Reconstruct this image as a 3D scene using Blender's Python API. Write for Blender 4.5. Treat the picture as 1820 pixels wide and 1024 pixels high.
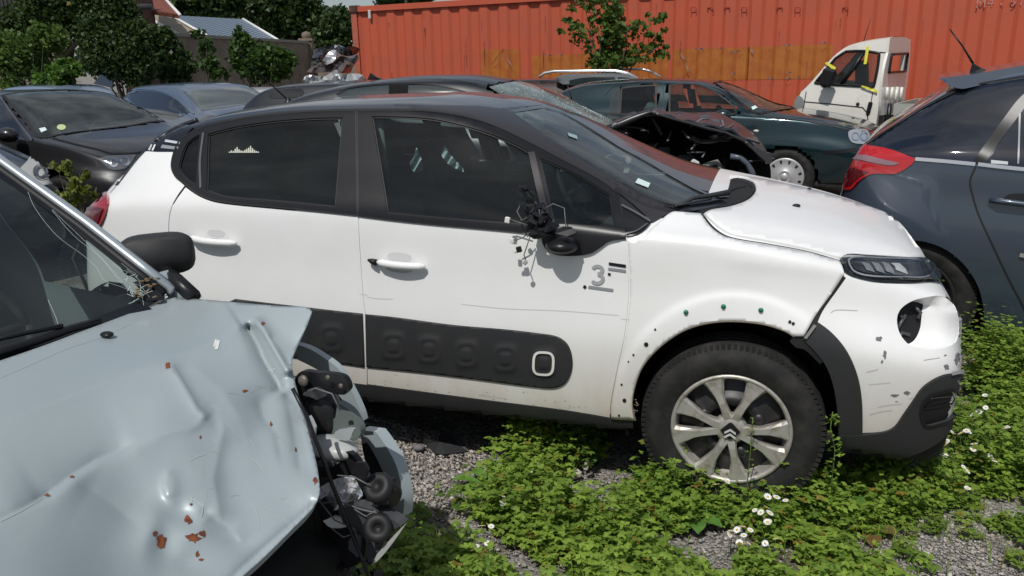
import bpy, math, random
import numpy as np
from mathutils import Vector, Matrix
from mathutils.bvhtree import BVHTree
from mathutils.geometry import delaunay_2d_cdt
for o in list(bpy.data.objects): bpy.data.objects.remove(o)
S = bpy.context.scene
COL = S.collection
R = math.radians
# ---------------- camera ----------------
FPX, PITCH, ROLL, CH = 1400.0, R(15.83), R(-1.3), 1.563
cam = bpy.data.cameras.new('camera'); camo = bpy.data.objects.new('camera', cam); COL.objects.link(camo)
cam.sensor_width = 36; cam.sensor_fit = 'HORIZONTAL'; cam.lens = 36*FPX/1820
cam.clip_start = 0.02; cam.clip_end = 3000
_cr, _sr, _cp, _sp = math.cos(ROLL), math.sin(ROLL), math.cos(PITCH), math.sin(PITCH)
def ray(u, v):
    """direction in the world of the line of sight through a pixel of the 1820 x 1024 photograph"""
    a0 = (u-910)/FPX; b0 = (512-v)/FPX
    a = a0*_cr-b0*_sr; b = a0*_sr+b0*_cr
    return Vector((a, _cp+b*_sp, -_sp+b*_cp))
def project(p):
    wz = p[2]-CH; d = p[1]*_cp-wz*_sp; x = p[0]; y = p[1]*_sp+wz*_cp
    return (910+FPX*(x*_cr+y*_sr)/d, 512-FPX*(-x*_sr+y*_cr)/d)
CAM = Vector((0, 0, CH))
_f = (ray(910, 512)).normalized(); _r = (ray(911, 512)-ray(910, 512)).normalized(); _u = _r.cross(_f)
camo.matrix_world = Matrix(((_r.x, _u.x, -_f.x, 0), (_r.y, _u.y, -_f.y, 0), (_r.z, _u.z, -_f.z, CH), (0, 0, 0, 1)))
S.camera = camo
# ---------------- light ----------------
SUN_EL, SUN_AZ = R(56), R(205)
w = bpy.data.worlds.new("World"); S.world = w; w.use_nodes = True
nt = w.node_tree; nt.nodes.clear()
def N(nt, t, **k):
    n = nt.nodes.new(t)
    for a, b in k.items():
        if a in n.inputs: n.inputs[a].default_value = b
        else: setattr(n, a, b)
    return n
wo = N(nt, 'ShaderNodeOutputWorld'); bg = N(nt, 'ShaderNodeBackground'); sky = N(nt, 'ShaderNodeTexSky')
sky.sky_type = 'NISHITA'; sky.sun_disc = False; sky.sun_elevation = SUN_EL; sky.sun_rotation = SUN_AZ; sky.altitude = 50; sky.dust_density = 1.2
bg.inputs['Strength'].default_value = 0.085
tc = N(nt, 'ShaderNodeTexCoord'); mp = N(nt, 'ShaderNodeMapping'); mp.inputs['Scale'].default_value = (1.2, 1.2, 3.2)
nz = N(nt, 'ShaderNodeTexNoise', Scale=1.7, Detail=9.0, Roughness=0.56, Distortion=.25)
rp = N(nt, 'ShaderNodeValToRGB'); rp.color_ramp.elements[0].position = .43; rp.color_ramp.elements[1].position = .62
nz2 = N(nt, 'ShaderNodeTexNoise', Scale=3.1, Detail=7.0, Roughness=0.6)
rp2 = N(nt, 'ShaderNodeValToRGB')
rp2.color_ramp.elements[0].position = .35; rp2.color_ramp.elements[0].color = (4.2, 4.6, 5.2, 1)
rp2.color_ramp.elements[1].position = .7; rp2.color_ramp.elements[1].color = (9.5, 9.6, 9.8, 1)
mx = N(nt, 'ShaderNodeMix', data_type='RGBA')
L = nt.links.new
L(tc.outputs['Generated'], mp.inputs['Vector']); L(mp.outputs[0], nz.inputs['Vector']); L(mp.outputs[0], nz2.inputs['Vector'])
L(nz.outputs[0], rp.inputs[0]); L(nz2.outputs[0], rp2.inputs[0]); L(rp.outputs[0], mx.inputs['Factor'])
L(sky.outputs[0], mx.inputs['A']); L(rp2.outputs[0], mx.inputs['B']); L(mx.outputs['Result'], bg.inputs['Color']); L(bg.outputs[0], wo.inputs['Surface'])
sl = bpy.data.lights.new('sun', 'SUN'); sl.energy = 3.8; sl.angle = R(0.5); sl.color = (1, .975, .93)
so = bpy.data.objects.new('sun', sl); COL.objects.link(so)
sd = Vector((math.sin(SUN_AZ)*math.cos(SUN_EL), math.cos(SUN_AZ)*math.cos(SUN_EL), math.sin(SUN_EL)))
so.rotation_euler = (-sd).to_track_quat('-Z', 'Y').to_euler(); so.location = sd*30
S.view_settings.view_transform = 'Standard'; S.view_settings.look = 'None'; S.view_settings.exposure = -0.25; S.view_settings.gamma = 1
S.cycles.max_bounces = 6; S.cycles.transparent_max_bounces = 12; S.cycles.diffuse_bounces = 3; S.cycles.glossy_bounces = 4
S.cycles.caustics_reflective = False; S.cycles.caustics_refractive = False
S.cycles.sample_clamp_indirect = 6
# ---------------- materials ----------------
MATS = {}
def mat(name, col, rough=.5, metal=0, coat=0, spec=.5, noise=None, bump=None, alpha=None, dirt=None, crough=.03):
    """noise=(scale, second colour, low, high); bump=(scale, strength, distance); dirt=(colour, z top, amount)"""
    if name in MATS: return MATS[name]
    m = bpy.data.materials.new(name); m.use_nodes = True; nt = m.node_tree; b = nt.nodes['Principled BSDF']
    b.inputs['Base Color'].default_value = (*col, 1); b.inputs['Roughness'].default_value = rough
    b.inputs['Metallic'].default_value = metal; b.inputs['Coat Weight'].default_value = coat; b.inputs['Coat Roughness'].default_value = crough
    b.inputs['Specular IOR Level'].default_value = spec
    tc = N(nt, 'ShaderNodeTexCoord'); L = nt.links.new
    colsock = None
    if noise:
        n = N(nt, 'ShaderNodeTexNoise', Scale=noise[0], Detail=8.0, Roughness=.62); r = N(nt, 'ShaderNodeValToRGB')
        r.color_ramp.elements[0].position = noise[2]; r.color_ramp.elements[1].position = noise[3]
        x = N(nt, 'ShaderNodeMix', data_type='RGBA'); x.inputs['A'].default_value = (*col, 1); x.inputs['B'].default_value = (*noise[1], 1)
        L(tc.outputs['Object'], n.inputs['Vector']); L(n.outputs[0], r.inputs[0]); L(r.outputs[0], x.inputs['Factor']); colsock = x.outputs['Result']
    if dirt:
        sp = N(nt, 'ShaderNodeSeparateXYZ'); L(tc.outputs['Object'], sp.inputs[0])
        n = N(nt, 'ShaderNodeTexNoise', Scale=6.0, Detail=9.0, Roughness=.65); mp = N(nt, 'ShaderNodeMapping'); mp.inputs['Scale'].default_value = (1, 1, .35)
        L(tc.outputs['Object'], mp.inputs[0]); L(mp.outputs[0], n.inputs['Vector'])
        mr = N(nt, 'ShaderNodeMapRange'); mr.inputs['From Min'].default_value = dirt[1]; mr.inputs['From Max'].default_value = dirt[1]-.35; L(sp.outputs['Z'], mr.inputs['Value'])
        mu = N(nt, 'ShaderNodeMath', operation='MULTIPLY'); L(mr.outputs[0], mu.inputs[0]); L(n.outputs[0], mu.inputs[1])
        ad = N(nt, 'ShaderNodeMath', operation='MULTIPLY'); ad.inputs[1].default_value = dirt[2]; ad.use_clamp = True; L(mu.outputs[0], ad.inputs[0])
        x = N(nt, 'ShaderNodeMix', data_type='RGBA'); x.inputs['A'].default_value = (*col, 1); x.inputs['B'].default_value = (*dirt[0], 1)
        if colsock: L(colsock, x.inputs['A'])
        L(ad.outputs[0], x.inputs['Factor']); colsock = x.outputs['Result']
        mr2 = N(nt, 'ShaderNodeMapRange'); mr2.inputs['To Min'].default_value = rough; mr2.inputs['To Max'].default_value = .8
        L(ad.outputs[0], mr2.inputs['Value']); L(mr2.outputs[0], b.inputs['Roughness'])
        if coat:
            mr3 = N(nt, 'ShaderNodeMapRange'); mr3.inputs['To Min'].default_value = coat; mr3.inputs['To Max'].default_value = .0
            L(ad.outputs[0], mr3.inputs['Value']); L(mr3.outputs[0], b.inputs['Coat Weight'])
    if colsock: L(colsock, b.inputs['Base Color'])
    if bump:
        n = N(nt, 'ShaderNodeTexNoise', Scale=bump[0], Detail=6.0, Roughness=.6); bp = N(nt, 'ShaderNodeBump'); bp.inputs['Strength'].default_value = bump[1]; bp.inputs['Distance'].default_value = bump[2]
        L(tc.outputs['Object'], n.inputs['Vector']); L(n.outputs[0], bp.inputs['Height']); L(bp.outputs[0], b.inputs['Normal'])
    MATS[name] = m; return m
def glass(name, tint, rough=.0, ior=1.5, mixk=1.0, dust_haze=.0):
    m = bpy.data.materials.new(name); m.use_nodes = True; nt = m.node_tree; nt.nodes.clear(); L = nt.links.new
    o = N(nt, 'ShaderNodeOutputMaterial'); t = N(nt, 'ShaderNodeBsdfTransparent'); g = N(nt, 'ShaderNodeBsdfGlossy'); f = N(nt, 'ShaderNodeFresnel'); x = N(nt, 'ShaderNodeMixShader')
    t.inputs[0].default_value = (*tint, 1); g.inputs['Roughness'].default_value = rough; f.inputs['IOR'].default_value = ior
    L(f.outputs[0], x.inputs[0]); L(t.outputs[0], x.inputs[1]); L(g.outputs[0], x.inputs[2])
    last = x
    if dust_haze:
        d = N(nt, 'ShaderNodeBsdfDiffuse'); d.inputs[0].default_value = (.42, .5, .5, 1); y = N(nt, 'ShaderNodeMixShader')
        tc = N(nt, 'ShaderNodeTexCoord'); n = N(nt, 'ShaderNodeTexNoise', Scale=5.0, Detail=8.0); mr = N(nt, 'ShaderNodeMapRange'); mr.inputs['From Min'].default_value = .3; mr.inputs['From Max'].default_value = .75
        mr.inputs['To Min'].default_value = dust_haze*.5; mr.inputs['To Max'].default_value = dust_haze*1.5
        L(tc.outputs['Object'], n.inputs['Vector']); L(n.outputs[0], mr.inputs['Value']); L(mr.outputs[0], y.inputs[0]); L(x.outputs[0], y.inputs[1]); L(d.outputs[0], y.inputs[2]); last = y
    L(last.outputs[0], o.inputs[0]); MATS[name] = m; return m
# ---------------- object helpers ----------------
def link(name, me, m=None, parent=None):
    o = bpy.data.objects.new(name, me); COL.objects.link(o)
    if m is not None:
        for q in (m if isinstance(m, (list, tuple)) else [m]): me.materials.append(q)
    if parent is not None: o.parent = parent
    return o
def empty(name, label, cat, loc=(0, 0, 0), rz=0, group=None):
    o = bpy.data.objects.new(name, None); COL.objects.link(o); o.location = loc; o.rotation_euler = (0, 0, rz); o.empty_display_size = .1
    o['label'] = label; o['category'] = cat
    if group: o['group'] = group
    return o
def tag(o, label=None, cat=None, group=None, kind=None):
    if label: o['label'] = label
    if cat: o['category'] = cat
    if group: o['group'] = group
    if kind: o['kind'] = kind
    return o
class MB:
    """collects shapes into one mesh"""
    def __init__(s): s.v = []; s.f = []; s.mi = []; s.smooth = []
    def add(s, vs, fs, mi=0, smooth=False):
        n = len(s.v); s.v += [tuple(p) for p in vs]; s.f += [tuple(i+n for i in f) for f in fs]; s.mi += [mi]*len(fs); s.smooth += [smooth]*len(fs); return s
    def box(s, c, d, rot=None, mi=0, bev=0):
        x, y, z = d[0]/2, d[1]/2, d[2]/2
        if bev:
            b = min(bev, x, y, z); vs = []; 
            for sx in (-1, 1):
                for sy in (-1, 1):
                    for sz in (-1, 1):
                        vs += [(sx*x, sy*(y-b), sz*(z-b)), (sx*(x-b), sy*y, sz*(z-b)), (sx*(x-b), sy*(y-b), sz*z)]
            import bmesh
            bm = bmesh.new(); [bm.verts.new(p) for p in vs]; r = bmesh.ops.convex_hull(bm, input=bm.verts); bm.verts.index_update()
            fs = [[v.index for v in f.verts] for f in bm.faces]; vs = [v.co.copy() for v in bm.verts]; bm.free()
        else:
            vs = [Vector((sx*x, sy*y, sz*z)) for sx in (-1, 1) for sy in (-1, 1) for sz in (-1, 1)]
            fs = [(0, 1, 3, 2), (4, 6, 7, 5), (0, 4, 5, 1), (2, 3, 7, 6), (0, 2, 6, 4), (1, 5, 7, 3)]
        M = rot if rot is not None else Matrix.Identity(3)
        return s.add([M @ Vector(p)+Vector(c) for p in vs], fs, mi)
    def tube(s, pts, r, n=8, mi=0, cap=True):
        pts = [Vector(p) for p in pts]; rs = r if isinstance(r, (list, tuple)) else [r]*len(pts); vs = []; fs = []
        t0 = (pts[1]-pts[0]).normalized(); a = t0.orthogonal().normalized()
        for i, p in enumerate(pts):
            t = ((pts[min(i+1, len(pts)-1)]-pts[max(i-1, 0)])).normalized(); a = (a-t*a.dot(t)).normalized(); b = t.cross(a)
            for k in range(n): an = 2*math.pi*k/n; vs.append(p+(a*math.cos(an)+b*math.sin(an))*rs[i])
        for i in range(len(pts)-1):
            for k in range(n): fs.append((i*n+k, i*n+(k+1) % n, (i+1)*n+(k+1) % n, (i+1)*n+k))
        if cap: fs.append(tuple(range(n-1, -1, -1))); fs.append(tuple((len(pts)-1)*n+k for k in range(n)))
        return s.add(vs, fs, mi, True)
    def lathe(s, prof, origin, axis=(0, 1, 0), n=48, mi=0, a0=0, a1=2*math.pi):
        """prof: (radius, along axis)"""
        ax = Vector(axis).normalized(); a = ax.orthogonal().normalized(); b = ax.cross(a); o = Vector(origin); vs = []; fs = []
        if abs(ax.y) > .9: a = Vector((1, 0, 0)); b = Vector((0, 0, 1))
        full = abs(a1-a0-2*math.pi) < 1e-6; m = n if full else n+1
        for k in range(m):
            an = a0+(a1-a0)*k/n
            for r_, h in prof: vs.append(o+(a*math.cos(an)+b*math.sin(an))*r_+ax*h)
        q = len(prof)
        for k in range(n):
            k2 = (k+1) % m
            for j in range(q-1): fs.append((k*q+j, k2*q+j, k2*q+j+1, k*q+j+1))
        return s.add(vs, fs, mi, True)
    def sphere(s, c, r, n=10, mi=0, sc=(1, 1, 1), jit=0, seed=0):
        rnd = random.Random(seed); vs = []; fs = []
        for i in range(n+1):
            for k in range(2*n):
                th = math.pi*i/n; ph = math.pi*k/n; q = 1+(rnd.random()-.5)*jit
                vs.append((c[0]+r*q*sc[0]*math.sin(th)*math.cos(ph), c[1]+r*q*sc[1]*math.sin(th)*math.sin(ph), c[2]+r*q*sc[2]*math.cos(th)))
        for i in range(n):
            for k in range(2*n): fs.append((i*2*n+k, (i+1)*2*n+k, (i+1)*2*n+(k+1) % (2*n), i*2*n+(k+1) % (2*n)))
        return s.add(vs, fs, mi, True)
    def rock(s, c, d, seed, mi=0):
        import bmesh
        rnd = random.Random(seed); bm = bmesh.new()
        for _ in range(14): v = Vector((rnd.gauss(0, 1), rnd.gauss(0, 1), rnd.gauss(0, 1))).normalized(); bm.verts.new(Vector(c)+Vector((v.x*d[0], v.y*d[1], v.z*d[2])))
        bmesh.ops.convex_hull(bm, input=bm.verts); bm.verts.index_update(); vs = [v.co.copy() for v in bm.verts]; fs = [[v.index for v in f.verts] for f in bm.faces]; bm.free(); return s.add(vs, fs, mi)
    def prism(s, poly, thick, M=None, mi=0):
        """poly: 2d points in x,y extruded along z by thick, then M"""
        n = len(poly); vs = [Vector((x, y, 0)) for x, y in poly]+[Vector((x, y, thick)) for x, y in poly]
        fs = [tuple(range(n-1, -1, -1)), tuple(range(n, 2*n))]+[(i, (i+1) % n, n+(i+1) % n, n+i) for i in range(n)]
        if M is not None: vs = [M @ p for p in vs]
        return s.add(vs, fs, mi)
    def build(s, name, m=None, parent=None):
        me = bpy.data.meshes.new(name); me.from_pydata([tuple(v) for v in s.v], [], s.f); me.update()
        if len(me.polygons) == len(s.mi):
            me.polygons.foreach_set('material_index', s.mi); me.polygons.foreach_set('use_smooth', s.smooth)
        return link(name, me, m, parent)
def np_mesh(name, V, F, m=None, parent=None, col=None, smooth=False):
    """fast mesh from arrays; F is (n,3) or (n,4)"""
    V = np.asarray(V, np.float32); F = np.asarray(F, np.int32); k = F.shape[1]
    me = bpy.data.meshes.new(name); me.vertices.add(len(V)); me.vertices.foreach_set('co', V.ravel())
    me.loops.add(F.size); me.loops.foreach_set('vertex_index', F.ravel()); me.polygons.add(len(F))
    me.polygons.foreach_set('loop_start', np.arange(0, F.size, k, dtype=np.int32)); me.polygons.foreach_set('loop_total', np.full(len(F), k, np.int32))
    if smooth: me.polygons.foreach_set('use_smooth', np.ones(len(F), bool))
    me.update(calc_edges=True)
    if col is not None:
        at = me.color_attributes.new('tone', 'FLOAT_COLOR', 'POINT'); c = np.ones((len(V), 4), np.float32); c[:, :3] = np.asarray(col)[:, :3]; at.data.foreach_set('color', c.ravel())
    return link(name, me, m, parent)
# ---------------- outlines ----------------
def path(txt, step=8, closed=True):
    """'x,y x,y* ...' pixel outline, smooth except at the points marked with a star"""
    P = []; C = []
    for t in txt.split():
        c = t.endswith('*'); x, y = t.rstrip('*').split(','); P.append((float(x), float(y))); C.append(c)
    n = len(P); out = []
    P = [np.array(p) for p in P]
    for i in range(n if closed else n-1):
        p1, p2 = P[i], P[(i+1) % n]
        p0 = P[i-1] if (closed or i > 0) else p1; p3 = P[(i+2) % n] if (closed or i+2 < n) else p2
        d = np.linalg.norm(p2-p1)
        m1 = (p2-p0)/max(np.linalg.norm(p2-p1)+np.linalg.norm(p1-p0), 1e-6)*d if not C[i] else None
        m2 = (p3-p1)/max(np.linalg.norm(p3-p2)+np.linalg.norm(p2-p1), 1e-6)*d if not C[(i+1) % n] else None
        if m1 is None and m2 is None: m1 = m2 = p2-p1
        elif m1 is None: m1 = 1.5*(p2-p1)-.5*m2
        elif m2 is None: m2 = 1.5*(p2-p1)-.5*m1
        k = max(1, int(math.ceil(d/step)))
        for j in range(k):
            t = j/k; t2 = t*t; t3 = t2*t
            out.append((2*t3-3*t2+1)*p1+(t3-2*t2+t)*m1+(-2*t3+3*t2)*p2+(t3-t2)*m2)
    if not closed: out.append(P[-1])
    return np.array(out)
def inpoly(pts, poly):
    pts = np.atleast_2d(pts); x, y = pts[:, 0], pts[:, 1]; r = np.zeros(len(pts), bool); n = len(poly); j = n-1
    for i in range(n):
        xi, yi = poly[i]; xj, yj = poly[j]
        if yi != yj: r ^= ((yi > y) != (yj > y)) & (x < (xj-xi)*(y-yi)/(yj-yi)+xi)
        j = i
    return r
def ell(cx, cy, rx, ry, n=20, rot=0, p=2.0):
    o = []
    for k in range(n):
        a = 2*math.pi*k/n; c, s = math.cos(a), math.sin(a); x = rx*math.copysign(abs(c)**(2/p), c); y = ry*math.copysign(abs(s)**(2/p), s)
        o.append((cx+x*math.cos(rot)-y*math.sin(rot), cy+x*math.sin(rot)+y*math.cos(rot)))
    return np.array(o)
def grid_tri(outer, holes, step):
    lo, hi = outer.min(0), outer.max(0)
    g = np.array([(x+(step/2 if j % 2 else 0), y) for j, y in enumerate(np.arange(lo[1]+step*.5, hi[1], step*.87)) for x in np.arange(lo[0]+step*.3, hi[0], step)]).reshape(-1, 2)
    if len(g):
        k = inpoly(g, outer)
        for h in holes: k &= ~inpoly(g, h)
        g = g[k]
        B = np.vstack([outer]+list(holes))
        if len(g): g = g[(((g[:, None]-B[None])**2).sum(-1).min(1)) > (step*.45)**2]
    vs = []; es = []
    for lp in [outer]+list(holes):
        n0 = len(vs); vs += [Vector(p) for p in lp]; es += [(n0+i, n0+(i+1) % len(lp)) for i in range(len(lp))]
    nb = len(vs); vs += [Vector(p) for p in g]
    rv, re, rf, ov, oe, of = delaunay_2d_cdt(vs, es, [], 0, 1e-4)
    rv = np.array([tuple(p) for p in rv]); rf = [f for f in rf if len(f) == 3]
    cen = np.array([rv[list(f)].mean(0) for f in rf]); k = inpoly(cen, outer)
    for h in holes: k &= ~inpoly(cen, h)
    F = [f for f, q in zip(rf, k) if q]
    # orient: pixel y is down, so a clockwise triangle on screen faces the viewer
    G = []
    for f in F:
        a, b, c = rv[f[0]], rv[f[1]], rv[f[2]]
        G.append(tuple(f) if (b[0]-a[0])*(c[1]-a[1])-(b[1]-a[1])*(c[0]-a[0]) < 0 else (f[0], f[2], f[1]))
    return rv, G
def pchip(x, y, xs):
    x = np.asarray(x, float); y = np.asarray(y, float); h = np.diff(x); d = np.diff(y)/h; m = np.zeros(len(x))
    for i in range(1, len(x)-1):
        if d[i-1]*d[i] > 0: w1 = 2*h[i]+h[i-1]; w2 = h[i]+2*h[i-1]; m[i] = (w1+w2)/(w1/d[i-1]+w2/d[i])
    m[0] = d[0]; m[-1] = d[-1]
    k = np.clip(np.searchsorted(x, xs)-1, 0, len(x)-2); t = (xs-x[k])/h[k]
    return (2*t**3-3*t**2+1)*y[k]+(t**3-2*t**2+t)*h[k]*m[k]+(-2*t**3+3*t**2)*y[k+1]+(t**3-t**2)*h[k]*m[k+1]
# ---------------- a car body ----------------
class Car:
    """local frame: x forward from the front axle, y away from the camera side, z up"""
    def __init__(s, name, label, cat, x, y, yaw, width, z=0, group=None):
        s.root = empty(name, label, cat, (x, y, z), -R(yaw), group); s.W = width; s.yc = width/2; s.x, s.y, s.z, s.t = x, y, z, R(yaw)
        s.o = s.loc(CAM)
    def loc(s, p):
        dx, dy = p[0]-s.x, p[1]-s.y; c, q = math.cos(s.t), math.sin(s.t)
        return Vector((dx*c-dy*q, dx*q+dy*c, p[2]-s.z))
    def world(s, p):
        c, q = math.cos(s.t), math.sin(s.t)
        return Vector((s.x+p[0]*c+p[1]*q, s.y-p[0]*q+p[1]*c, p[2]+s.z))
    def dir(s, u, v):
        d = ray(u, v); c, q = math.cos(s.t), math.sin(s.t)
        return Vector((d[0]*c-d[1]*q, d[0]*q+d[1]*c, d[2])).normalized()
    def Y(s, u, v, y): d = s.dir(u, v); return s.o+d*((y-s.o.y)/d.y)
    def Z(s, u, v, z): d = s.dir(u, v); return s.o+d*((z-s.o.z)/d.z)
    def X(s, u, v, x): d = s.dir(u, v); return s.o+d*((x-s.o.x)/d.x)
    def shell(s, rows, nx=110, nu=9):
        """rows: x, z bottom, half width sill, half width widest, z widest, half width belt, z belt, half width roof edge, z roof edge, z roof centre"""
        A = np.array(rows, float); x0, x1 = A[0, 0], A[-1, 0]
        t = np.linspace(0, 1, nx); xs = x0+(x1-x0)*(t*.72+.28*(.5-.5*np.cos(math.pi*t))); xs[0], xs[-1] = x0, x1
        P = np.array([pchip(A[:, 0], A[:, i], xs) for i in range(1, 10)]).T
        ring = []
        for r in P:
            zb, hs, hw, zm, hb, zk, hr, ze, zc = r
            py = [0, hs*.8, hs, (hs+hw)/2+.012, hw, hb+(hw-hb)*.42, hb, hb+(hr-hb)*.5, hr, hr*.93-.03, hr*.5, 0]
            pz = [zb, zb, zb+.04, zb+.04+(zm-zb-.04)*.42, zm, zm+(zk-zm)*.55, zk, zk+(ze-zk)*.5, ze, ze+(zc-ze)*.45, ze+(zc-ze)*.88, zc]
            k = np.arange(12.); q = np.linspace(0, 11, 11*nu+1); yy = pchip(k, py, q); zz = pchip(k, pz, q)
            ring.append(np.c_[np.r_[yy, -yy[-2:0:-1]], np.r_[zz, zz[-2:0:-1]]])
        ring = np.array(ring); m = ring.shape[1]
        V = np.zeros((nx, m, 3)); V[:, :, 0] = xs[:, None]; V[:, :, 1] = s.yc-ring[:, :, 0]; V[:, :, 2] = ring[:, :, 1]
        s.V = V.reshape(-1, 3); F = []
        for i in range(nx-1):
            for k in range(m): F.append((i*m+k, i*m+(k+1) % m, (i+1)*m+(k+1) % m, (i+1)*m+k))
        F.append(tuple(range(m-1, -1, -1))); F.append(tuple((nx-1)*m+k for k in range(m)))
        s.F = F
        me = bpy.data.meshes.new('tmp'); me.from_pydata([tuple(v) for v in s.V], [], F); me.update()
        import bmesh
        bm = bmesh.new(); bm.from_mesh(me); bmesh.ops.recalc_face_normals(bm, faces=bm.faces); bm.verts.ensure_lookup_table(); bm.normal_update()
        s.VN = np.array([tuple(v.normal) for v in bm.verts]); s.F = [tuple(v.index for v in f.verts) for f in bm.faces]
        bm.free(); bpy.data.meshes.remove(me)
        s.tri = []; 
        for f in s.F:
            if len(f) == 4: s.tri += [(f[0], f[1], f[2]), (f[0], f[2], f[3])]
        s.bvh = BVHTree.FromPolygons([tuple(v) for v in s.V], s.tri)
        s.Vl = [Vector(v) for v in s.V]; s.Nl = [Vector(v) for v in s.VN]
    def _n(s, i, p):
        a, b, c = s.tri[i]; A, B, C = s.Vl[a], s.Vl[b], s.Vl[c]
        v0 = B-A; v1 = C-A; v2 = p-A; d00 = v0.dot(v0); d01 = v0.dot(v1); d11 = v1.dot(v1); d20 = v2.dot(v0); d21 = v2.dot(v1); dn = d00*d11-d01*d01
        if abs(dn) < 1e-14: return s.Nl[a]
        v = (d11*d20-d01*d21)/dn; w_ = (d00*d21-d01*d20)/dn
        return (s.Nl[a]*(1-v-w_)+s.Nl[b]*v+s.Nl[c]*w_).normalized()
    def hit(s, u, v):
        d = s.dir(u, v); h = s.bvh.ray_cast(s.o, d)
        if h[0] is not None:
            n = s._n(h[2], h[0]); return h[0], n
        # the line of sight misses: take the point of the body it passes closest to
        best = None; t = (Vector((-1.2, s.yc, .8))-s.o).length
        for _ in range(14):
            p = s.o+d*t; q, n, i, ds = s.bvh.find_nearest(p)
            if best is None or ds < best[0]: best = (ds, q, i)
            t2 = (q-s.o).dot(d)
            if abs(t2-t) < 1e-4: break
            t = t2
        return best[1], s._n(best[2], best[1])
    def panel(s, name, outline, m, off=.004, step=9, holes=(), rim=.008, parent=None, disp=None, closed_back=False, mirror=False):
        outer = path(outline, step) if isinstance(outline, str) else np.array(outline)
        hs = [path(h, step) if isinstance(h, str) else np.array(h) for h in holes]
        rv, F = grid_tri(outer, hs, step)
        P = []; Nn = []
        for u, v in rv:
            p, n = s.hit(u, v); d = off if not callable(off) else off(u, v)
            if disp: d += disp(u, v)
            P.append(p+n*d); Nn.append(n)
        if mirror:
            P = [Vector((p.x, s.W-p.y, p.z)) for p in P]; Nn = [Vector((n.x, -n.y, n.z)) for n in Nn]; F = [(a, c, b) for a, b, c in F]
        nv = len(P); faces = [tuple(f) for f in F]; nf = len(faces)
        if rim:
            ec = {}
            for f in faces:
                for a, b in ((f[0], f[1]), (f[1], f[2]), (f[2], f[0])): ec[(a, b)] = 1
            bd = [(a, b) for (a, b) in ec if (b, a) not in ec]; mp_ = {}
            for a, b in bd:
                for q in (a, b):
                    if q not in mp_: mp_[q] = len(P); P.append(P[q]-Nn[q]*rim)
            faces += [(b, a, mp_[a], mp_[b]) for a, b in bd]
        me = bpy.data.meshes.new(name); me.from_pydata([tuple(p) for p in P], [], faces); me.update()
        me.polygons.foreach_set('use_smooth', [i < nf for i in range(len(faces))])
        if not disp:
            ln = []
            for pl in me.polygons:
                for vi in pl.vertices: ln.append(tuple(Nn[vi]) if pl.index < nf else tuple(pl.normal))
            me.normals_split_custom_set(ln)
        return link(name, me, m, parent if parent is not None else s.root)
    def ribbon(s, mb, txt, wd, off=.0015, step=7, closed=False, mi=0):
        """narrow band of width wd metres lying on the body, added to mb"""
        P = path(txt, step, closed) if isinstance(txt, str) else np.array(txt); pts = [s.hit(u, v) for u, v in P]; n = len(pts); vs = []
        for i in range(n):
            a = pts[(i-1) % n if closed else max(i-1, 0)][0]; b = pts[(i+1) % n if closed else min(i+1, n-1)][0]
            t = (b-a); nn = pts[i][1]
            if t.length < 1e-6: t = Vector((1, 0, 0))
            sd_ = t.normalized().cross(nn).normalized(); w_ = wd[0]+(wd[1]-wd[0])*i/(n-1) if isinstance(wd, tuple) else wd
            vs += [pts[i][0]+nn*off-sd_*w_/2, pts[i][0]+nn*off+sd_*w_/2]
        fs = [(2*i, 2*i+1, 2*i+3, 2*i+2) for i in range(n-1)]
        if closed: fs.append((2*n-2, 2*n-1, 1, 0))
        mb.add(vs, fs, mi, True)
    def bar(s, mb, txt, r, off=0, step=7, closed=False, n=6, mi=0):
        P = path(txt, step, closed); pts = [s.hit(u, v) for u, v in P]; pts = [p+q*off for p, q in pts]
        if closed: pts.append(pts[0])
        mb.tube(pts, r, n, mi)
    def skin(s, groups, cut=(), arches=(), near_only=False):
        """shell faces split into named parts. groups: [(name, material, test(centre)->bool)], cut: pixel polygons removed on both sides, arches: (x, z, r)"""
        V = s.V; cen = np.array([V[list(f)].mean(0) for f in s.F]); keep = np.ones(len(s.F), bool)
        for ax, az, ar in arches:
            keep &= ~((((cen[:, 0]-ax)**2+(cen[:, 2]-az)**2) < ar*ar) & (np.abs(cen[:, 1]-s.yc) > s.yc-.34))
        if cut:
            pa = np.array([project(s.world(v)) for v in V]); Vm = V.copy(); Vm[:, 1] = s.W-Vm[:, 1]; pb = np.array([project(s.world(v)) for v in Vm])
            tow = np.array([(s.VN[i]*(np.array(s.o)-V[i])).sum() > 0 for i in range(len(V))])
            flip = np.array([(s.VN[i]*np.array([1, -1, 1])*(np.array(s.o)-Vm[i])).sum() > 0 for i in range(len(V))])
            for c, both in cut:
                c = path(c, 9) if isinstance(c, str) else c
                ia = inpoly(pa, c) & tow; ib = inpoly(pb, c) & flip if both else np.zeros(len(V), bool)
                for k, f in enumerate(s.F):
                    if len(f) == 4 and (any(ia[j] for j in f) or any(ib[j] for j in f)): keep[k] = False
        done = ~keep; out = {}
        for name, m, test in groups:
            sel = [k for k in range(len(s.F)) if not done[k] and test(cen[k])]
            for k in sel: done[k] = True
            used = sorted({i for k in sel for i in s.F[k]}); mp_ = {i: j for j, i in enumerate(used)}
            me = bpy.data.meshes.new(name); me.from_pydata([tuple(V[i]) for i in used], [], [tuple(mp_[i] for i in s.F[k]) for k in sel]); me.update()
            me.polygons.foreach_set('use_smooth', [True]*len(me.polygons))
            ln = [tuple(s.VN[used[vi]]) for pl in me.polygons for vi in pl.vertices]
            me.normals_split_custom_set(ln)
            out[name] = link(name, me, m, s.root)
        return out
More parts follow.
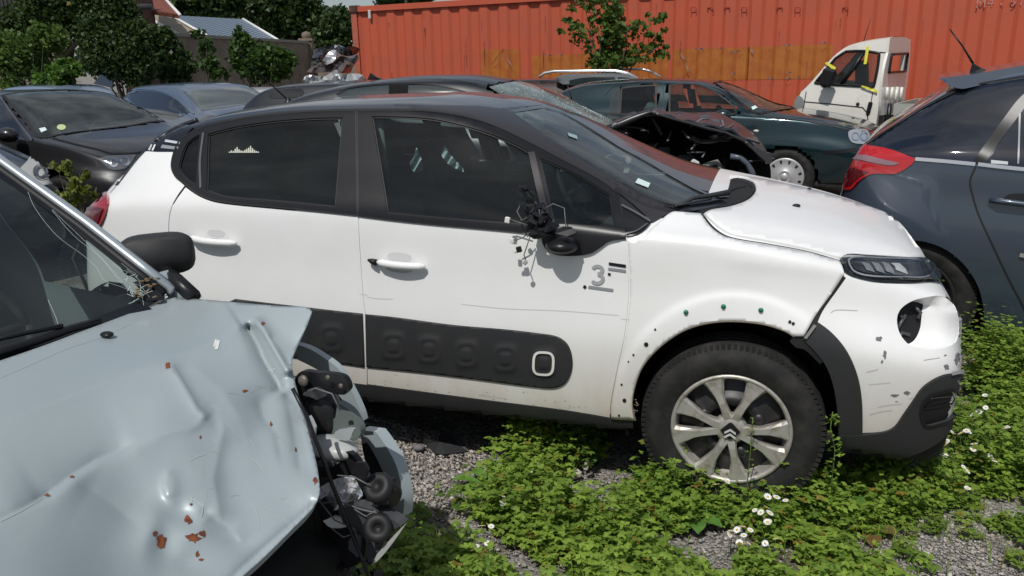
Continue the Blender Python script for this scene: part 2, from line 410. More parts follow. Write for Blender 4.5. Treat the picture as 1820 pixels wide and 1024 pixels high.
BLACK = mat('gap_black', (.004, .004, .005), .6)
WHITE = mat('white_paint', (.80, .80, .79), .38, coat=.30, crough=.10, dirt=((.44, .36, .25), .66, 1.0), noise=(2.5, (.74, .74, .72), .4, .8))
ROOFP = mat('roof_black_paint', (.008, .009, .012), .24, coat=.5, spec=.35, noise=(9, (.022, .022, .024), .5, .8), crough=.05)
TRIM = mat('satin_black_trim', (.012, .012, .014), .34, spec=.3)
PLAST = mat('grained_plastic', (.026, .027, .029), .6, spec=.35, bump=(900, .25, .0006), noise=(7, (.035, .034, .032), .45, .8))
PILLAR = mat('brown_black_pillar_paint', (.028, .024, .026), .42, metal=.3, coat=.4, crough=.25)
RUBBER = mat('tyre_rubber', (.016, .016, .016), .75, spec=.3, noise=(14, (.04, .037, .033), .45, .75), bump=(60, .25, .002))
ALLOY = mat('weathered_alloy', (.50, .48, .44), .48, metal=.6, noise=(22, (.27, .22, .17), .5, .75))
STEEL = mat('dark_steel', (.035, .034, .035), .45, metal=.5)
CHROME = mat('bright_metal', (.75, .76, .78), .12, metal=1)
GREY = mat('grey_graphic', (.24, .25, .27), .45)
LGREY = mat('light_grey_graphic', (.5, .52, .56), .4)
GLASS = glass('green_tinted_glass', (.58, .70, .68), dust_haze=.014)
GLASSW = glass('windscreen_glass', (.50, .60, .58), dust_haze=.085)  # dust film thickened to stand in for pale sky reflection
GLASSD = glass('dark_privacy_glass', (.045, .05, .055), dust_haze=.004)
LENS = glass('clear_lens', (.9, .92, .93))
GLASSX = glass('shattered_glass', (.35, .45, .43), dust_haze=.34)
REDL = mat('red_lamp', (.32, .008, .014), .12, coat=1, spec=.6)
REDL2 = mat('dark_red_lamp', (.10, .004, .008), .12, coat=1)
SEAT = mat('seat_fabric', (.11, .125, .135), .85, bump=(300, .3, .001))
CABIN = mat('cabin_plastic', (.03, .032, .035), .7)
CABINL = mat('cabin_headliner', (.2, .2, .19), .9)
GREEN = mat('green_clip', (.01, .16, .09), .4)
STICK = mat('pale_sticker', (.62, .78, .72), .5)
WPLAST = mat('white_connector', (.7, .69, .66), .45)
WELL = mat('wheel_well_liner', (.009, .009, .009), .9)
RUST = mat('rust', (.25, .075, .02), .85, noise=(60, (.12, .03, .012), .4, .6))
def plate(car, name, outline, fn, m, thick=None, step=10, holes=(), parent=None, smooth=True, disp=None):
    """flat or curved piece: outline in photograph pixels, fn(u, v) gives its place in the car's frame, thick is a vector for its thickness"""
    outer = path(outline, step) if isinstance(outline, str) else np.array(outline); hs = [path(h, step) if isinstance(h, str) else np.array(h) for h in holes]
    rv, F = grid_tri(outer, hs, step); P = [Vector(fn(u, v)) for u, v in rv]; n = len(P)
    faces = [tuple(f) for f in F]; nf = len(faces)
    if thick is not None:
        T = Vector(thick); P += [p+T for p in P]; ec = {}
        for f in faces:
            for a, b in ((f[0], f[1]), (f[1], f[2]), (f[2], f[0])): ec[(a, b)] = 1
        bd = [(a, b) for (a, b) in ec if (b, a) not in ec]
        faces += [(c+n, b+n, a+n) for a, b, c in faces[:nf]]
        m2 = {}
        for a, b in bd:
            for q in (a, b):
                if q not in m2: m2[q] = (len(P), len(P)+1); P.append(P[q].copy()); P.append(P[q+n].copy())
        faces += [(m2[b][0], m2[a][0], m2[a][1], m2[b][1]) for a, b in bd]
    me = bpy.data.meshes.new(name); me.from_pydata([tuple(p) for p in P], [], faces); me.update()
    me.polygons.foreach_set('use_smooth', [smooth and i < 2*nf for i in range(len(faces))])
    return link(name, me, m, parent if parent is not None else car.root)
def wheel(car, x, y, z, rad, wid, rim_r, style, side=-1, parent=None):
    """side -1: outer face towards the camera side (-y)"""
    ax = (0, 1, 0) if side < 0 else (0, -1, 0)
    root = bpy.data.objects.new('wheel', None); COL.objects.link(root); root.parent = parent or car.root; root.location = (x, y, z)
    o = (0, 0, 0); k = rim_r; t = MB()
    sb = .012
    prof = [(k-.004, .012), (k+.006, .002), (k+.02, -.006), (k+.045, -sb), ((k+rad)/2+.01, -sb-.004), (rad-.03, -.004), (rad-.012, .008), (rad-.002, .022), (rad, .034)]
    for q in range(4):
        a = .04+q*(wid-.08)/4; b = a+(wid-.08)/4-.008
        prof += [(rad, a), (rad+.0015, (a+b)/2), (rad, b), (rad-.008, b+.001), (rad-.008, b+.007)]
    prof += [(rad-.004, wid-.03), (rad-.04, wid), (k, wid-.01)]
    t.lathe(prof, o, ax, 96)
    # tread blocks round the shoulder
    for q in range(96):
        a = 2*math.pi*q/96; M = Matrix.Rotation(-a, 3, 'Y'); c = M @ Vector((rad-.0125, 0, 0)); yy = .012 if side < 0 else -.012
        t.box((c.x-.0*c.x, yy, c.z), (.0155, .02, .012), M)
    t.build('tyre', RUBBER, root)
    sgn = 1 if side < 0 else -1
    b = MB()
    if style == 'alloy':
        b.lathe([(k+.006, .000), (k+.004, -.006), (k-.006, -.006), (k-.012, .006), (k-.016, .05), (k-.03, .06), (k-.03, wid-.02)], o, ax, 72)
        angs = [66, 110, 158, 194, 244, 281, 333, 5]
        for a in angs:
            a = R(a); pair = {66: 88, 110: 88, 158: 176, 194: 176, 244: 262.5, 281: 262.5, 333: 349, 5: 349}[round(math.degrees(a))]
            pr = R(pair)
            rr = [.040, .07, .10, .13, k-.03, k-.008]; ws = [.019, .0145, .0135, .0175, .031, .043]; dp = [-.001, -.006, -.006, -.002, .0, -.001]
            st = []
            dl = ((a-pr+math.pi) % (2*math.pi))-math.pi
            for j, r_ in enumerate(rr):
                f = [.75, .86, .93, .98, 1.02, 1.02][j]; an = pr+dl*f; c = Vector((math.cos(an)*r_, 0, math.sin(an)*r_)); tn = Vector((-math.sin(an), 0, math.cos(an)))
                y0 = dp[j]*sgn
                st.append([c-tn*ws[j]+Vector((0, y0+.006*sgn, 0)), c-tn*ws[j]*.7+Vector((0, y0-.004*sgn, 0)), c+tn*ws[j]*.7+Vector((0, y0-.004*sgn, 0)), c+tn*ws[j]+Vector((0, y0+.006*sgn, 0)), c+tn*ws[j]*.85+Vector((0, y0+.032*sgn, 0)), c-tn*ws[j]*.85+Vector((0, y0+.032*sgn, 0))])
            vs = [p for q in st for p in q]; fs = []
            for j in range(len(st)-1):
                for m_ in range(6): fs.append((j*6+m_, j*6+(m_+1) % 6, (j+1)*6+(m_+1) % 6, (j+1)*6+m_))
            b.add(vs, fs, 0, False)
        b.lathe([(.001, -.006), (.04, -.006), (.052, .0), (.056, .03)], o, ax, 32)
        b.build('rim', ALLOY, root)
        d = MB(); d.lathe([(k-.02, .05), (k-.03, .045), (.12, .032), (.115, .022), (.085, .02), (.08, .04), (.001, .04)], o, ax, 48)
        for q in range(8):
            a = 2*math.pi*q/8+.4; d.sphere((math.cos(a)*.1, .024*sgn, math.sin(a)*.1), .022, 6, sc=(1, .5, 1))
        d.build('brake_cover', STEEL, root)
        e = MB()  # centre cap with a double chevron on a dark lozenge
        Mx = Matrix(((1, 0, 0, 0), (0, 0, 1, -.0125*sgn), (0, 1, 0, 0), (0, 0, 0, 1)))
        lz = [(-.034, 0), (-.004, .032), (.004, .032), (.034, 0), (.004, -.032), (-.004, -.032)]
        e.prism(lz, .004*sgn, Mx); cap = e.build('centre_cap', TRIM, root)
        c = MB()
        for dz in (.010, -.007):
            for sx in (-1, 1):
                c.prism([(0, dz), (sx*.019, dz-.013), (sx*.019, dz-.021), (0, dz-.008)], .002*sgn, Matrix(((1, 0, 0, 0), (0, 0, 1, -.0155*sgn), (0, 1, 0, 0), (0, 0, 0, 1))))
        ch = c.build('chevron', mat('chevron_silver', (.7, .7, .7), .3, metal=.3), cap)
    elif style == 'cover':
        b.lathe([(k+.008, .002), (k+.003, -.006), (k-.012, -.008), (k-.03, -.004), (.075, -.014), (.07, -.02), (.055, -.02), (.05, -.014), (.04, -.014), (.036, -.022), (.001, -.024)], o, ax, 64)
        b.build('hubcap', mat('grey_hubcap', (.42, .42, .42), .38, metal=.25), root)
        s_ = MB()
        for q in range(12):
            a = 2*math.pi*(q+.5)/12; M = Matrix.Rotation(-a, 3, 'Y')
            vs = [M @ Vector(p) for p in ((k-.05, -.0125*sgn, -.008), (k-.016, -.0085*sgn, -.014), (k-.016, -.0085*sgn, .014), (k-.05, -.0125*sgn, .008))]
            s_.add(vs, [(0, 1, 2, 3)])
        s_.build('vent_slot', BLACK, root)
    else:
        b.lathe([(k+.006, .0), (k-.006, -.004), (k-.014, .01), (k-.03, .03), (.09, .02), (.08, .008), (.03, .006), (.001, .006)], o, ax, 48)
        b.build('rim', STEEL, root)
    return root
def arch_well(car, x, z, r, depth=.62, y0=.03, a0=-.25, a1=math.pi+.25):
    b = MB(); vs = []; fs = []; n = 28
    for i in range(n+1):
        a = a0+(a1-a0)*i/n
        for y in (y0, depth*.5, depth): vs.append((x+math.cos(a)*r, y, z+math.sin(a)*r))
    for i in range(n):
        for j in range(2): fs.append((i*3+j, i*3+j+1, (i+1)*3+j+1, (i+1)*3+j))
    b.add(vs, fs, 0, True)
    c = len(b.v); b.add([(x+math.cos(a0+(a1-a0)*i/n)*r, depth, z+math.sin(a0+(a1-a0)*i/n)*r) for i in range(n+1)], [tuple(range(n+1))])
    return b.build('wheel_well', WELL, car.root)
def seat(car, x, y, zb=.5, back=.0, hgt=.62, wd=.46, m=None, tilt=.22):
    b = MB(); m = m or SEAT
    b.box((x+.22, y, zb-.05), (.5, wd, .16), Matrix.Rotation(-.12, 3, 'Y'), bev=.05)
    b.box((x-.07, y, zb+hgt*.5-.02), (.15, wd, hgt), Matrix.Rotation(-tilt, 3, 'Y'), bev=.06)
    xt = x-.07-math.sin(tilt)*(hgt*.5)
    for dy in (-.05, .05): b.tube([(xt, y+dy, zb+hgt-.05), (xt-.02, y+dy, zb+hgt+.06)], .006, 6)
    o = b.build('seat', m, car.root)
    h = MB(); h.sphere((xt-.03, y, zb+hgt+.11), .1, 10, sc=(.5, 1.2, .82)); h.build('headrest', m, o)
    return o
def steering(car, x, y, z):
    b = MB(); n = 28; M = Matrix.Rotation(-.45, 3, 'Y')
    pts = [Vector((x, y, z))+M @ Vector((0, math.cos(2*math.pi*k/n)*.185, math.sin(2*math.pi*k/n)*.185)) for k in range(n+1)]
    b.tube(pts, .015, 6); b.tube([Vector((x, y, z)), Vector((x+.25, y, z-.12))], .03, 6)
    for a in (0, math.pi, -math.pi/2): b.tube([Vector((x, y, z)), Vector((x, y, z))+M @ Vector((0, math.cos(a)*.18, math.sin(a)*.18))], .014, 6)
    return b.build('steering_wheel', CABIN, car.root)
def cabin(car, xd, x0, zb, hw, zd=.93, seats=True, rhd=False):
    """dashboard, floor, seats"""
    b = MB(); yc = car.yc
    b.box(((xd+x0)/2, yc, zb), (abs(x0-xd), hw*2-.1, .05)); b.box((xd-.06, yc, zd-.16), (.34, hw*2-.06, .3), bev=.08); b.box((xd+.12, yc, zd-.03), (.3, hw*2-.1, .04), bev=.02)
    b.box((x0+.05, yc, zb+.35), (.06, hw*2-.1, .6))
    b.build('dashboard', CABIN, car.root)
    if seats:
        for y in (yc-.36, yc+.36): seat(car, xd-1.0, y, zb+.28)
        for y in (yc-.36, yc+.36): seat(car, xd-1.82, y, zb+.3, hgt=.55, wd=.6)
        steering(car, xd-.42, yc+.36, zb+.62)
wc = Car('white_hatchback', 'white hatchback with black roof and torn off door mirror in the middle of the yard', 'car', .748, 2.497, 17.73, 1.749)
wc.shell([
 (-2.95, .40, .42, .52, .60, .50, .82, .42, .88, .90),
 (-2.90, .34, .60, .70, .62, .66, .90, .55, .96, .98),
 (-2.80, .30, .72, .80, .62, .75, .96, .60, 1.05, 1.08),
 (-2.66, .26, .80, .845, .62, .80, 1.0, .61, 1.15, 1.185),
 (-2.53, .24, .82, .865, .62, .82, 1.01, .60, 1.255, 1.30),
 (-2.38, .22, .83, .872, .60, .832, 1.02, .585, 1.32, 1.37),
 (-2.15, .22, .83, .874, .60, .834, 1.02, .58, 1.365, 1.41),
 (-1.8, .22, .83, .874, .58, .838, 1.02, .575, 1.40, 1.437),
 (-1.4, .22, .83, .874, .58, .838, 1.015, .575, 1.405, 1.443),
 (-1.1, .22, .83, .874, .58, .838, 1.01, .575, 1.375, 1.415),
 (-.85, .22, .83, .874, .58, .838, 1.00, .585, 1.285, 1.345),
 (-.55, .22, .83, .874, .58, .836, .99, .62, 1.145, 1.215),
 (-.28, .22, .83, .872, .60, .832, .98, .68, 1.04, 1.10),
 (-.08, .23, .83, .872, .62, .826, .97, .70, 1.005, 1.05),
 (.15, .24, .82, .872, .64, .81, .935, .67, .965, 1.01),
 (.4, .23, .80, .865, .62, .775, .875, .60, .915, .955),
 (.60, .20, .76, .83, .58, .72, .805, .54, .845, .88),
 (.66, .19, .73, .80, .56, .70, .78, .52, .80, .825),
 (.70, .19, .69, .765, .54, .65, .735, .46, .755, .77),
 (.728, .20, .60, .68, .52, .58, .70, .40, .715, .725),
 (.757, .22, .48, .56, .50, .48, .66, .32, .672, .678),
 (.785, .26, .34, .41, .49, .34, .62, .24, .628, .632),
 (.808, .31, .2, .26, .48, .2, .58, .15, .585, .587),
 (.825, .38, .06, .10, .47, .08, .55, .06, .552, .553)])
WG_R = '372,240* 423,227 492,217 560,212 611,211* 598,369* 545,364 492,359 406,352 369,340*'
WG_Q = '357,241* 335,256 323,287 321,302 335,321 350,329*'
WG_F = '662,209* 756,212 819,224 873,241 920,261 944,275* 969,384 971,402* 912,399 795,390 690,380*'
WG_V = '959,283* 1030,316 1084,350* 1094,406* 1040,404 985,400*'
DLO_R = '634,200* 560,201 492,206 423,215 362,229 324,249 313,268 307,297 314,316 331,329 355,347 382,357 423,363 492,369 560,375 637,383*'
DLO_F = '637,200* 700,199 756,201 819,210 873,226 932,253 991,284 1069,326 1100,352* 1112,425* 1030,421 963,417 912,411 756,397 639,384*'
WSC = '905,200* 962,191* 999,201 1050,229 1098,260 1150,288 1200,318 1262,350* 1280,358* 1240,368 1196,374* 1098,327 965,243*'
ARCH = '1124,742* 1122,714 1128,680 1142,647 1172,612 1212,585 1254,571 1300,567 1354,572 1394,584 1427,600* 1466,646 1484,700 1490,771* 1480,830* 1130,830*'
_z = lambda c: c[2]
def _roofz(c): return c[2] > 1.03 and c[0] < -.12 or (c[2] > 1.0 and c[0] < -.5 and abs(c[1]-.8745) > .8)
wc.skin([('roof', ROOFP, lambda c: c[2] > (1.03 if c[0] > -2.35 else 1.19) and c[0] < -.14), ('body_shell', WHITE, lambda c: c[2] > .33), ('underbody', WELL, lambda c: True)],
        cut=[(ARCH, False), ('1590,567 1598,547 1620,532 1646,526 1674,525 1694,539 1704,563 1705,590 1696,613 1664,624 1633,625 1613,617 1595,593', False), (WG_R, True), (WG_Q, True), (WG_F, True), (WG_V, True), ('905,204 962,196 1050,233 1200,320 1262,352 1196,370 1098,322 965,240', False)], arches=[(0, .33, .365), (-2.54, .33, .365)])
for y, s_ in ((.02, -1), (1.729, 1)):
    for x in (0, -2.54): wheel(wc, x, y, .315, .317, .19, .201, 'alloy', s_)
for x in (0, -2.54): arch_well(wc, x, .33, .375)
fl = MB(); fl.box((-1.2, .8745, .25), (3.6, 1.5, .05)); fl.box((.35, .8745, .5), (.5, 1.1, .5)); fl.build('floor_pan', WELL, wc.root)
cabin(wc, -.42, -2.45, .33, .80)
# bright shapes of the cabin seen through the near window: pale linings of the far door
b = MB(); b.box((-1.5, 1.62, .78), (2.3, .05, .42), bev=.02); b.build('door_lining', CABINL, wc.root)
# white side panels
wc.panel('rear_quarter_panel', '254,270* 309,270* 307,297 314,316 329,331* 314,352 303,376 300,417 301,470 320,520* 240,520 183,440* 179,405* 189,386 196,362 194,345* 215,310 235,290*', WHITE)
RD = wc.panel('rear_door', '331,334* 355,350 382,360 423,366 492,372 560,378 637,386* 640,440 646,525 650,560 653,683* 628,680 560,672 500,664* 470,560 380,540* 322,520* 304,470 302,417 305,376 316,354*', WHITE)
FD = wc.panel('front_door', '640,387* 756,400 912,414 963,420 1030,424 1113,428* 1117,482 1117,530 1113,574 1108,607 1096,660 1086,714 1084,741* 1000,727 858,709 700,688 655,682* 652,560 648,525 642,440*', WHITE)
def flare(u, v):
    d = math.hypot((u-1303)/178.0, (v-762)/192.0); t = max(0, min(1, (1.30-d)/.10)); e = max(0, min(1, (1.13-d)/.1)); return .008*t*t*(3-2*t)-.0015*e+.002+(.004*math.exp(-(((v-(455+(u-1250)*.10))/16.0)**2)))*max(0, min(1, (u-1250)/80))
FE = wc.panel('front_fender', '1116,427* 1140,424 1166,401 1190,381 1200,378* 1246,382* 1266,409 1294,425 1367,439 1434,452 1491,467* 1499,487* 1478,520 1452,556 1428,597* 1411,597* 1394,587 1354,575 1300,570 1254,574 1214,587 1174,614 1144,647 1130,680 1124,714 1128,744* 1087,741* 1089,714 1099,660 1111,607 1116,574 1120,530 1120,482*', WHITE, step=6, disp=flare)
# raised lip round the wheel arch
b = MB(); wc.ribbon(b, '1130,744 1124,714 1130,680 1144,647 1174,614 1214,587 1254,574 1300,570 1354,575 1394,587 1411,597', .006, off=.0125); b.build('arch_edge', mat('arch_edge_grime', (.2, .16, .12), .7), FE)
HD = wc.panel('bonnet', '1251,383* 1262,377 1300,370 1330,358 1343,342 1337,325 1296,314* 1340,318 1400,330 1463,345 1520,362 1580,385 1620,410 1645,435 1659,462* 1600,462 1540,459 1493,462* 1434,446 1367,432 1297,418 1272,403*', WHITE, rim=.012, disp=lambda u, v: .005+.006*math.exp(-((v-(345+.10*(u-1380)+.0006*(u-1380)**2))/5.0)**2)*max(0, min(1, (u-1350)/60)))
BP = wc.panel('front_bumper', '1504,493* 1545,502 1620,507 1676,506* 1695,532 1706,560 1713,590 1714,620 1711,650 1706,664* 1681,664 1659,672 1637,688 1620,712 1602,738 1589,756 1571,765 1532,768* 1531,708 1523,664 1505,624 1479,593 1453,573* 1462,553 1482,524*', WHITE,
   holes=['1593,567 1600,549 1620,535 1646,529 1672,528 1692,541 1701,563 1702,589 1694,611 1664,621 1633,622 1615,614 1598,593'])
# fog lamp recess: a bowl that runs back from the opening to the torn hole
def loft(car, a, b_, da, db, name, m, parent, n=40, mid=None):
    A = path(a, 4); B = path(b_, 4)
    def rs(Q):
        d = np.r_[0, np.cumsum(np.linalg.norm(np.diff(np.vstack([Q, Q[:1]]), axis=0), axis=1))]; t = np.linspace(0, d[-1], n, endpoint=False); E = np.vstack([Q, Q[:1]])
        return np.c_[np.interp(t, d, E[:, 0]), np.interp(t, d, E[:, 1])]
    A = rs(A); B = rs(B)
    k = int(np.argmin([((np.roll(B, -j, 0)-A)**2).sum() for j in range(n)])); B = np.roll(B, -k, 0); M_ = 5; vs = []
    for j in range(M_+1):
        t = j/M_
        for i in range(n):
            u, v = A[i]*(1-t)+B[i]*t; p, nn = car.hit(*(A[i]*(1-t)+B[i]*t)); vs.append(p+nn*(da+(db-da)*math.sin(t*math.pi/2)))
    fs = [(j*n+i, j*n+(i+1) % n, (j+1)*n+(i+1) % n, (j+1)*n+i) for j in range(M_) for i in range(n)]
    mb = MB(); mb.add(vs, fs, 0, True); return mb.build(name, m, parent)
HOLE = '1599,555 1620,538 1646,532 1656,537 1653,554 1650,584 1637,602 1620,607 1606,602 1596,580'
loft(wc, '1593,567 1600,549 1620,535 1646,529 1672,528 1692,541 1701,563 1702,589 1694,611 1664,621 1633,622 1615,614 1598,593', HOLE, .003, -.045, 'fog_lamp_recess', WHITE, BP)

# ---- black trim round the side windows, glass, pillars ----
PILLAR_OUT = '899,196* 965,241 1030,283 1098,326 1150,354 1197,375* 1190,382* 1166,399 1140,424* 1132,400 1108,356 1069,327 991,284 932,254 873,226 819,211 756,202 640,198* 760,190 840,190*'
wc.panel('windscreen_pillar', '899,196* 965,241 1030,283 1098,326 1150,354 1197,375* 1190,380* 1160,397* 1110,352 1069,326 991,283 932,253 873,225 819,210 756,200 700,198* 760,190 850,190*', PILLAR, off=.005)
fr = wc.panel('rear_door_frame', DLO_R, TRIM, off=.009, holes=[WG_R, WG_Q], rim=.016)
ff = wc.panel('front_door_frame', DLO_F, TRIM, off=.009, holes=[WG_F, WG_V], rim=.016)
gl = wc.panel('rear_door_window', WG_R, GLASS, off=.001, rim=0); gl['label'] = 'rear door window with small pale sticker'
wc.panel('rear_quarter_window', WG_Q, GLASSD, off=.001, rim=0)
gf = wc.panel('front_door_window', WG_F, GLASS, off=.001, rim=0)
wc.panel('front_quarter_window', WG_V, GLASS, off=.001, rim=0)
for g in (WG_R, WG_Q, WG_F, WG_V): wc.panel('far_side_window', g, GLASS, off=.001, rim=0, step=16, mirror=True)
b = MB(); wc.ribbon(b, DLO_R, .006, off=.010, closed=True); wc.ribbon(b, WG_R, .012, off=.004, closed=True); wc.ribbon(b, WG_Q, .008, off=.004, closed=True); b.build('window_seal', BLACK, fr)
b = MB(); wc.ribbon(b, DLO_F, .006, off=.010, closed=True); wc.ribbon(b, WG_F, .012, off=.004, closed=True); wc.ribbon(b, WG_V, .008, off=.004, closed=True); b.build('window_seal', BLACK, ff)
b = MB(); wc.ribbon(b, '944,274 957,330 969,384', .024, off=.014); b.build('window_divider', PILLAR, ff)
b = MB(); wc.ribbon(b, '364,238 358,290 359,336', .010, off=.011); b.build('window_divider', mat('grey_bar', (.09, .09, .095), .4), fr)
wc.panel('mirror_sail', '963,412* 985,402 1040,404 1112,409* 1112,423* 1100,426 1082,430 1066,441 1050,450 1020,454 990,452 972,442 965,430*', TRIM, off=.014, rim=.02)
wc.panel('sail_window', '1100,362* 1128,378 1158,396* 1148,409 1134,418 1114,421* 1108,390*', TRIM, off=.007)
b = MB(); wc.ribbon(b, '1104,368 1130,382 1156,398', .010, off=.012); wc.ribbon(b, '1110,418 1132,414 1150,402', .006, off=.012); b.build('sail_trim', mat('grey_bar', (.09, .09, .095), .4), wc.root)
# windscreen with black ceramic border
ws = wc.panel('windscreen', WSC, GLASSW, off=.002, rim=0)
b = MB(); wc.ribbon(b, WSC, .03, off=.004, closed=True); wc.ribbon(b, '1100,331 1150,359 1200,372 1240,368 1280,358', .06, off=.0045); b.build('ceramic_border', mat('ceramic_black', (.006, .007, .008), .12), ws)
b = MB(); wc.ribbon(b, '970,193 1002,203 1050,230 1098,261 1150,289 1200,319 1262,350 1292,352', .03, off=.008); b.build('far_pillar_edge', ROOFP, wc.root)
wc.panel('windscreen_sticker', '1133,319* 1155,328* 1151,336* 1128,327*', STICK, off=.006, rim=0, parent=ws)
wc.panel('windscreen_sticker', '1008,238* 1024,243* 1026,250* 1010,244*', mat('faint_sticker', (.3, .42, .42), .3), off=.006, rim=0, parent=ws)
b = MB()
p = [wc.hit(*q) for q in ((1199,371), (1230,362), (1262,357), (1292,352))]; b.tube([a+n*(.022 if i else .01) for i, (a, n) in enumerate(p)], [.006, .008, .009, .012], 6)
p = [wc.hit(*q) for q in ((1180,366), (1205,371), (1240,364), (1262,360))]; b.tube([a+n*.014 for a, n in p], .005, 6)
b.build('wiper', CABIN, wc.root)
wc.panel('scuttle', '1240,369* 1262,352 1288,346 1298,320* 1310,317 1337,325 1343,342 1330,358 1300,370 1262,377 1246,382*', WELL, off=.003)
b = MB(); wc.ribbon(b, '1300,322 1325,327 1338,338 1330,354 1302,366 1270,372', .007, off=.010); wc.ribbon(b, '1288,346 1304,338 1326,332', .008, off=.010); b.build('scuttle_seal', BLACK, wc.root)
# roof seam and rear spoiler lip
b = MB(); wc.ribbon(b, '324,247 362,227 423,212 492,203 560,198 634,196 756,197 819,206 873,221', .008, off=.003); wc.ribbon(b, '868,196 905,193 962,188', .006, off=.003); wc.ribbon(b, '700,187 760,190 838,197', .005, off=.003); b.build('roof_seam', BLACK, wc.root)
b = MB(); wc.bar(b, '277,252 283,238 296,224 318,208 345,198', .011, off=.004); b.build('spoiler_lip', ROOFP, wc.root)
b = MB(); wc.ribbon(b, '272,255 256,268 236,288 214,312 196,338', .022, off=.006); b.build('tailgate_edge', TRIM, wc.root)
cp_ = wc.panel('pillar_cover', '255,269* 276,250* 290,232 316,214* 345,228* 324,249 314,262 309,271* 280,271*', ROOFP, off=.006)
for t, m in (('297,250* 323,254* 321,258* 295,254*', LGREY), ('291,259* 320,263* 318,268* 288,265*', GREY), ('266,268* 271,259* 274,259* 269,270*', LGREY), ('272,269* 277,259* 280,259* 275,270*', WPLAST)): wc.panel('stripe_decal', t, m, off=.009, rim=0, parent=cp_)
# tail lamp
tl = wc.panel('tail_lamp', '194,345* 181,347 168,353 158,368 153,386* 166,397 179,406* 189,386 196,364*', REDL, off=.016, rim=.02)
wc.panel('lamp_reflector', '190,372* 170,370 156,378 155,388* 166,396 178,403*', REDL2, off=.02, rim=0, parent=tl)
b = MB(); wc.ribbon(b, '186,334 200,322 207,316', .018, off=.012); b.build('lamp_top_strip', mat('dull_white', (.5, .5, .48), .5), tl)
# sill and rubbing strip
wc.panel('sill', '560,668* 628,681 655,683 700,689 858,710 1000,728 1085,742 1124,745* 1128,774* 1100,774 1000,764 858,750 700,730 600,716 560,708*', PLAST, off=.006, rim=.03)
def strip_disp(cx):
    def f(u, v):
        best = 0
        for x, y in cx:
            d = (abs((u-x)/19.0)**4+abs((v-y)/22.0)**4)**.25
            best = max(best, (1/(1+math.exp((d-1)*9)))*.009-.006*math.exp(-((d-.62)/.14)**2))
        return .006+best
    return f
BC = [(531, 592), (592, 600), (702, 613.5), (765, 620), (831, 628), (900, 635.5), (968, 643)]
ST = wc.panel('door_strip', '651,558* 700,563 807,577 900,585 960,592 992,598 1010,612 1018,636 1016,660 1005,680 986,688 950,686 858,674 760,662 653,651*', PLAST, off=.004, rim=.012, parent=FD, step=4, disp=strip_disp(BC))
ST2 = wc.panel('door_strip', '646,557* 600,552 540,545 470,537 420,531* 400,545 398,580 410,612* 500,630 582,641 649,651*', PLAST, off=.004, rim=.012, parent=RD, step=4.5, disp=strip_disp(BC))
b = MB(); wc.ribbon(b, ell(968, 643, 17.5, 19.5, 40, .05, 3.4), .0095, off=.0185, closed=True); b.build('white_ring', WHITE, ST)
for i, (x, y) in enumerate(BC[:6]):
    b = MB(); wc.ribbon(b, ell(x, y, 15, 16.5, 32, .05, 3.2), .003, off=.0125, closed=True); wc.ribbon(b, [(x-14, y-1), (x, y), (x+14, y+1)], .0025, off=.0135); b.build('bump_ridge', mat('shiny_ridge', (.035, .036, .037), .3), ST if x > 650 else ST2)
# handles with their cups
def handle(car, cup, cw, bar, cap, par, m):
    c = MB(); cx, cy = cup; E = ell(cx, cy, cw[0], cw[1], 36, .1, 2.3); vs = []; rings = [(1.12, .0045), (1.0, .003), (.93, -.006), (.8, -.016), (.5, -.022), (.05, -.024)]
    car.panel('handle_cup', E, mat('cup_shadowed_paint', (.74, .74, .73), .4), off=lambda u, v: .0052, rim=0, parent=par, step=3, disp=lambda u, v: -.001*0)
    P = path(bar, 3, False); pts = [car.hit(u, v) for u, v in P]; n = len(pts); rs = [.006+.0085*min(1, min(i, n-1-i)/3.0) for i in range(n)]
    c.tube([p+q*(.022+.014*math.sin(math.pi*i/(n-1))) for i, (p, q) in enumerate(pts)], rs, 10)
    h = c.build('door_handle', m, par)
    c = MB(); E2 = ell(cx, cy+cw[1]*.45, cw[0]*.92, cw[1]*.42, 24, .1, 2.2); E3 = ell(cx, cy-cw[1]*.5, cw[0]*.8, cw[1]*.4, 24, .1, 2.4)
    car.panel('cup_shade', E2, mat('cup_shade', (.46, .46, .46), .5), off=.0058, rim=0, parent=h, step=3); car.panel('cup_shade', E3, mat('cup_shade2', (.60, .60, .60), .5), off=.0058, rim=0, parent=h, step=3)  # grey ellipses paint the hollow's shading flat onto the cup
    if cap:
        c = MB(); pts = [car.hit(u, v) for u, v in cap]; c.tube([p+q*.024 for p, q in pts], [.004, .011, .0135], 8); c.build('lock_cap', BLACK, h)
handle(wc, (386, 423), (20, 16), '344,421 362,425 386,428 410,430 427,431', None, RD, WHITE)
handle(wc, (711, 467), (27, 20), '675,464 695,467 715,469 740,471 760,472', [(659, 460), (666, 462.5), (674, 465)], FD, WHITE)
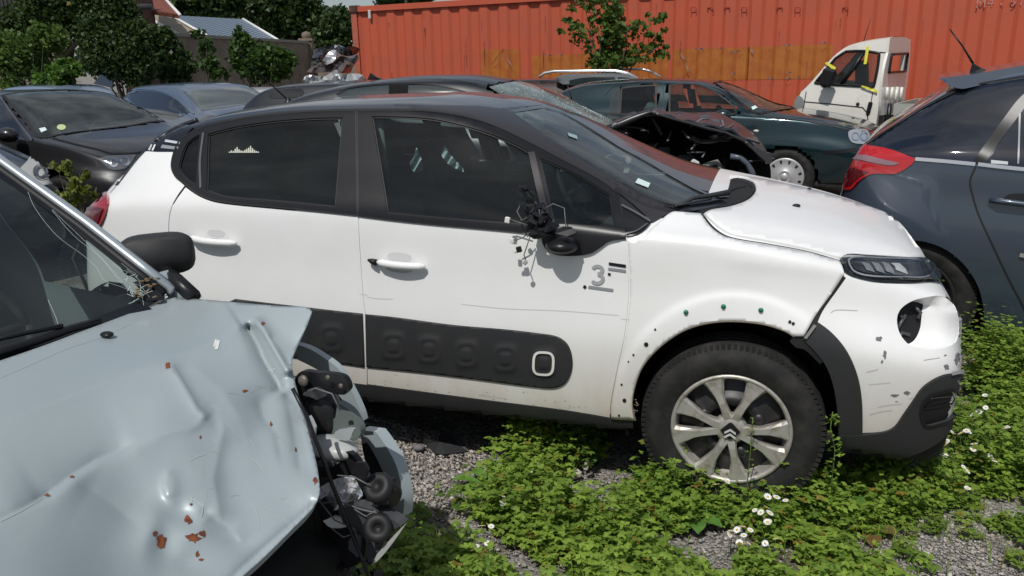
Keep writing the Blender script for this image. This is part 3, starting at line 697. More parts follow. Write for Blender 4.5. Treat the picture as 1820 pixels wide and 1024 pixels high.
# graphics on the front door
for t, m in (('1082.6,465.6* 1113,470* 1113,475.5* 1082.6,470.8*', TRIM), ('1081.6,475* 1113,479* 1113,484* 1081.6,479.5*', GREY), ('1081,484.5* 1086,485* 1086,489.5* 1081,489*', TRIM), ('1047,507* 1091,513* 1090,518* 1046,512*', GREY), ('1040,506 1043.5,510 1040,513.5 1036.5,510', TRIM)): wc.panel('door_decal', t, m, off=.007, rim=0, parent=FD, step=5)
P3 = [(1054.5,477.5),(1057,474.5),(1062,472.8),(1067,473.8),(1071,477),(1071,481.5),(1068,485.3),(1063,486.8),(1068.5,488.5),(1072,492.5),(1071.5,497.5),(1068,501.5),(1062.5,503),(1057,501.8),(1053.5,498.5)]
b = MB(); wc.ribbon(b, ' '.join('%g,%g' % p for p in P3[:8]), .0125, off=.0075, step=2); wc.ribbon(b, ' '.join('%g,%g' % p for p in P3[7:]), .0125, off=.0079, step=2); b.build('number_decal', mat('mid_grey_graphic', (.33, .34, .35), .5), FD)
# clips, holes, scuffs
for u, v in ((1220, 554), (1286, 544), (1352, 551)):
    b = MB(); p, n = wc.hit(u, v); b.lathe([(.0001, .012), (.006, .011), (.0085, .005), (.0085, .0)], p+n*(.003+max(0, flare(u, v))), n, 12); b.build('green_clip', GREEN, FE)
for u, v, r_ in ((1165.6, 584, 2), (1149.6, 610, 4), (1127, 628, 2), (1106, 680, 2), (1111, 708, 3.5), (1101.5, 734, 2), (1403, 572, 3), (1409, 575, 3), (1118, 640, 1.5)):
    b = MB(); pts = [wc.hit(*q) for q in ell(u, v, r_, r_, 10)]; b.add([p+n*(.0068+max(0, flare(u, v))) for p, n in pts], [tuple(range(9, -1, -1))]); b.build('bolt_hole', BLACK, FE)
for u, v, m in ((1414, 371, 1), (1437, 340, .6)):
    b = MB(); p, n = wc.hit(u, v); b.sphere(p+n*.012, .013*m, 8, sc=(1.2, .9, .6)); b.build('washer_nozzle', TRIM, HD)
def blot(mb, car, u, v, r_, seed, off=.006, sy=1.0):
    rnd = random.Random(seed); E = [(u+math.cos(a)*r_*rnd.uniform(.35, 1.2), v+math.sin(a)*r_*sy*rnd.uniform(.35, 1.2)) for a in np.linspace(0, 6.28, 15)[:-1]]
    pts = [car.hit(*q) for q in E]; c, n = car.hit(u, v); mb.add([c+n*off]+[p+q*off for p, q in pts], [(0, i+1, (i+1) % 14+1)[::-1] for i in range(14)])
for u, v, r_, sy in ((1560, 603, 7, .8), (1572, 630, 5, 1.6), (1567, 642, 3, 1), (1590, 701, 7, .5), (1611, 697, 6, .6), (1680, 652, 6, 1), (1699, 634, 5, 1.8), (1697, 640, 4, 2), (1678, 632, 3, .5), (1590, 702, 4, .5), (1593, 712, 3, .4)):
    b = MB(); blot(b, wc, u, v, r_, int(u+v), sy=sy); b.build('paint_scuff', mat('scuffed_primer', (.16, .15, .16), .7), BP)
b = MB()
rnd = random.Random(5)
for t in ('1476,556 1484,551 1523,552', '1560,722 1580,718 1602,716', '1545,735 1570,729 1585,728', '1640,640 1668,636', '1540,660 1560,655', '1700,535 1690,530'): wc.ribbon(b, t, .0014, off=.0062)
for i in range(3):
    u = rnd.uniform(1540, 1660); v = rnd.uniform(640, 730); l = rnd.uniform(10, 40); wc.ribbon(b, [(u, v), (u+l/2, v-1.5), (u+l, v-3)], .0012, off=.006)
b.build('scratch', mat('scratch_grey', (.38, .36, .35), .6), BP)
b = MB()
for t in ('653,527 668,530 700,531', '820,540 900,548 1000,552 1100,560', '1104,566 1120,568', '640,522 655,524', '850,700 900,707'): wc.ribbon(b, t, .0010, off=.0062)
b.build('scratch', mat('scratch_grey', (.38, .36, .35), .6), FD)
# black cladding and lower bumper
wc.panel('arch_cladding', '1453,573* 1479,593 1505,624 1523,664 1531,708 1532,769* 1500,772* 1490,771* 1484,700 1466,646 1426,602*', PLAST, off=.010, rim=.05)
LB = wc.panel('lower_bumper', '1490,771* 1532,770 1571,765 1589,757 1602,739 1620,713 1637,689 1659,673 1681,665 1705,663* 1708,690 1702,722 1688,752 1665,782 1620,805 1560,817 1500,822 1491,815*', PLAST, off=.012, rim=.04,
   holes=['1634,734 1636,716 1646,703 1664,695 1692,692 1700,703 1697,725 1686,741 1664,750 1642,753'])
b = MB(); wc.ribbon(b, '1634,734 1636,716 1646,703 1664,695 1692,692 1700,703 1697,725 1686,741 1664,750 1642,753', .010, off=.016, closed=True); wc.ribbon(b, '1640,725 1660,722 1690,716', .008, off=.006); b.build('grille_frame', TRIM, LB)
wc.panel('lower_grille', '1632,736 1634,715 1646,701 1664,693 1694,690 1702,703 1699,727 1687,743 1664,752 1640,755', BLACK, off=.002, rim=0, parent=LB)
b = MB(); wc.ribbon(b, '1683,662 1698,660 1708,664', .012, off=.02); b.build('torn_edge', mat('torn_plastic', (.3, .3, .3), .5), LB)
b = MB(); wc.ribbon(b, '1247,383 1268,408 1295,424 1367,437 1434,450 1491,466', .009, off=.006); wc.ribbon(b, '1500,492 1484,518 1462,551 1440,585 1426,602', (.012, .05), off=.0025); wc.ribbon(b, '1430,597 1415,606 1436,612 1466,640', .04, off=.004); b.build('open_gap', BLACK, wc.root)
b = MB(); wc.ribbon(b, '1447,578 1438,590 1430,600', .01, off=.02); b.build('clip_rail', mat('clip_metal', (.2, .2, .19), .5), wc.root)
# dark hole and brackets inside the fog recess
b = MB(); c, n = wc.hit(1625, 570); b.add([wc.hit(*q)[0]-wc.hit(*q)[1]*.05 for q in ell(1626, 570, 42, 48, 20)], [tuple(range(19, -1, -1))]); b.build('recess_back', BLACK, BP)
b = MB()
for q in ([(1604, 585), (1612, 572), (1620, 560)], [(1606, 598), (1614, 588), (1628, 592)], [(1638, 545), (1648, 556), (1642, 566)], [(1610, 560), (1615, 566)]): b.tube([wc.hit(*z)[0]-wc.hit(*z)[1]*.035 for z in q], .006, 6)
b.build('lamp_bracket', mat('dark_bracket', (.06, .062, .066), .35), BP)
# headlamp
hl = wc.panel('headlamp', '1489,466* 1500,458 1540,459 1600,462 1658,463* 1668,474 1676,492 1676,506* 1655,503 1620,505 1575,504 1545,500 1512,491 1497,482*', mat('lamp_housing', (.012, .013, .015), .18, coat=.6), off=.004, rim=.02)
wc.panel('lamp_chrome', '1512,471 1540,467 1600,469 1640,470 1646,478 1640,490 1600,492 1550,489 1520,482', mat('lamp_dark_chrome', (.10, .105, .115), .18, metal=.6), off=.007, rim=.0, parent=hl)
for q in ([(1535, 471), (1545, 486)], [(1553, 471), (1563, 488)], [(1571, 471), (1580, 489)]):
    b = MB(); wc.ribbon(b, [q[0], ((q[0][0]+q[1][0])/2+1, (q[0][1]+q[1][1])/2), q[1]], .028, off=.010, step=4); b.build('lamp_fin', mat('lamp_fin', (.55, .56, .58), .25, metal=.5), hl)
b = MB(); wc.ribbon(b, [(1588, 472), (1597, 480), (1600, 488)], .042, off=.011); b.build('lamp_reflector', mat('lamp_bright', (.8, .8, .82), .3, metal=.2), hl)
b = MB(); wc.ribbon(b, '1506,468 1516,462 1560,463 1640,466 1656,472 1648,494 1600,497 1550,494 1514,484', .006, off=.012, closed=True, step=4); b.build('lamp_light_guide', mat('light_guide', (.36, .37, .39), .3), hl)
wc.panel('lamp_lens', '1492,466* 1502,459 1540,460 1600,463 1656,464* 1664,475 1672,492 1672,503* 1655,500 1620,502 1575,501 1545,497 1512,488 1498,480*', LENS, off=.017, rim=.006, parent=hl)
# torn door mirror with hanging wires
mr = MB()
rnd = random.Random(11); p, n = wc.hit(1000, 432)
mr.sphere(p+n*.045+Vector((0.01, 0, -.002)), .07, 12, sc=(.85, .9, .42)); [mr.rock(p+n*.075+Vector((dx, 0, dz)), (a, .035, b2), sd2) for dx, dz, a, b2, sd2 in ((-.06, .04, .05, .022, 2), (-.03, .065, .03, .03, 3), (.03, .05, .045, .018, 4), (-.085, .075, .02, .03, 5), (-.05, .09, .03, .012, 6))]
MR = mr.build('mirror_stub', TRIM, wc.root)
cr = MB()
for i in range(20):
    p, n = wc.hit(960+rnd.uniform(-22, 36), 398+rnd.uniform(-14, 16)); q = p+n*rnd.uniform(.05, .12)
    M = Matrix.Rotation(rnd.uniform(0, 3), 3, Vector((rnd.random(), rnd.random(), rnd.random())).normalized())
    cr.box(q, (rnd.uniform(.008, .038), rnd.uniform(.006, .02), rnd.uniform(.004, .014)), M)
for i in range(9):
    p, n = wc.hit(940+rnd.uniform(-10, 12), 378+rnd.uniform(-16, 14)); q = p+n*rnd.uniform(.06, .11)
    cr.box(q, (.03, .02, .012), Matrix.Rotation(rnd.uniform(-1, 1), 3, 'Y'))
cr.build('broken_mirror_mechanism', mat('shiny_black_plastic', (.012, .012, .013), .15), MR)
wr = MB()
def hangp(pts, d0): return [wc.hit(u, v)[0]+wc.hit(u, v)[1]*(d0+.002*i) for i, (u, v) in enumerate(pts)]
for pts in ([(945, 405), (932, 402), (915, 398)], [(950, 412), (938, 420), (925, 424)], [(950, 418), (944, 436), (940, 448), (944, 458)], [(930, 380), (925, 390), (935, 400), (950, 396), (960, 404)], [(945, 372), (960, 384), (966, 398)], [(970, 390), (985, 384), (1005, 392), (1012, 410)]): wr.tube(hangp(pts, .06), .0022, 5)
wr.build('loose_wire', mat('wire_grey', (.12, .12, .12), .5), MR)
for u, v, s_, m in ((912, 399, .018, WPLAST), (921, 424, .015, WPLAST), (933, 438, .018, BLACK), (927, 441, .012, WPLAST), (944, 460, .014, mat('beige_plug', (.35, .34, .32), .5))):
    c = MB(); p, n = wc.hit(u, v); c.box(p+n*.075, (s_, s_*.7, s_*1.15), Matrix.Rotation(rnd.uniform(-.7, .7), 3, 'Y'), bev=.002); c.build('connector', m, MR)
# sticker of a skyline on the rear glass
b = MB()
for i, h in enumerate((2, 4, 3, 7, 10, 6, 4, 3, 5, 7, 9, 12, 8, 5, 3, 2)):
    x0 = 407+i*3.4; pts = [wc.hit(x0, 272+i*.0)[0], wc.hit(x0+3.0, 272)[0], wc.hit(x0+2.6, 272-h)[0], wc.hit(x0+.6, 272-h)[0]]; nn = wc.hit(x0, 270)[1]
    b.add([p+nn*.0025 for p in pts], [(0, 1, 2, 3)])
b.build('window_decal', mat('cream_decal', (.5, .5, .42), .6), gl)

DIRT = mat('dried_dirt', (.42, .36, .27), .9)
rnd = random.Random(15)
for nm, par, u0, u1, fv in (('dirt_speck', FD, 660, 1080, lambda u: 690+(u-653)*.128), ('dirt_speck', FE, 1095, 1135, lambda u: 735)):
    b = MB()
    for i in range(60):
        u = rnd.uniform(u0, u1); v = fv(u)-abs(rnd.gauss(0, 16))-3; r_ = rnd.uniform(.6, 1.8); blot(b, wc, u, v, r_, i, off=.0052+(.006 if par is FE else 0), sy=.6)
    o = b.build(nm, DIRT, par); o['kind'] = 'stuff'

# added pale plates standing for sunlit patches, and pillar linings, seen through the front window
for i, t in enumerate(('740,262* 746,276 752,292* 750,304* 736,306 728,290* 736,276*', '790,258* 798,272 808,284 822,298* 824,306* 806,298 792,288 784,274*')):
    plate(wc, 'sunlit_patch_plate', t, lambda u, v: wc.Y(u, v, .36+.03*math.sin(u*.35+v*.2)), mat('sunlit_patch', (.72, .78, .80), .5), (0, .004, 0), 5, smooth=False)
bar3_ = MB(); bar3_.tube([wc.Y(u, v, 1.35) for u, v in ((872, 244), (886, 290), (900, 335))], .022, 6); bar3_.build('pillar_lining', CABINL, wc.root)
bar3_ = MB(); bar3_.tube([wc.Y(u, v, .30) for u, v in ((676, 214), (684, 290), (698, 372))], .012, 6); bar3_.build('seat_belt', mat('belt_grey', (.16, .18, .18), .7), wc.root)
def seg(P, a, b):
    """distance from points to a segment with the sign of the side, and the parameter along it"""
    d = b-a; L2 = (d**2).sum(); t = np.clip(((P-a)@d)/L2, 0, 1); q = P-(a+t[:, None]*d); ds = np.sqrt((q**2).sum(1)); sg = np.sign(d[0]*(P[:, 1]-a[1])-d[1]*(P[:, 0]-a[0]))
    return ds*np.where(sg == 0, 1, sg), t
def pdist(P, line):
    L_ = np.array(line, float); best = None; n = len(L_)-1
    for i in range(n):
        d, t = seg(P, L_[i], L_[i+1]); tt = (i+t)/n
        if best is None: best = d; bt = tt
        else:
            k = np.abs(d) < np.abs(best); best = np.where(k, d, best); bt = np.where(k, tt, bt)
    return best, bt
BLUE = mat('pale_blue_paint', (.34, .395, .41), .42, coat=.30, metal=.1, noise=(3, (.36, .41, .42), .4, .8), crough=.12, bump=(9, .06, .02))
bc = Car('crashed_blue_car', 'pale blue grey car with crumpled bonnet and smashed front corner at the left', 'car', -1.672, .837, 28, 1.6)
bc.shell([(-3.0, .3, .6, .7, .6, .66, .9, .55, 1.0, 1.02), (-2.7, .25, .72, .78, .6, .74, .96, .58, 1.2, 1.23), (-2.2, .22, .74, .8, .6, .76, .97, .56, 1.34, 1.37), (-1.5, .2, .74, .8, .58, .76, .96, .56, 1.37, 1.405), (-.9, .2, .74, .8, .58, .76, .95, .57, 1.35, 1.39), (-.72, .2, .74, .8, .58, .755, .94, .59, 1.31, 1.35),
  (-.3, .2, .74, .795, .56, .75, .92, .64, 1.07, 1.12), (-.02, .22, .74, .79, .56, .745, .86, .68, .90, .905), (.06, .22, .74, .78, .50, .62, .58, .5, .60, .60), (.5, .22, .66, .70, .45, .55, .55, .45, .56, .56), (.7, .25, .5, .55, .42, .4, .5, .3, .5, .5)])
bc.skin([('engine_bay', WELL, lambda c: c[0] > -.01 or c[2] < .3), ('body_shell', BLUE, lambda c: (c[0] < -.70 or c[2] < .90) and c[0] < -.01)], cut=[], arches=[(-2.35, .3, .33)])
for y, s_ in ((.03, -1), (1.57, 1)):
    wheel(bc, .12, y, .29, .285, .165, .18, 'plain', s_); wheel(bc, -2.35, y, .29, .285, .165, .18, 'plain', s_)
# bonnet: heights of the crushed sheet at marked points, smooth in between, with folds and dents
A = np.array([(300,528,.930),(350,530,.937),(430,537,.945),(500,545,.955),(553,552,.965),(262,546,.935),(140,592,.955),(0,642,.965),(-150,700,.965),(-120,860,.945),(-120,1050,.90),
 (552,590,.92),(532,625,.885),(524,660,.865),(545,740,.81),(562,830,.775),(569,880,.76),(555,905,.745),(500,962,.725),(440,1024,.71),(360,1090,.70),(0,800,.945),(0,950,.90),(150,700,.935),(150,850,.89),(200,1000,.80),(100,1060,.83),(300,650,.925),(300,800,.865),(330,940,.785),(430,620,.915),(440,700,.875),(450,800,.82),(450,900,.765),(400,970,.745)], float)
def tps(A):
    X = A[:, :2]/300; n = len(X); r = np.sqrt(((X[:, None]-X[None])**2).sum(-1)); K = r*r*np.log(r+1e-9)+np.eye(n)*.02; P_ = np.c_[np.ones(n), X]
    M_ = np.block([[K, P_], [P_.T, np.zeros((3, 3))]]); return X, np.linalg.solve(M_, np.r_[A[:, 2], 0, 0, 0])
TX, TC = tps(A)
def hood_z(P):
    Q = P/300; r = np.sqrt(((Q[:, None]-TX[None])**2).sum(-1)); z = (r*r*np.log(r+1e-9))@TC[:-3]+TC[-3]+Q@TC[-2:]
    def ridge(line, h, w_, w2=None, cut=.12):
        d, t = pdist(P, line); e = np.clip(t/cut, 0, 1)*np.clip((1-t)/cut, 0, 1); e = e*e*(3-2*e) if cut else 1; ww = np.where(d > 0, w_, w2 or w_); return h*(1 if abs(h) > .0165 else .62)*e*np.exp(-np.abs(d/ww)**1.08)
    def bump(u, v, h, ru, rv_, rot=0):
        x = P[:, 0]-u; y = P[:, 1]-v; c, s_ = math.cos(rot), math.sin(rot); return .6*h*np.exp(-(((x*c+y*s_)/ru)**2+((-x*s_+y*c)/rv_)**2))
    def step_(line, h, w_, cut=.1):
        d, t = pdist(P, line); e = np.clip(t/cut, 0, 1)*np.clip((1-t)/cut, 0, 1); return h*e*np.exp(-np.abs(d)/60)*np.tanh(d/w_)
    z = z+ridge([(-60, 772), (120, 707), (300, 637), (400, 594), (428, 575)], .013, 30, 40, .04)
    z += ridge([(296, 640), (318, 672), (338, 705), (352, 728), (372, 748)], .012, 16, 7)
    z += ridge([(436, 572), (452, 602), (470, 640), (494, 680), (500, 700)], -.022, 8, 9, .1)
    z += ridge([(452, 565), (474, 596), (498, 636), (516, 668)], .018, 7, 9, .1)
    z += ridge([(474, 590), (500, 628), (520, 655)], -.012, 5, 6, .2)
    z += ridge([(20, 915), (60, 893), (84, 880), (124, 848), (170, 818), (240, 790), (300, 770)], -.016, 5, 60, .3)
    z += ridge([(-40, 940), (60, 893), (100, 868)], -.004, 5, 9, .2)
    z += ridge([(124, 850), (190, 890), (262, 950)], -.010, 40, 50, .3)
    z += ridge([(330, 640), (400, 700), (428, 745), (380, 752)], .005, 30, 25)
    z += bump(268, 945, .007, 20, 40, .3)+bump(292, 975, -.008, 24, 40)+bump(318, 912, -.012, 40, 20, .3)+bump(352, 945, .008, 30, 18)+bump(330, 1000, -.008, 30, 20)+bump(385, 925, -.005, 30, 16, .6)+bump(305, 870, .005, 14, 34)+bump(420, 965, -.005, 26, 14)
    z += bump(240, 880, -.016, 80, 60, .5)+bump(410, 800, -.010, 60, 90)+bump(470, 720, -.012, 30, 40)+bump(500, 790, .008, 28, 70)+bump(290, 700, .006, 50, 70)
    z += ridge([(300, 830), (292, 860), (300, 890)], .004, 5, 16, .2)+ridge([(345, 940), (380, 915), (412, 940), (436, 968)], .003, 5, 20, .15)+ridge([(352, 905), (385, 925), (420, 948)], -.004, 4, 18, .2)
    z += ridge([(455, 700), (466, 740), (490, 770), (505, 840)], -.006, 7, 30, .2)+ridge([(505, 690), (520, 760), (535, 850)], -.005, 5, 22, .15)+ridge([(525, 700), (545, 780), (560, 850)], .004, 5, 20, .15)
    z += ridge([(500, 690), (530, 720), (545, 760)], -.008, 10, 22, .2)+ridge([(400, 745), (380, 850), (395, 940)], .007, 50, 12, .2)+ridge([(210, 800), (300, 770), (400, 745)], .008, 14, 50, .2)
    z += ridge([(565, 893), (500, 948), (430, 1010), (380, 1060)], -.010, 9, 10, .02)
    z += .0016*np.sin(P[:, 0]/23+P[:, 1]/31)*np.sin(P[:, 1]/17-P[:, 0]/47)*np.clip((P[:, 0]-250)/200, 0, 1)
    return z
HOODP = '268,543* 285,533 300,528* 345,531 430,538 500,544 546,546 555,554* 546,578 532,608 520,640 522,668* 530,700 541,740 552,780 564,830 569,872* 560,898 520,940 470,990 430,1026 380,1075 330,1120* 100,1120* -140,1060* -150,696* 0,641* 70,617 140,591 210,565*'
outer = path(HOODP, 5); rv, F = grid_tri(outer, [], 5); zz = hood_z(rv); hp = [bc.Z(u, v, z) for (u, v), z in zip(rv, zz)]
n0 = len(hp); fs = list(F); ec = {}
for f in F:
    for a, b in ((f[0], f[1]), (f[1], f[2]), (f[2], f[0])): ec[(a, b)] = 1
bd = [(a, b) for (a, b) in ec if (b, a) not in ec]; mp_ = {}
for a, b in bd:
    for q in (a, b):
        if q not in mp_: mp_[q] = len(hp); hp.append(hp[q]+Vector((-.012, 0, -.022)))
fs += [(b, a, mp_[a], mp_[b]) for a, b in bd]
me = bpy.data.meshes.new('bonnet'); me.from_pydata([tuple(p) for p in hp], [], fs); me.update(); me.polygons.foreach_set('use_smooth', [i < len(F) for i in range(len(fs))])
BH = link('bonnet', me, BLUE, bc.root); BH['label'] = 'crumpled pale blue bonnet with rust spots and creases'
HB = BVHTree.FromPolygons([tuple(p) for p in hp], fs)
class OnHood:
    W = 1.6; o = bc.o; root = bc.root
    def hit(s, u, v):
        h = HB.ray_cast(bc.o, bc.dir(u, v))
        if h[0] is None: return bc.Z(u, v, .9), Vector((0, 0, 1))
        n = h[1]; return h[0], (n if n.dot(bc.o-h[0]) > 0 else -n)
oh = OnHood(); oh.ribbon = Car.ribbon.__get__(oh); 
for u, v, r_, sy in ((285, 962, 12, 1.2), (274, 950, 6, 1), (343, 957, 15, .7), (360, 950, 7, 1), (334, 925, 8, 1), (298, 650, 5, 1.6), (434, 695, 7, .5), (467, 575, 4, .8), (350, 985, 4, 1.6), (357, 995, 5, .7), (340, 897, 3, 1), (525, 800, 3, 1.6), (560, 855, 4, 2), (128, 848, 5, .6), (84, 881, 6, .5), (356, 777, 2, 2), (482, 755, 2.5, 2)):
    b = MB(); blot(b, oh, u, v, r_, int(u*3+v), off=.0015, sy=sy); b.build('rust_spot', RUST, BH)
b = MB(); oh.ribbon(b, '384,622 388,606', .008, off=.0015); oh.ribbon(b, '380,617 384,604', .004, off=.0015); b.build('paint_chip', mat('bare_metal_chip', (.7, .7, .68), .5), BH)
b = MB(); rnd = random.Random(3)
for i in range(34):
    u = rnd.uniform(330, 510); v = rnd.uniform(660, 920); a = rnd.uniform(-.6, 1.6); l = rnd.uniform(8, 40)
    oh.ribbon(b, [(u, v), (u+math.cos(a)*l/2, v+math.sin(a)*l/2), (u+math.cos(a+.1)*l, v+math.sin(a+.1)*l)], rnd.uniform(.0005, .0013), off=.001)
for t in ('0,928 40,908 84,882', '0,672* 40,655 120,620 180,600 230,577'): oh.ribbon(b, t, .0016, off=.001)
b.build('scratch', mat('light_scratch', (.45, .5, .5), .5), BH)
b = MB(); p, n = oh.hit(190, 600); b.sphere(p+n*.008, .014, 8, sc=(1.3, 1.0, .5)); b.build('washer_nozzle', TRIM, BH)
def bplane(u, v, off=0):
    """the raked windscreen"""
    d = bc.dir(u, v); lo, hi = .3, 6
    def g(t): p = bc.o+d*t; return p.z-(.925+off-.587*p.x+.035*(1-((p.y-.8)/.75)**2))
    for _ in range(40):
        m_ = (lo+hi)/2
        if g(m_) > 0: lo = m_
        else: hi = m_
    return bc.o+d*lo
BG = glass('blue_car_windscreen_glass', (.42, .50, .48), dust_haze=.02)
ws = plate(bc, 'windscreen', '-60,262* 0,306* 60,346 150,414 235,482 288,522* 262,546* 200,570 120,600 0,641* -60,665*', lambda u, v: bplane(u, v), BG, None, 16); ws['label'] = 'cracked windscreen with dark lower border'
class OnScreen:
    W = 1.6; o = bc.o; root = bc.root
    def hit(s, u, v): return bplane(u, v), Vector((.5, 0, .86))
osn = OnScreen(); osn.ribbon = Car.ribbon.__get__(osn)
b = MB(); osn.ribbon(b, '-60,668 0,645 70,618 140,592 205,566 262,545', .05, off=.003); osn.ribbon(b, '-60,268 0,312 60,352 150,420 235,488 284,526', .020, off=.003)
osn.ribbon(b, '250,500 268,520 276,536', .05, off=.0035); b.build('ceramic_border', mat('ceramic_black', (.006, .007, .008), .12), ws)
b = MB()
for t in ('48,340 62,372 100,420 150,458 172,478', '60,340 110,392 150,430 190,472 240,530', '92,376 130,420 180,462 215,505 232,520', '172,478 185,500 215,512 240,522', '225,480 246,500 250,520 255,545', '240,480 262,500 285,512', '215,470 240,488 268,495', '200,470 212,480 230,486', '228,505 248,510 265,530', '85,535 100,570 108,600'): osn.ribbon(b, t, .0009, off=.004, step=4)
rnd = random.Random(8)
for i in range(26):
    u = rnd.uniform(225, 285); v = rnd.uniform(478, 540); osn.ribbon(b, [(u, v), (u+rnd.uniform(-14, 14), v+rnd.uniform(-10, 10))], .0016, off=.004)
b.build('crack', mat('crack_white', (.5, .58, .56), .3), ws)  # long curves are painted reflection lines, the short corner web is cracks
b = MB()
for i in range(14):
    u = rnd.uniform(240, 285); v = rnd.uniform(500, 535); p = bplane(u, v); b.box(p+Vector((.005, 0, .012)), (.012, .008, .003), Matrix.Rotation(rnd.uniform(0, 3), 3, 'Z'))
b.build('debris', mat('brown_leaf_litter', (.2, .14, .07), .9), ws)
def bar3(car, name, pts, r_, m, parent=None, n=8): b = MB(); b.tube(pts, r_, n); return b.build(name, m, parent or car.root)
pl = [bplane(u, v) for u, v in ((-70, 238), (0, 292), (60, 335), (150, 400), (235, 467), (303, 520))]
bar3(bc, 'windscreen_pillar', [p+Vector((0, .012, .0)) for p in pl], .017, mat('silver_pillar', (.45, .5, .52), .28, metal=.5, coat=.5))
b = MB(); b.tube([p+Vector((.0, -.022, .004)) for p in pl], .012, 6); b.build('pillar_rubber', BLACK, bc.root)
b = MB(); b.tube([bplane(u, v)+Vector((.02, 0, .012)) for u, v in ((-60, 655), (0, 631), (60, 612), (120, 590), (170, 577))], .010, 6); b.tube([bplane(u, v)+Vector((.03, 0, .02)) for u, v in ((-40, 620), (30, 604), (100, 590))], .006, 6); b.build('wiper', TRIM, bc.root)
# wing between pillar and bonnet, door mirror
plate(bc, 'front_wing', '283,484* 300,502 320,520 345,533* 300,530* 288,512*', lambda u, v: bc.Y(u, v, 1.54), BLUE, (0, .03, 0), 8)
mm = MB(); c = bc.Y(280, 452, 1.62); E = ell(0, 0, .108, .064, 28, 0, 3.6); Mr = Matrix.Rotation(R(-8), 3, 'Y'); rings = [(.80, -.055), (.95, -.035), (1.0, 0), (.97, .03), (.86, .05)]; vs = []
ddir = (bc.o-c).normalized(); ax = Vector((ddir.x, ddir.y, 0)).normalized(); tx = Vector((-ax.y, ax.x, 0))
for sc, h in rings:
    for x, y in E: vs.append(c+(tx*x*(1 if True else 1)+Vector((0, 0, 1))*(y+.0))*sc+ax*h)
n = len(E); fs = [(j*n+i, j*n+(i+1) % n, (j+1)*n+(i+1) % n, (j+1)*n+i) for j in range(4) for i in range(n)]+[tuple(range(n-1, -1, -1)), tuple(4*n+i for i in range(n))]
mm.add(vs, fs, 0, True); MI = mm.build('door_mirror', PLAST, bc.root)
bar3(bc, 'mirror_arm', [bc.Y(290, 480, 1.60), bc.Y(315, 500, 1.56), bc.Y(345, 528, 1.54)], .022, TRIM, MI)
# far front corner: wing, lamp bowl, hanging parts
yb = lambda y: (lambda u, v: bc.Y(u, v, y))
def curved(y0, k, u0): return lambda u, v: bc.Y(u, v, y0-k*max(0, (u-u0)/100.0)**2)
FW = plate(bc, 'crushed_wing', '524,612* 545,618 570,632 600,655 622,690 640,728 646,748* 630,752* 624,730 600,700 585,672 560,655 530,640*', curved(1.56, .02, 540), BLUE, (0, .02, 0), 7)
plate(bc, 'bumper_corner', '640,764* 668,768* 684,790 702,822 712,856 718,890 716,918* 690,920 668,912* 678,902 688,880 684,850 672,820 655,790*', curved(1.58, .05, 640), BLUE, (.01, .03, 0), 7)
plate(bc, 'bumper_inner', '640,764* 655,790 672,820 684,850 686,870* 664,852 650,822 643,790*', yb(1.60), PLAST, (0, .02, 0), 7)
plate(bc, 'lamp_panel', '524,672* 536,660 560,662 585,664 610,670 620,690 612,702* 590,700 566,692 545,706 530,722*', yb(1.36), TRIM, (0, .015, 0), 7)
for u, v, q in ((540, 676, 1.0), (583, 671, .45), (606, 686, .45)):
    b = MB(); p = bc.Y(u, v, 1.345); b.lathe([(.001, -.008*q), (.011*q, -.008*q), (.014*q, -.004*q), (.014*q, .0)], p, (0, 1, .3), 10); b.build('bolt', mat('dull_bolt', (.14, .12, .10), .5, metal=.4), bc.root)
b = MB(); c = bc.Y(572, 735, 1.42); b.sphere(c, .075, 12, sc=(.8, .6, 1.0), jit=.03); b.build('lamp_bowl', mat('black_bowl', (.010, .010, .011), .4), bc.root)
plate(bc, 'bracket', '600,716* 622,730 636,752 641,770 630,784 600,786 570,780 562,768 580,757* 596,742*', yb(1.40), mat('grey_green_bracket', (.13, .16, .15), .45), (0, .02, 0), 6, holes=['620,748 628,748 628,758 620,758'])
b = MB(); c = bc.Y(590, 795, 1.36); b.sphere(c, .06, 12, sc=(1.25, .7, .42)); b.build('washer_bottle', mat('translucent_plastic', (.42, .43, .42), .35), bc.root)
plate(bc, 'lamp_bracket', '556,802* 590,800 622,806 640,826 652,848 668,870* 660,900 642,908 620,880 600,858 566,848 552,862* 548,830*', yb(1.34), mat('black_plastic_part', (.014, .014, .016), .35), (0, .015, 0), 7)
_K = [(.11, .07, 1), (-.06, .16, 2), (.19, -.12, 3), (.05, .25, 0), (.31, .11, 4)]
fo = lambda u, v: bc.Y(u, v, 1.29+sum(.006*math.sin(u*p+v*q+r_) for p, q, r_ in _K))
plate(bc, 'lamp_reflector', '566,868* 600,852 624,850 632,866 640,884 622,898 600,906 572,912* 560,896*', fo, mat('crumpled_chrome', (.85, .85, .87), .3, metal=.6), (0, .01, 0), 7, smooth=False)
def drum(c, r_, l_, ax, name, parent=None):
    b = MB(); b.lathe([(.001, -.002), (r_*.3, -.004), (r_*.35, -.010), (r_*.7, -.012), (r_*.92, -.008), (r_, .002), (r_, l_*.5), (r_*.9, l_*.55), (r_*.9, l_), (.001, l_)], c, ax, 24); 
    for q in range(8): 
        a = 2*math.pi*q/8; A_ = Vector(ax).normalized(); p_ = A_.orthogonal().normalized(); q_ = A_.cross(p_); b.box(Vector(c)+(p_*math.cos(a)+q_*math.sin(a))*r_+A_*l_*.25, (.008, .008, .008))
    return b.build(name, mat('black_rubber_cap', (.011, .011, .012), .6), bc.root)
tov = (bc.o-bc.Y(670, 870, 1.3)).normalized()
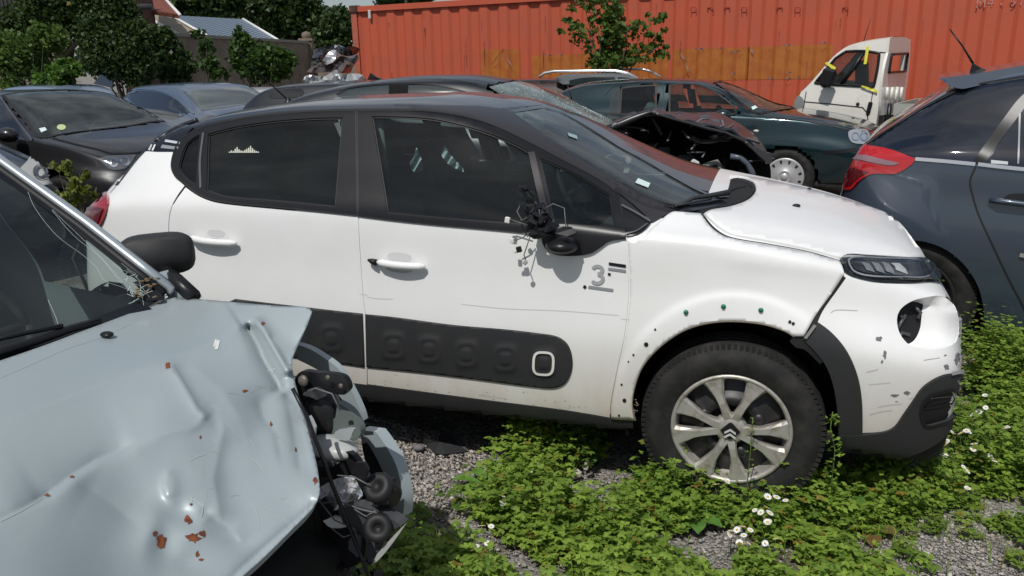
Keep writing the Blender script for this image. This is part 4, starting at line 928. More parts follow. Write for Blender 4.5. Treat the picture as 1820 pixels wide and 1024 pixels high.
drum(bc.Y(672, 866, 1.27), .034, .06, tuple(-tov+Vector((.5, 0, -.2))), 'bulb_cap'); drum(bc.Y(672, 938, 1.24), .032, .06, tuple(-tov+Vector((.2, 0, .1))), 'bulb_cap')
plate(bc, 'broken_trim', '600,905* 640,900 700,925 712,935* 690,950 672,985 655,1000* 650,980 660,960 640,955 610,930*', yb(1.26), mat('dark_bracket', (.06, .062, .066), .35), (0, .03, 0), 8)
plate(bc, 'torn_edge_trim', '670,985* 700,952 722,930* 700,962 676,992 660,1006*', yb(1.24), mat('pale_torn_plastic', (.4, .4, .38), .5), (0, .006, 0), 8)
plate(bc, 'lower_housing', '560,930* 590,905 620,920 650,960 640,1000 600,1010 560,990*', yb(1.32), mat('black_plastic_part', (.014, .014, .016), .35), (0, .08, 0), 9)
b = MB(); rnd = random.Random(21)
for i in range(80):
    u = rnd.uniform(530, 690); v = rnd.uniform(885, 1035)
    if v < 930 and u < 575: continue
    p = bc.Y(u, v, rnd.uniform(1.3, 1.5)); b.box(p, (rnd.uniform(.006, .035), rnd.uniform(.006, .02), rnd.uniform(.004, .02)), Matrix.Rotation(rnd.uniform(0, 3), 3, Vector((rnd.random(), 1, rnd.random())).normalized()))
o = b.build('engine_clutter', mat('oily_black_parts', (.010, .010, .011), .45, noise=(20, (.05, .05, .05), .55, .75)), bc.root); tag(o, kind='stuff')
bar3(bc, 'bonnet_cable', [bc.Y(u, v, 1.22) for u, v in ((520, 690), (545, 740), (572, 810), (590, 860), (608, 905), (628, 955), (650, 1010), (662, 1040))], .0045, TRIM)
for pts in (((540, 700), (560, 690), (590, 700), (605, 730)), ((600, 845), (630, 848), (655, 862)), ((570, 895), (600, 890), (640, 905), (670, 912)), ((590, 940), (610, 955), (625, 950)), ((560, 880), (595, 925), (630, 940), (640, 975)), ((630, 905), (650, 918), (668, 908))): bar3(bc, 'wire', [bc.Y(u, v, 1.25) for u, v in pts], .0018, mat('wire_grey', (.12, .12, .12), .5), n=5)
for i, (u, v, w_, h_, m_) in enumerate(((560, 700, 26, 10, 0), (612, 772, 20, 14, 1), (576, 824, 22, 9, 2), (640, 835, 16, 22, 0), (600, 930, 26, 12, 1), (632, 968, 14, 24, 2), (575, 905, 16, 20, 0), (655, 905, 22, 8, 2), (548, 760, 14, 26, 1))):
    rr = random.Random(i+50); K_ = 9; E_ = [(u+w_*math.cos(2*math.pi*k/K_)*rr.uniform(.5, 1.15), v+h_*math.sin(2*math.pi*k/K_)*rr.uniform(.5, 1.15)) for k in range(K_)]
    plate(bc, 'broken_piece', np.array(E_), (lambda a_, b_: (lambda u, v: bc.Y(u, v, 1.27+a_*(u-600)/100+b_*(v-850)/100)))(rr.uniform(-.08, .08), rr.uniform(-.03, .03)), (mat('black_plastic_part', (.014, .014, .016), .35), mat('clear_broken_lens', (.42, .45, .46), .12, coat=1), mat('dark_bracket', (.06, .062, .066), .35))[m_], (0, .006, 0), 8, smooth=False)
# dark radiator frame and floor under the bonnet, cabin
b = MB(); b.box((.62, .75, .40), (.05, 1.3, .36)); b.box((.3, 1.35, .45), (.7, .1, .3)); b.build('radiator_frame', WELL, bc.root)
b = MB(); b.box((-1.2, .8, .3), (2.3, 1.4, .05)); b.box((-.10, .8, .78), (.3, 1.36, .22), bev=.05); b.build('dashboard', CABIN, bc.root)
for y in (.45, 1.15): seat(bc, -1.15, y, .55)
steering(bc, -.45, 1.15, .85)
def paint(name, col, **k): return mat(name, col, k.pop('rough', .3), coat=k.pop('coat', .9), crough=k.pop('crough', .06), metal=k.pop('metal', .35), **k)
GENERIC = lambda zr=1.40, ln=-3.25: [
 (ln, .42, .45, .55, .60, .52, .80, .42, .90, .92), (ln+.06, .34, .62, .72, .62, .68, .90, .52, 1.0, 1.03), (ln+.22, .28, .76, .82, .62, .78, .96, .58, zr-.24, zr-.2), (ln+.42, .24, .81, .86, .62, .81, .97, .58, zr-.12, zr-.07),
 (ln+.75, .22, .83, .87, .6, .82, .97, .57, zr-.055, zr-.01), (-1.7, .22, .83, .87, .58, .82, .96, .56, zr-.03, zr+.01), (-1.1, .22, .83, .87, .58, .82, .95, .565, zr-.06, zr-.01), (-.85, .22, .83, .87, .58, .82, .945, .58, zr-.13, zr-.07),
 (-.55, .22, .83, .87, .58, .82, .94, .62, zr-.25, zr-.2), (-.25, .22, .83, .87, .6, .82, .93, .68, 1.0, 1.04), (-.05, .23, .82, .87, .62, .81, .915, .69, .955, .99), (.25, .23, .81, .865, .62, .79, .87, .65, .905, .94), (.5, .22, .77, .84, .58, .74, .80, .58, .84, .87),
 (.68, .20, .70, .78, .55, .66, .73, .5, .76, .785), (.80, .22, .58, .66, .5, .54, .64, .38, .66, .68), (.86, .3, .36, .45, .47, .34, .55, .25, .56, .57)]
def widths(rows, f): return [tuple([r[0], r[1], r[2]*f, r[3]*f, r[4], r[5]*f, r[6], r[7]*f, r[8], r[9]]) for r in rows]
def far_wheels(car, xs, rad=.31, style='plain'):
    for x in xs:
        for y, s_ in ((.03, -1), (car.W-.03, 1)): wheel(car, x, y, rad-.003, rad, .19, .2, style if s_ < 0 else 'plain', s_)
def lines(car, name, items, m, parent=None, off=.006):
    b = MB(); [car.ribbon(b, t, w_, off=off) for t, w_ in items]; return b.build(name, m, parent or car.root)
# ---- black hatchback with the torn up bonnet, behind the white one ----
BLK = paint('black_car_paint', (.010, .012, .016), coat=.35, rough=.35, metal=0)
kc = Car('crashed_black_hatchback', 'black hatchback with shattered windscreen and bonnet torn up, behind the white hatchback', 'car', .98, 5.35, 8, 1.73)
rows = [(-2.95, .42, .45, .55, .60, .52, .80, .42, .90, .92), (-2.88, .3, .7, .78, .6, .74, .98, .56, 1.14, 1.18), (-2.72, .3, .78, .84, .6, .80, 1.0, .60, 1.30, 1.345), (-2.45, .25, .82, .86, .6, .82, 1.02, .59, 1.385, 1.425), (-2.1, .25, .83, .865, .6, .83, 1.02, .58, 1.435, 1.475), (-1.7, .25, .83, .865, .6, .83, 1.02, .57, 1.455, 1.50), (-1.4, .25, .83, .865, .6, .83, 1.02, .57, 1.445, 1.495),
 (-1.1, .25, .83, .865, .6, .83, 1.0, .575, 1.39, 1.45), (-.85, .25, .83, .865, .6, .83, 1.0, .59, 1.315, 1.375), (-.55, .25, .83, .865, .6, .83, .98, .63, 1.185, 1.24), (-.25, .25, .83, .865, .6, .82, .96, .69, 1.04, 1.08), (-.12, .25, .83, .865, .6, .82, .92, .69, .95, .97), (-.05, .25, .82, .86, .5, .6, .60, .5, .62, .62), (.5, .25, .78, .82, .45, .55, .58, .45, .6, .6), (.75, .25, .6, .7, .42, .45, .5, .3, .52, .52)]
kc.shell(rows, nx=80, nu=6)
KW = '869,155* 895,149 922,144* 950,153 977,166 1010,179 1036,190 1066,203 1093,216* 1100,240* 1040,240 960,215 915,185*'
kc.skin([('roof', BLK, lambda c: c[2] > 1.0 and c[0] < -.1), ('engine_bay', WELL, lambda c: c[0] > -.1), ('body_shell', BLK, lambda c: True)], cut=[(KW, False)])
far_wheels(kc, (0, -2.46))
ws = kc.panel('windscreen', KW, GLASSX, off=.003, rim=0); ws['label'] = 'shattered windscreen'
b = MB(); rnd = random.Random(4)
for i in range(420):
    u = rnd.uniform(880, 1095); v = rnd.uniform(150, 230)
    if not inpoly([(u, v)], path(KW, 9))[0]: continue
    a = rnd.uniform(0, 3.1); l = rnd.uniform(2, 9); p1, n1 = kc.hit(u, v); p2, n2 = kc.hit(u+math.cos(a)*l, v+math.sin(a)*l*.6)
    if (p1-p2).length < .3 and (p1-p2).length > .004: b.tube([p1+n1*.005, p2+n2*.005], .0016, 4)
b.build('crack', mat('crack_white', (.5, .58, .56), .3), ws)
kc.panel('rear_door_window', '604,166* 620,160 655,155 694,152* 694,175* 600,175*', mat('dark_window', (.03, .04, .042), .05, coat=1), off=.004, rim=0)
kc.panel('front_door_window', '724,152* 770,153 805,159 840,168 870,180* 722,178*', mat('dark_window', (.03, .04, .042), .05, coat=1), off=.004, rim=0)
kc.panel('door_pillar', '692,151* 726,151* 724,185* 690,185*', mat('matt_pillar', (.012, .012, .012), .85, spec=.1), off=.006, rim=0)
lines(kc, 'window_trim', [('598,168 620,158 655,153 700,150 760,150 805,156 850,168 885,186', .02)], TRIM); lines(kc, 'roof_seam', [('560,152 620,143 700,139 780,141 850,150', .01), ('868,153 895,147 922,142', .01)], BLACK)
b = MB(); p, n = kc.hit(507, 171); b.lathe([(.035, 0), (.028, .012), (.012, .03), (.005, .04)], p, (0, 0, 1), 12)
d = kc.X(425, 96, p.x-.17); b.tube([p+Vector((-.02, 0, .03)), p+(d-p)*.5, d], [.006, .004, .003], 6); b.build('roof_antenna', TRIM, kc.root)
b = MB(); p, n = kc.hit(668, 128); b.add([p+Vector(q) for q in ((.06, -.02, 0), (.06, .02, 0), (-.08, .0, 0), (-.05, 0, .055), (.0, -.015, .02), (.0, .015, .02))], [(0, 1, 5, 4), (4, 5, 3), (0, 4, 3, 2), (1, 2, 3, 5), (0, 2, 1)]); b.build('aerial_fin', TRIM, kc.root)
def sheet(car, name, near, yn, far, yf, m, thick=(0, 0, -.012), n=40, crump=.0, seed=0, par=None):
    A_ = path(near, 3, False); B_ = path(far, 3, False)
    def rs(Q): d = np.r_[0, np.cumsum(np.linalg.norm(np.diff(Q, axis=0), axis=1))]; t = np.linspace(0, d[-1], n); return np.c_[np.interp(t, d, Q[:, 0]), np.interp(t, d, Q[:, 1])]
    A_ = rs(A_); B_ = rs(B_); k = 8; vs = []; rnd = random.Random(seed)
    for j in range(k+1):
        for i in range(n):
            a = car.Y(*A_[i], yn); c = car.Y(*B_[i], yf); t = j/k; p = a.lerp(c, t); p.z += crump*(math.sin(i*.9+j*1.3)+math.sin(i*.37-j*2.1))*math.sin(math.pi*t)+rnd.uniform(-crump, crump)*.5*math.sin(math.pi*t); vs.append(p)
    N_ = len(vs); T = Vector(thick); vs += [v+T for v in vs]
    fs = [(j*n+i, j*n+i+1, (j+1)*n+i+1, (j+1)*n+i) for j in range(k) for i in range(n-1)]; fs += [tuple(q+N_ for q in f[::-1]) for f in fs]
    loop = [i for i in range(n)]+[j*n+n-1 for j in range(1, k+1)]+[k*n+i for i in range(n-2, -1, -1)]+[j*n for j in range(k-1, 0, -1)]
    fs += [(loop[(q+1) % len(loop)], loop[q], loop[q]+N_, loop[(q+1) % len(loop)]+N_) for q in range(len(loop))]
    mb = MB(); mb.add(vs, fs, 0, True); return mb.build(name, m, par or car.root)
plate(kc, 'bay_far_wall', '1110,212* 1155,204 1270,206 1310,222 1345,250 1368,290 1368,345* 1110,345*', lambda u, v: kc.Y(u, v, 1.38), WELL, (0, .02, 0), 14)
plate(kc, 'firewall', '1085,225* 1108,216 1108,300* 1085,290*', lambda u, v: kc.Y(u, v, .9), WELL, (0, .02, 0), 14)
BO = sheet(kc, 'bonnet', '1082,224 1105,211 1130,203 1155,197* 1170,206* 1185,204 1206,214* 1222,212 1240,223* 1262,222 1285,230* 1300,231 1318,244 1330,247* 1342,262 1360,287', .25, '1100,214 1125,203 1150,197 1172,196* 1200,200 1240,200 1275,200 1305,214 1335,234 1356,256 1370,284', 1.35, BLK, crump=.012, seed=3); BO['label'] = 'torn up black bonnet reflecting the red container'
b = MB(); pts = [kc.Y(u, v, .22) for u, v in ((1080, 230), (1100, 222), (1130, 209), (1157, 199), (1190, 210), (1225, 219), (1255, 228), (1290, 236), (1322, 250), (1345, 270), (1358, 288))]; b.tube(pts, [.03, .028, .024, .012, .01, .012, .012, .010, .014, .014, .01], 6); b.build('bonnet_frame', mat('scraped_black_edge', (.03, .03, .032), .3, noise=(12, (.35, .33, .3), .6, .68)), BO)
sheet(kc, 'inner_panel', '1225,243 1245,252 1265,252 1290,246 1312,240', .5, '1226,238 1246,247 1265,247 1290,242 1312,238', .62, mat('beige_underside', (.42, .40, .34), .5), n=14)
bar3(kc, 'bonnet_stay', [kc.Y(1157, 206, .5), kc.Y(1168, 225, .5), kc.Y(1176, 240, .5)], .012, mat('stay_grey', (.1, .1, .1), .4))
bar3(kc, 'hose', [kc.Y(u, v, .4) for u, v in ((1240, 300), (1258, 293), (1275, 288), (1279, 296), (1280, 315))], .02, mat('grey_hose', (.22, .22, .2), .5))
bar3(kc, 'hose', [kc.Y(u, v, .3) for u, v in ((1298, 278), (1315, 280), (1328, 290), (1336, 305), (1342, 325))], .022, mat('blue_grey_hose', (.10, .12, .15), .35))
bar3(kc, 'hose', [kc.Y(u, v, .5) for u, v in ((1270, 290), (1282, 298), (1284, 320))], .026, mat('blue_grey_hose', (.10, .12, .15), .35))
b = MB(); p = kc.Y(1232, 295, .35); b.box(p, (.06, .05, .09), Matrix.Rotation(.5, 3, 'Y'), bev=.01); b.build('fluid_tank', mat('pale_tank', (.55, .56, .55), .5), kc.root)
plate(kc, 'crushed_wing', '1363,272* 1370,272 1371,290 1364,291* 1355,282 1340,268 1330,258* 1345,262*', lambda u, v: kc.Y(u, v, .2), mat('dull_wing', (.05, .05, .055), .35), (0, .03, 0), 5)
b = MB(); rnd = random.Random(9)
for i in range(150):
    u = rnd.uniform(1100, 1350); v = rnd.uniform(225+abs(u-1230)*.05, 330); p = kc.Y(u, v, rnd.uniform(.45, 1.2))
    if p.z < .5 or p.z > .93 - max(0, (p.x-.2))*.35: continue
    b.box(p, (rnd.uniform(.02, .12), rnd.uniform(.02, .08), rnd.uniform(.01, .06)), Matrix.Rotation(rnd.uniform(0, 3), 3, Vector((rnd.random(), 1, rnd.random())).normalized()))
o = b.build('engine_clutter', mat('oily_black_parts', (.010, .010, .011), .45), kc.root)
for i in range(16):
    u = rnd.uniform(1110, 1340); v = rnd.uniform(222, 300); pts = [kc.Y(u+rnd.uniform(-14, 14)*j, v+rnd.uniform(-8, 8)*j, .3+.05*j) for j in range(4)]; bar3(kc, 'wire', pts, .007, mat('grey_pipe', (.16, .16, .17), .4), n=5); o['kind'] = 'stuff'
# ---- grey hatchback showing roof and windscreen between the black and the green car ----
GRY = paint('grey_car_paint', (.05, .052, .056))
gc = Car('grey_hatchback', 'grey hatchback, only roof and windscreen showing between black and dark green hatchbacks', 'car', .95, 7.65, 14, 1.70)
gc.shell(widths(GENERIC(1.39), .98), nx=70, nu=5)
gc.skin([('roof', GRY, lambda c: c[2] > 1.0 and c[0] < -.1), ('body_shell', GRY, lambda c: True)]); far_wheels(gc, (0, -2.5))
# ---- dark green hatchback ----
GRN = paint('dark_green_paint', (.008, .028, .034), metal=.5)
gf_ = Car('green_hatchback', 'dark green hatchback with grey hubcap facing right in front of the red container', 'car', 3.0, 8.6, 26, 1.735)
gr = [(r[0], r[1], r[2], r[3], r[4], r[5], r[6], r[7], r[8], r[9]) for r in widths(GENERIC(1.355, -3.1), 1.0)]
gr[-7:] = [(-.35, .22, .83, .87, .6, .82, .94, .68, 1.02, 1.06), (-.1, .23, .82, .87, .62, .81, .93, .70, .97, 1.0), (.25, .23, .81, .865, .62, .79, .90, .67, .93, .955), (.55, .22, .77, .85, .58, .76, .855, .63, .875, .90), (.78, .20, .70, .80, .55, .70, .79, .58, .81, .83), (.9, .22, .58, .70, .5, .58, .70, .44, .72, .74), (.96, .3, .36, .5, .47, .4, .58, .3, .6, .61)]
gf_.shell(gr, nx=90, nu=6)
GS = '1270,147* 1296,144 1322,146* 1345,156 1375,171 1409,193* 1380,197 1353,202* 1338,199* 1318,184 1294,164*'
GF = '1190,152* 1215,150 1240,152 1262,160 1285,174 1302,188 1309,201* 1290,206 1190,205*'
GR = '1105,157* 1130,154 1166,152* 1166,204* 1102,203*'; GQ = '1087,176* 1094,164 1101,158* 1099,203* 1084,202*'
gf_.skin([('body_shell', GRN, lambda c: c[2] > .3), ('underbody', WELL, lambda c: True)], cut=[(GS, False), (GF, True), (GR, True)], arches=[(0, .32, .34), (-2.51, .32, .35)])
GWG = gf_.panel('front_wing', '1345,207* 1390,214 1440,220 1490,230 1509,236* 1510,247 1516,257 1540,258* 1550,300 1540,345 1459,350* 1458,320 1446,284 1422,258 1391,250 1364,262 1349,290 1343,330* 1336,300 1341,235*', GRN, off=.004, rim=.04, step=6)
far_wheels(gf_, (0, -2.51), .315, 'cover'); arch_well(gf_, 0, .32, .37)
ws = gf_.panel('windscreen', GS, GLASSW, off=.002, rim=0, step=7); gf_.panel('front_door_window', GF, GLASS, off=.001, rim=0, step=7); gf_.panel('rear_door_window', GR, GLASS, off=.001, rim=0, step=7); gf_.panel('rear_quarter_window', GQ, mat('dark_window', (.03, .04, .042), .05, coat=1), off=.004, rim=0, step=7)
for g in (GF, GR): gf_.panel('far_side_window', g, GLASS, off=.001, rim=0, step=12, mirror=True)
b = MB()
for g in (GF, GR, GQ): gf_.ribbon(b, g, .022, off=.005, closed=True, step=5)
b.build('window_seal', BLACK, gf_.root)
b = MB(); gf_.ribbon(b, GS, .025, off=.005, closed=True, step=5); b.build('screen_seal', BLACK, ws)
cabin(gf_, -.5, -2.3, .22, .78)
lines(gf_, 'panel_gap', [('1178,148 1181,205 1183,225', .008), ('1345,204 1390,211 1440,217 1490,227 1520,234 1545,233 1570,226', .012), ('1338,206 1341,235 1335,260', .008)], BLACK)
lines(gf_, 'rubbing_strip', [('1462,271 1490,270 1522,266', .04)], TRIM, off=.008); lines(gf_, 'roof_trim', [('1075,170 1090,154 1130,147 1180,144 1230,145 1262,151 1290,166 1310,182 1332,202', .014)], BLACK)
hl = gf_.panel('headlamp', '1508,234 1515,231 1539,231 1545,240 1544,252 1538,256 1516,254 1509,246', mat('lamp_silver', (.55, .56, .56), .2, metal=.6), off=.008, rim=.01, step=4)
for u in (1520, 1535): b = MB(); gf_.ribbon(b, ell(u, 243, 6, 7, 14), .014, off=.013, closed=True); b.build('lamp_bowl', CHROME, hl)
b = MB(); p, n = gf_.hit(1344, 233); b.sphere(p+n*.004, .03, 8, sc=(1, .4, .5)); b.build('side_indicator', mat('pale_indicator', (.6, .55, .5), .25), gf_.root)
b = MB(); p = gf_.Y(1284, 205, -.06); b.sphere(p, .085, 10, sc=(1.15, .8, .72)); b.build('door_mirror', GRN, gf_.root)
b = MB(); gf_.ribbon(b, '1356,198 1400,194', .02, off=.02); b.build('wiper', TRIM, gf_.root)
gf_.panel('windscreen_sticker', '1335,191* 1342,188* 1346,192* 1338,196*', STICK, off=.006, rim=0, parent=ws, step=4)
# ---- silver car with roof rails ----
SLV = paint('silver_car_paint', (.30, .31, .32), metal=.6)
sc = Car('silver_estate_car', 'silver estate car with bright roof rails behind the dark green hatchback', 'car', 1.9, 11.3, 16, 1.75)
sc.shell(widths(GENERIC(1.36, -3.6), 1.0), nx=70, nu=5)
sc.skin([('body_shell', SLV, lambda c: c[2] < .99), ('roof', mat('reddish_reflection_roof', (.03, .015, .012), .12, coat=1), lambda c: True)]); far_wheels(sc, (0, -2.6))  # reddish reflection painted into the dark roof colour
# ---- dark blue grey estate at the right ----
DBL = paint('slate_blue_paint', (.048, .066, .096), metal=.4)
rc = Car('slate_blue_estate_car', 'slate blue estate car with red tail lamp and roof spoiler at the right edge', 'car', 2.56, 3.75, 28, 1.80)
rows = [(-.93, .42, .50, .60, .62, .58, .80, .50, .86, .88), (-.90, .32, .66, .74, .62, .71, .86, .64, .93, .96), (-.86, .26, .74, .80, .62, .77, .94, .72, 1.03, 1.06), (-.80, .24, .78, .85, .64, .82, 1.02, .745, 1.11, 1.14), (-.70, .2, .82, .875, .64, .84, 1.045, .70, 1.185, 1.215), (-.56, .18, .85, .89, .64, .853, 1.05, .64, 1.285, 1.32), (-.43, .15, .86, .9, .64, .865, 1.05, .60, 1.375, 1.41), (-.3, .15, .86, .9, .64, .865, 1.045, .595, 1.405, 1.455), (-.1, .15, .86, .9, .64, .865, 1.03, .59, 1.44, 1.495),
 (.3, .15, .86, .9, .62, .865, 1.01, .59, 1.47, 1.525), (1.0, .15, .86, .9, .6, .865, 1.0, .60, 1.47, 1.53), (1.7, .15, .86, .9, .6, .86, .98, .62, 1.28, 1.34), (2.4, .15, .86, .9, .6, .85, .95, .7, 1.0, 1.05), (3.0, .2, .8, .85, .58, .75, .85, .6, .86, .9), (3.4, .25, .5, .6, .5, .5, .65, .4, .66, .68)]
rc.shell(rows, nx=110, nu=7)
RG = '1700,164* 1740,155 1820,142* 1850,138* 1850,160 1820,177 1795,210 1760,257 1735,290* 1690,286 1631,280 1580,268 1540,258* 1580,232 1640,194*'
RARCH = '1600,425* 1650,434 1683,449 1713,476 1734,508 1744,542 1750,590* 1730,640* 1560,640* 1560,430*'
rc.skin([('body_shell', DBL, lambda c: c[2] > .22), ('underbody', WELL, lambda c: True)], cut=[(RARCH, False)])
wheel(rc, -.52, .04, .31, .325, .2, .215, 'plain', -1); wheel(rc, -.52, 1.76, .31, .325, .2, .215, 'plain', 1); wheel(rc, 2.25, .04, .31, .325, .2, .215, 'plain', -1); wheel(rc, 2.25, 1.76, .31, .325, .2, .215, 'plain', 1)
arch_well(rc, -.52, .33, .42)
PRIV = mat('privacy_glass', (.006, .008, .014), .03, coat=1, noise=(2, (.014, .02, .034), .4, .8))
rc.panel('rear_side_window', RG, PRIV, off=.005)
rc.panel('door_window', '1850,175* 1820,195 1795,228 1765,272 1752,291* 1790,296 1850,301*', PRIV, off=.005)
rc.panel('rear_quarter_panel', '1502,337* 1515,339 1530,324 1551,311 1593,310 1622,293 1627,287 1680,291 1735,296* 1724,322 1729,350 1740,384 1761,430 1791,493 1818,545 1845,590* 1845,618* 1762,608* 1753,590 1747,540 1737,506 1716,473 1685,446 1650,431 1610,426* 1560,440 1500,420*', DBL, off=.005, rim=.05, step=8)
lines(rc, 'window_frame', [('1850,158 1822,178 1795,212 1762,258 1738,291', .05)], TRIM, off=.008); lines(rc, 'quarter_divider', [('1812,203 1809,292', .008)], mat('bar_grey', (.2, .22, .23), .4), off=.012)
lines(rc, 'window_frame_trim', [('1700,163 1740,152 1820,139 1850,135', .02), ('1702,162 1640,194 1580,232 1540,257', .022)], BLACK, off=.009)
lines(rc, 'chrome_strip', [('1627,283 1680,287 1733,292', .018), ('1738,292 1780,297 1850,304', .018)], mat('satin_chrome', (.62, .62, .62), .3, metal=.8), off=.010)
lines(rc, 'panel_gap', [('1734,296 1724,322 1729,350 1740,384 1761,430 1791,493 1822,552', .009)], BLACK)
tl = rc.panel('tail_lamp', '1540,259* 1586,269 1627,283* 1622,291 1593,308 1551,309 1528,322 1515,337 1502,336* 1505,310 1512,287 1522,270*', mat('bright_red_lamp', (.42, .008, .012), .12, coat=1), off=.012, rim=.02, step=6)
rc.panel('reversing_lamp', '1517,275* 1544,279 1600,290* 1586,294 1550,289 1515,283*', mat('pale_lamp', (.24, .15, .17), .2), off=.016, rim=0, parent=tl, step=5)
rc.panel('lamp_shade', '1514,300 1535,303 1545,306 1530,315 1514,330 1507,330', REDL2, off=.015, rim=0, parent=tl, step=5)
rc.panel('window_sticker', '1761,285* 1791,288* 1791,293* 1761,291*', mat('grey_sticker', (.5, .52, .54), .5), off=.010, rim=0, step=5)
E2 = '1668,139* 1728,132 1764,126 1820,116 1850,111* 1850,134* 1820,139 1760,148 1722,156 1710,158 1695,155* 1682,149*'
sp = plate(rc, 'roof_spoiler', E2, lambda u, v: rc.Y(u, v, .26+(158-v)*.006 if u < 1760 else .26+(158-v)*.006), DBL, (.0, 1.1, .0), 8)
lines(rc, 'spoiler_seam', [('1729,133 1722,145 1712,157', .004)], CHROME, off=.02)
b = MB(); p = rc.Y(1744, 126, .9); b.add([p+Vector(q) for q in ((.10, -.03, -.02), (.10, .03, -.02), (-.06, .03, -.02), (-.06, -.03, -.02), (-.05, .01, .045), (-.05, -.01, .045), (.0, 0, .015))], [(0, 1, 6), (1, 2, 4, 6), (2, 3, 5, 4), (3, 0, 6, 5), (4, 5, 6)])
t_ = rc.Y(1688, 52, .9); b.tube([p+Vector((-.045, 0, .04)), p.lerp(t_, .6), t_], [.007, .005, .004], 6); b.build('roof_antenna', TRIM, rc.root)
h = MB(); pts = [rc.hit(u, v) for u, v in ((1759, 356), (1775, 357), (1800, 360), (1825, 363), (1850, 366))]; h.tube([p+n*(.03 if i else .012) for i, (p, n) in enumerate(pts)], [.012, .015, .015, .015, .012], 8); h.build('door_handle', DBL, rc.root)
rc.panel('handle_cup', '1784,352* 1795,345 1830,345 1850,350* 1850,358* 1786,356*', BLACK, off=.006, rim=0, step=6)
lines(rc, 'door_moulding', [('1812,452 1830,455 1850,457', .02)], mat('satin_chrome', (.62, .62, .62), .3, metal=.8), off=.014)
# ---- left: dark grey saloon ----
DGY = paint('anthracite_paint', (.026, .025, .027), metal=.3, coat=.6)
lc = Car('anthracite_saloon', 'dark anthracite saloon with green and white windscreen stickers, left behind the white hatchback', 'car', -4.424, 7.697, 28.5, 1.80)
lc.shell(widths(GENERIC(1.40, -3.6), 1.03), nx=90, nu=6)
LW = '5,169* 40,164 76,162 142,158 178,158* 215,170 254,189 303,214* 270,217 228,224 178,230 127,236 84,244* 68,244* 52,222 34,200*'
lc.skin([('body_shell', DGY, lambda c: c[2] > .3), ('underbody', WELL, lambda c: True)], cut=[(LW, False)], arches=[(0, .32, .36)])
far_wheels(lc, (0, -2.7)); arch_well(lc, 0, .32, .37); cabin(lc, -.5, -2.5, .25, .78)
ws = lc.panel('windscreen', LW, GLASSW, off=.002, rim=0, step=8)
b = MB(); lc.ribbon(b, LW, .03, off=.005, closed=True, step=6); b.build('screen_seal', BLACK, ws)
lc.panel('windscreen_sticker', '70,229* 80,227* 84,232* 74,236*', mat('white_blue_sticker', (.6, .7, .72), .5), off=.007, rim=0, parent=ws, step=4)
lc.panel('windscreen_sticker', ell(109, 227, 8, 5, 16), mat('yellow_green_sticker', (.5, .6, .3), .5), off=.007, rim=0, parent=ws, step=4)
lc.panel('front_door_window', '-60,190* 0,182 12,192 26,214 50,256* 20,252 -60,245*', mat('black_window', (.008, .008, .009), .06, coat=1), off=.005, step=8)
lines(lc, 'bright_trim', [('-20,160 0,172 18,196 40,226 58,250', .022)], mat('pillar_sheen', (.10, .10, .115), .25, metal=.5, coat=1), off=.012)
lines(lc, 'panel_gap', [('92,245 109,250 152,261 175,266 200,273 249,271 268,262', .022)], BLACK)
hl = lc.panel('headlamp', '177,282* 195,278 241,276* 232,292 222,300 200,302 184,291*', mat('lamp_grey', (.16, .165, .17), .12, metal=.5, coat=1), off=.008, step=5)
for u, v, r_ in ((203, 290, 6), (222, 288, 7)): b = MB(); lc.ribbon(b, ell(u, v, r_, r_, 14), .02, off=.012, closed=True); b.build('lamp_bowl', CHROME, hl)
lc.panel('front_bumper', '150,306* 175,305 200,306 240,302* 250,330 245,370* 150,370*', mat('dark_bumper', (.022, .022, .025), .4), off=.008, step=9)
b = MB(); p = lc.Y(14, 240, -.08); b.sphere(p, .10, 10, sc=(1.1, .9, .75)); b.build('door_mirror', DGY, lc.root)
# ---- far left: corner of a grey car with a round projector lamp ----
qc = Car('grey_car_corner', 'grey car at far left edge, one corner with its round projector headlamp showing', 'car', -5.16, 5.47, 40, 1.75)
qc.shell(widths(GENERIC(1.42), 1.0), nx=90, nu=6); qc.skin([('body_shell', DGY, lambda c: c[2] > .3), ('underbody', WELL, lambda c: True)], arches=[(0, .32, .36)]); far_wheels(qc, (0, -2.6))
# ---- silver blue car and its neighbours in the back row ----
SBL = paint('silver_blue_paint', (.16, .20, .27), metal=.55)
bc2 = Car('silver_blue_car', 'silver blue car, roof and screen showing between anthracite saloon and white hatchback', 'car', -4.606, 11.814, 43.65, 1.8)
bc2.shell(widths(GENERIC(1.385, -3.4), 1.03), nx=70, nu=5)
bc2.skin([('body_shell', SBL, lambda c: True)]); far_wheels(bc2, (0, -2.6))
DW = mat('dark_window', (.03, .04, .042), .05, coat=1)
bc2.panel('windscreen', '325,163* 382,158 445,154* 492,177* 455,183 415,189 359,197*', mat('screen_grey', (.07, .085, .085), .06, coat=1), off=.004, step=7)
bc2.panel('front_door_window', '214,160* 239,161 282,164 310,175 338,200* 309,212 280,207 232,180*', mat('black_window', (.008, .008, .009), .06, coat=1), off=.004, step=7)
lines(bc2, 'window_trim', [('210,158 240,158 282,161 314,172 345,203', .03)], mat('chrome_blue', (.3, .36, .45), .2, metal=.8), off=.01)
pc = Car('pale_blue_car', 'pale blue car roof with a raised dark flap, far left back row', 'car', -8.2, 15.2, 30, 1.7)
pc.shell(widths(GENERIC(1.38, -3.2), 1.0), nx=60, nu=5); pc.skin([('body_shell', paint('light_blue_paint', (.22, .29, .40), metal=.3), lambda c: True)]); far_wheels(pc, (0, -2.5))
dc = Car('black_car', 'black car in the back row between silver blue car and crashed black hatchback', 'car', -.85, 10.5, 14, 1.72)
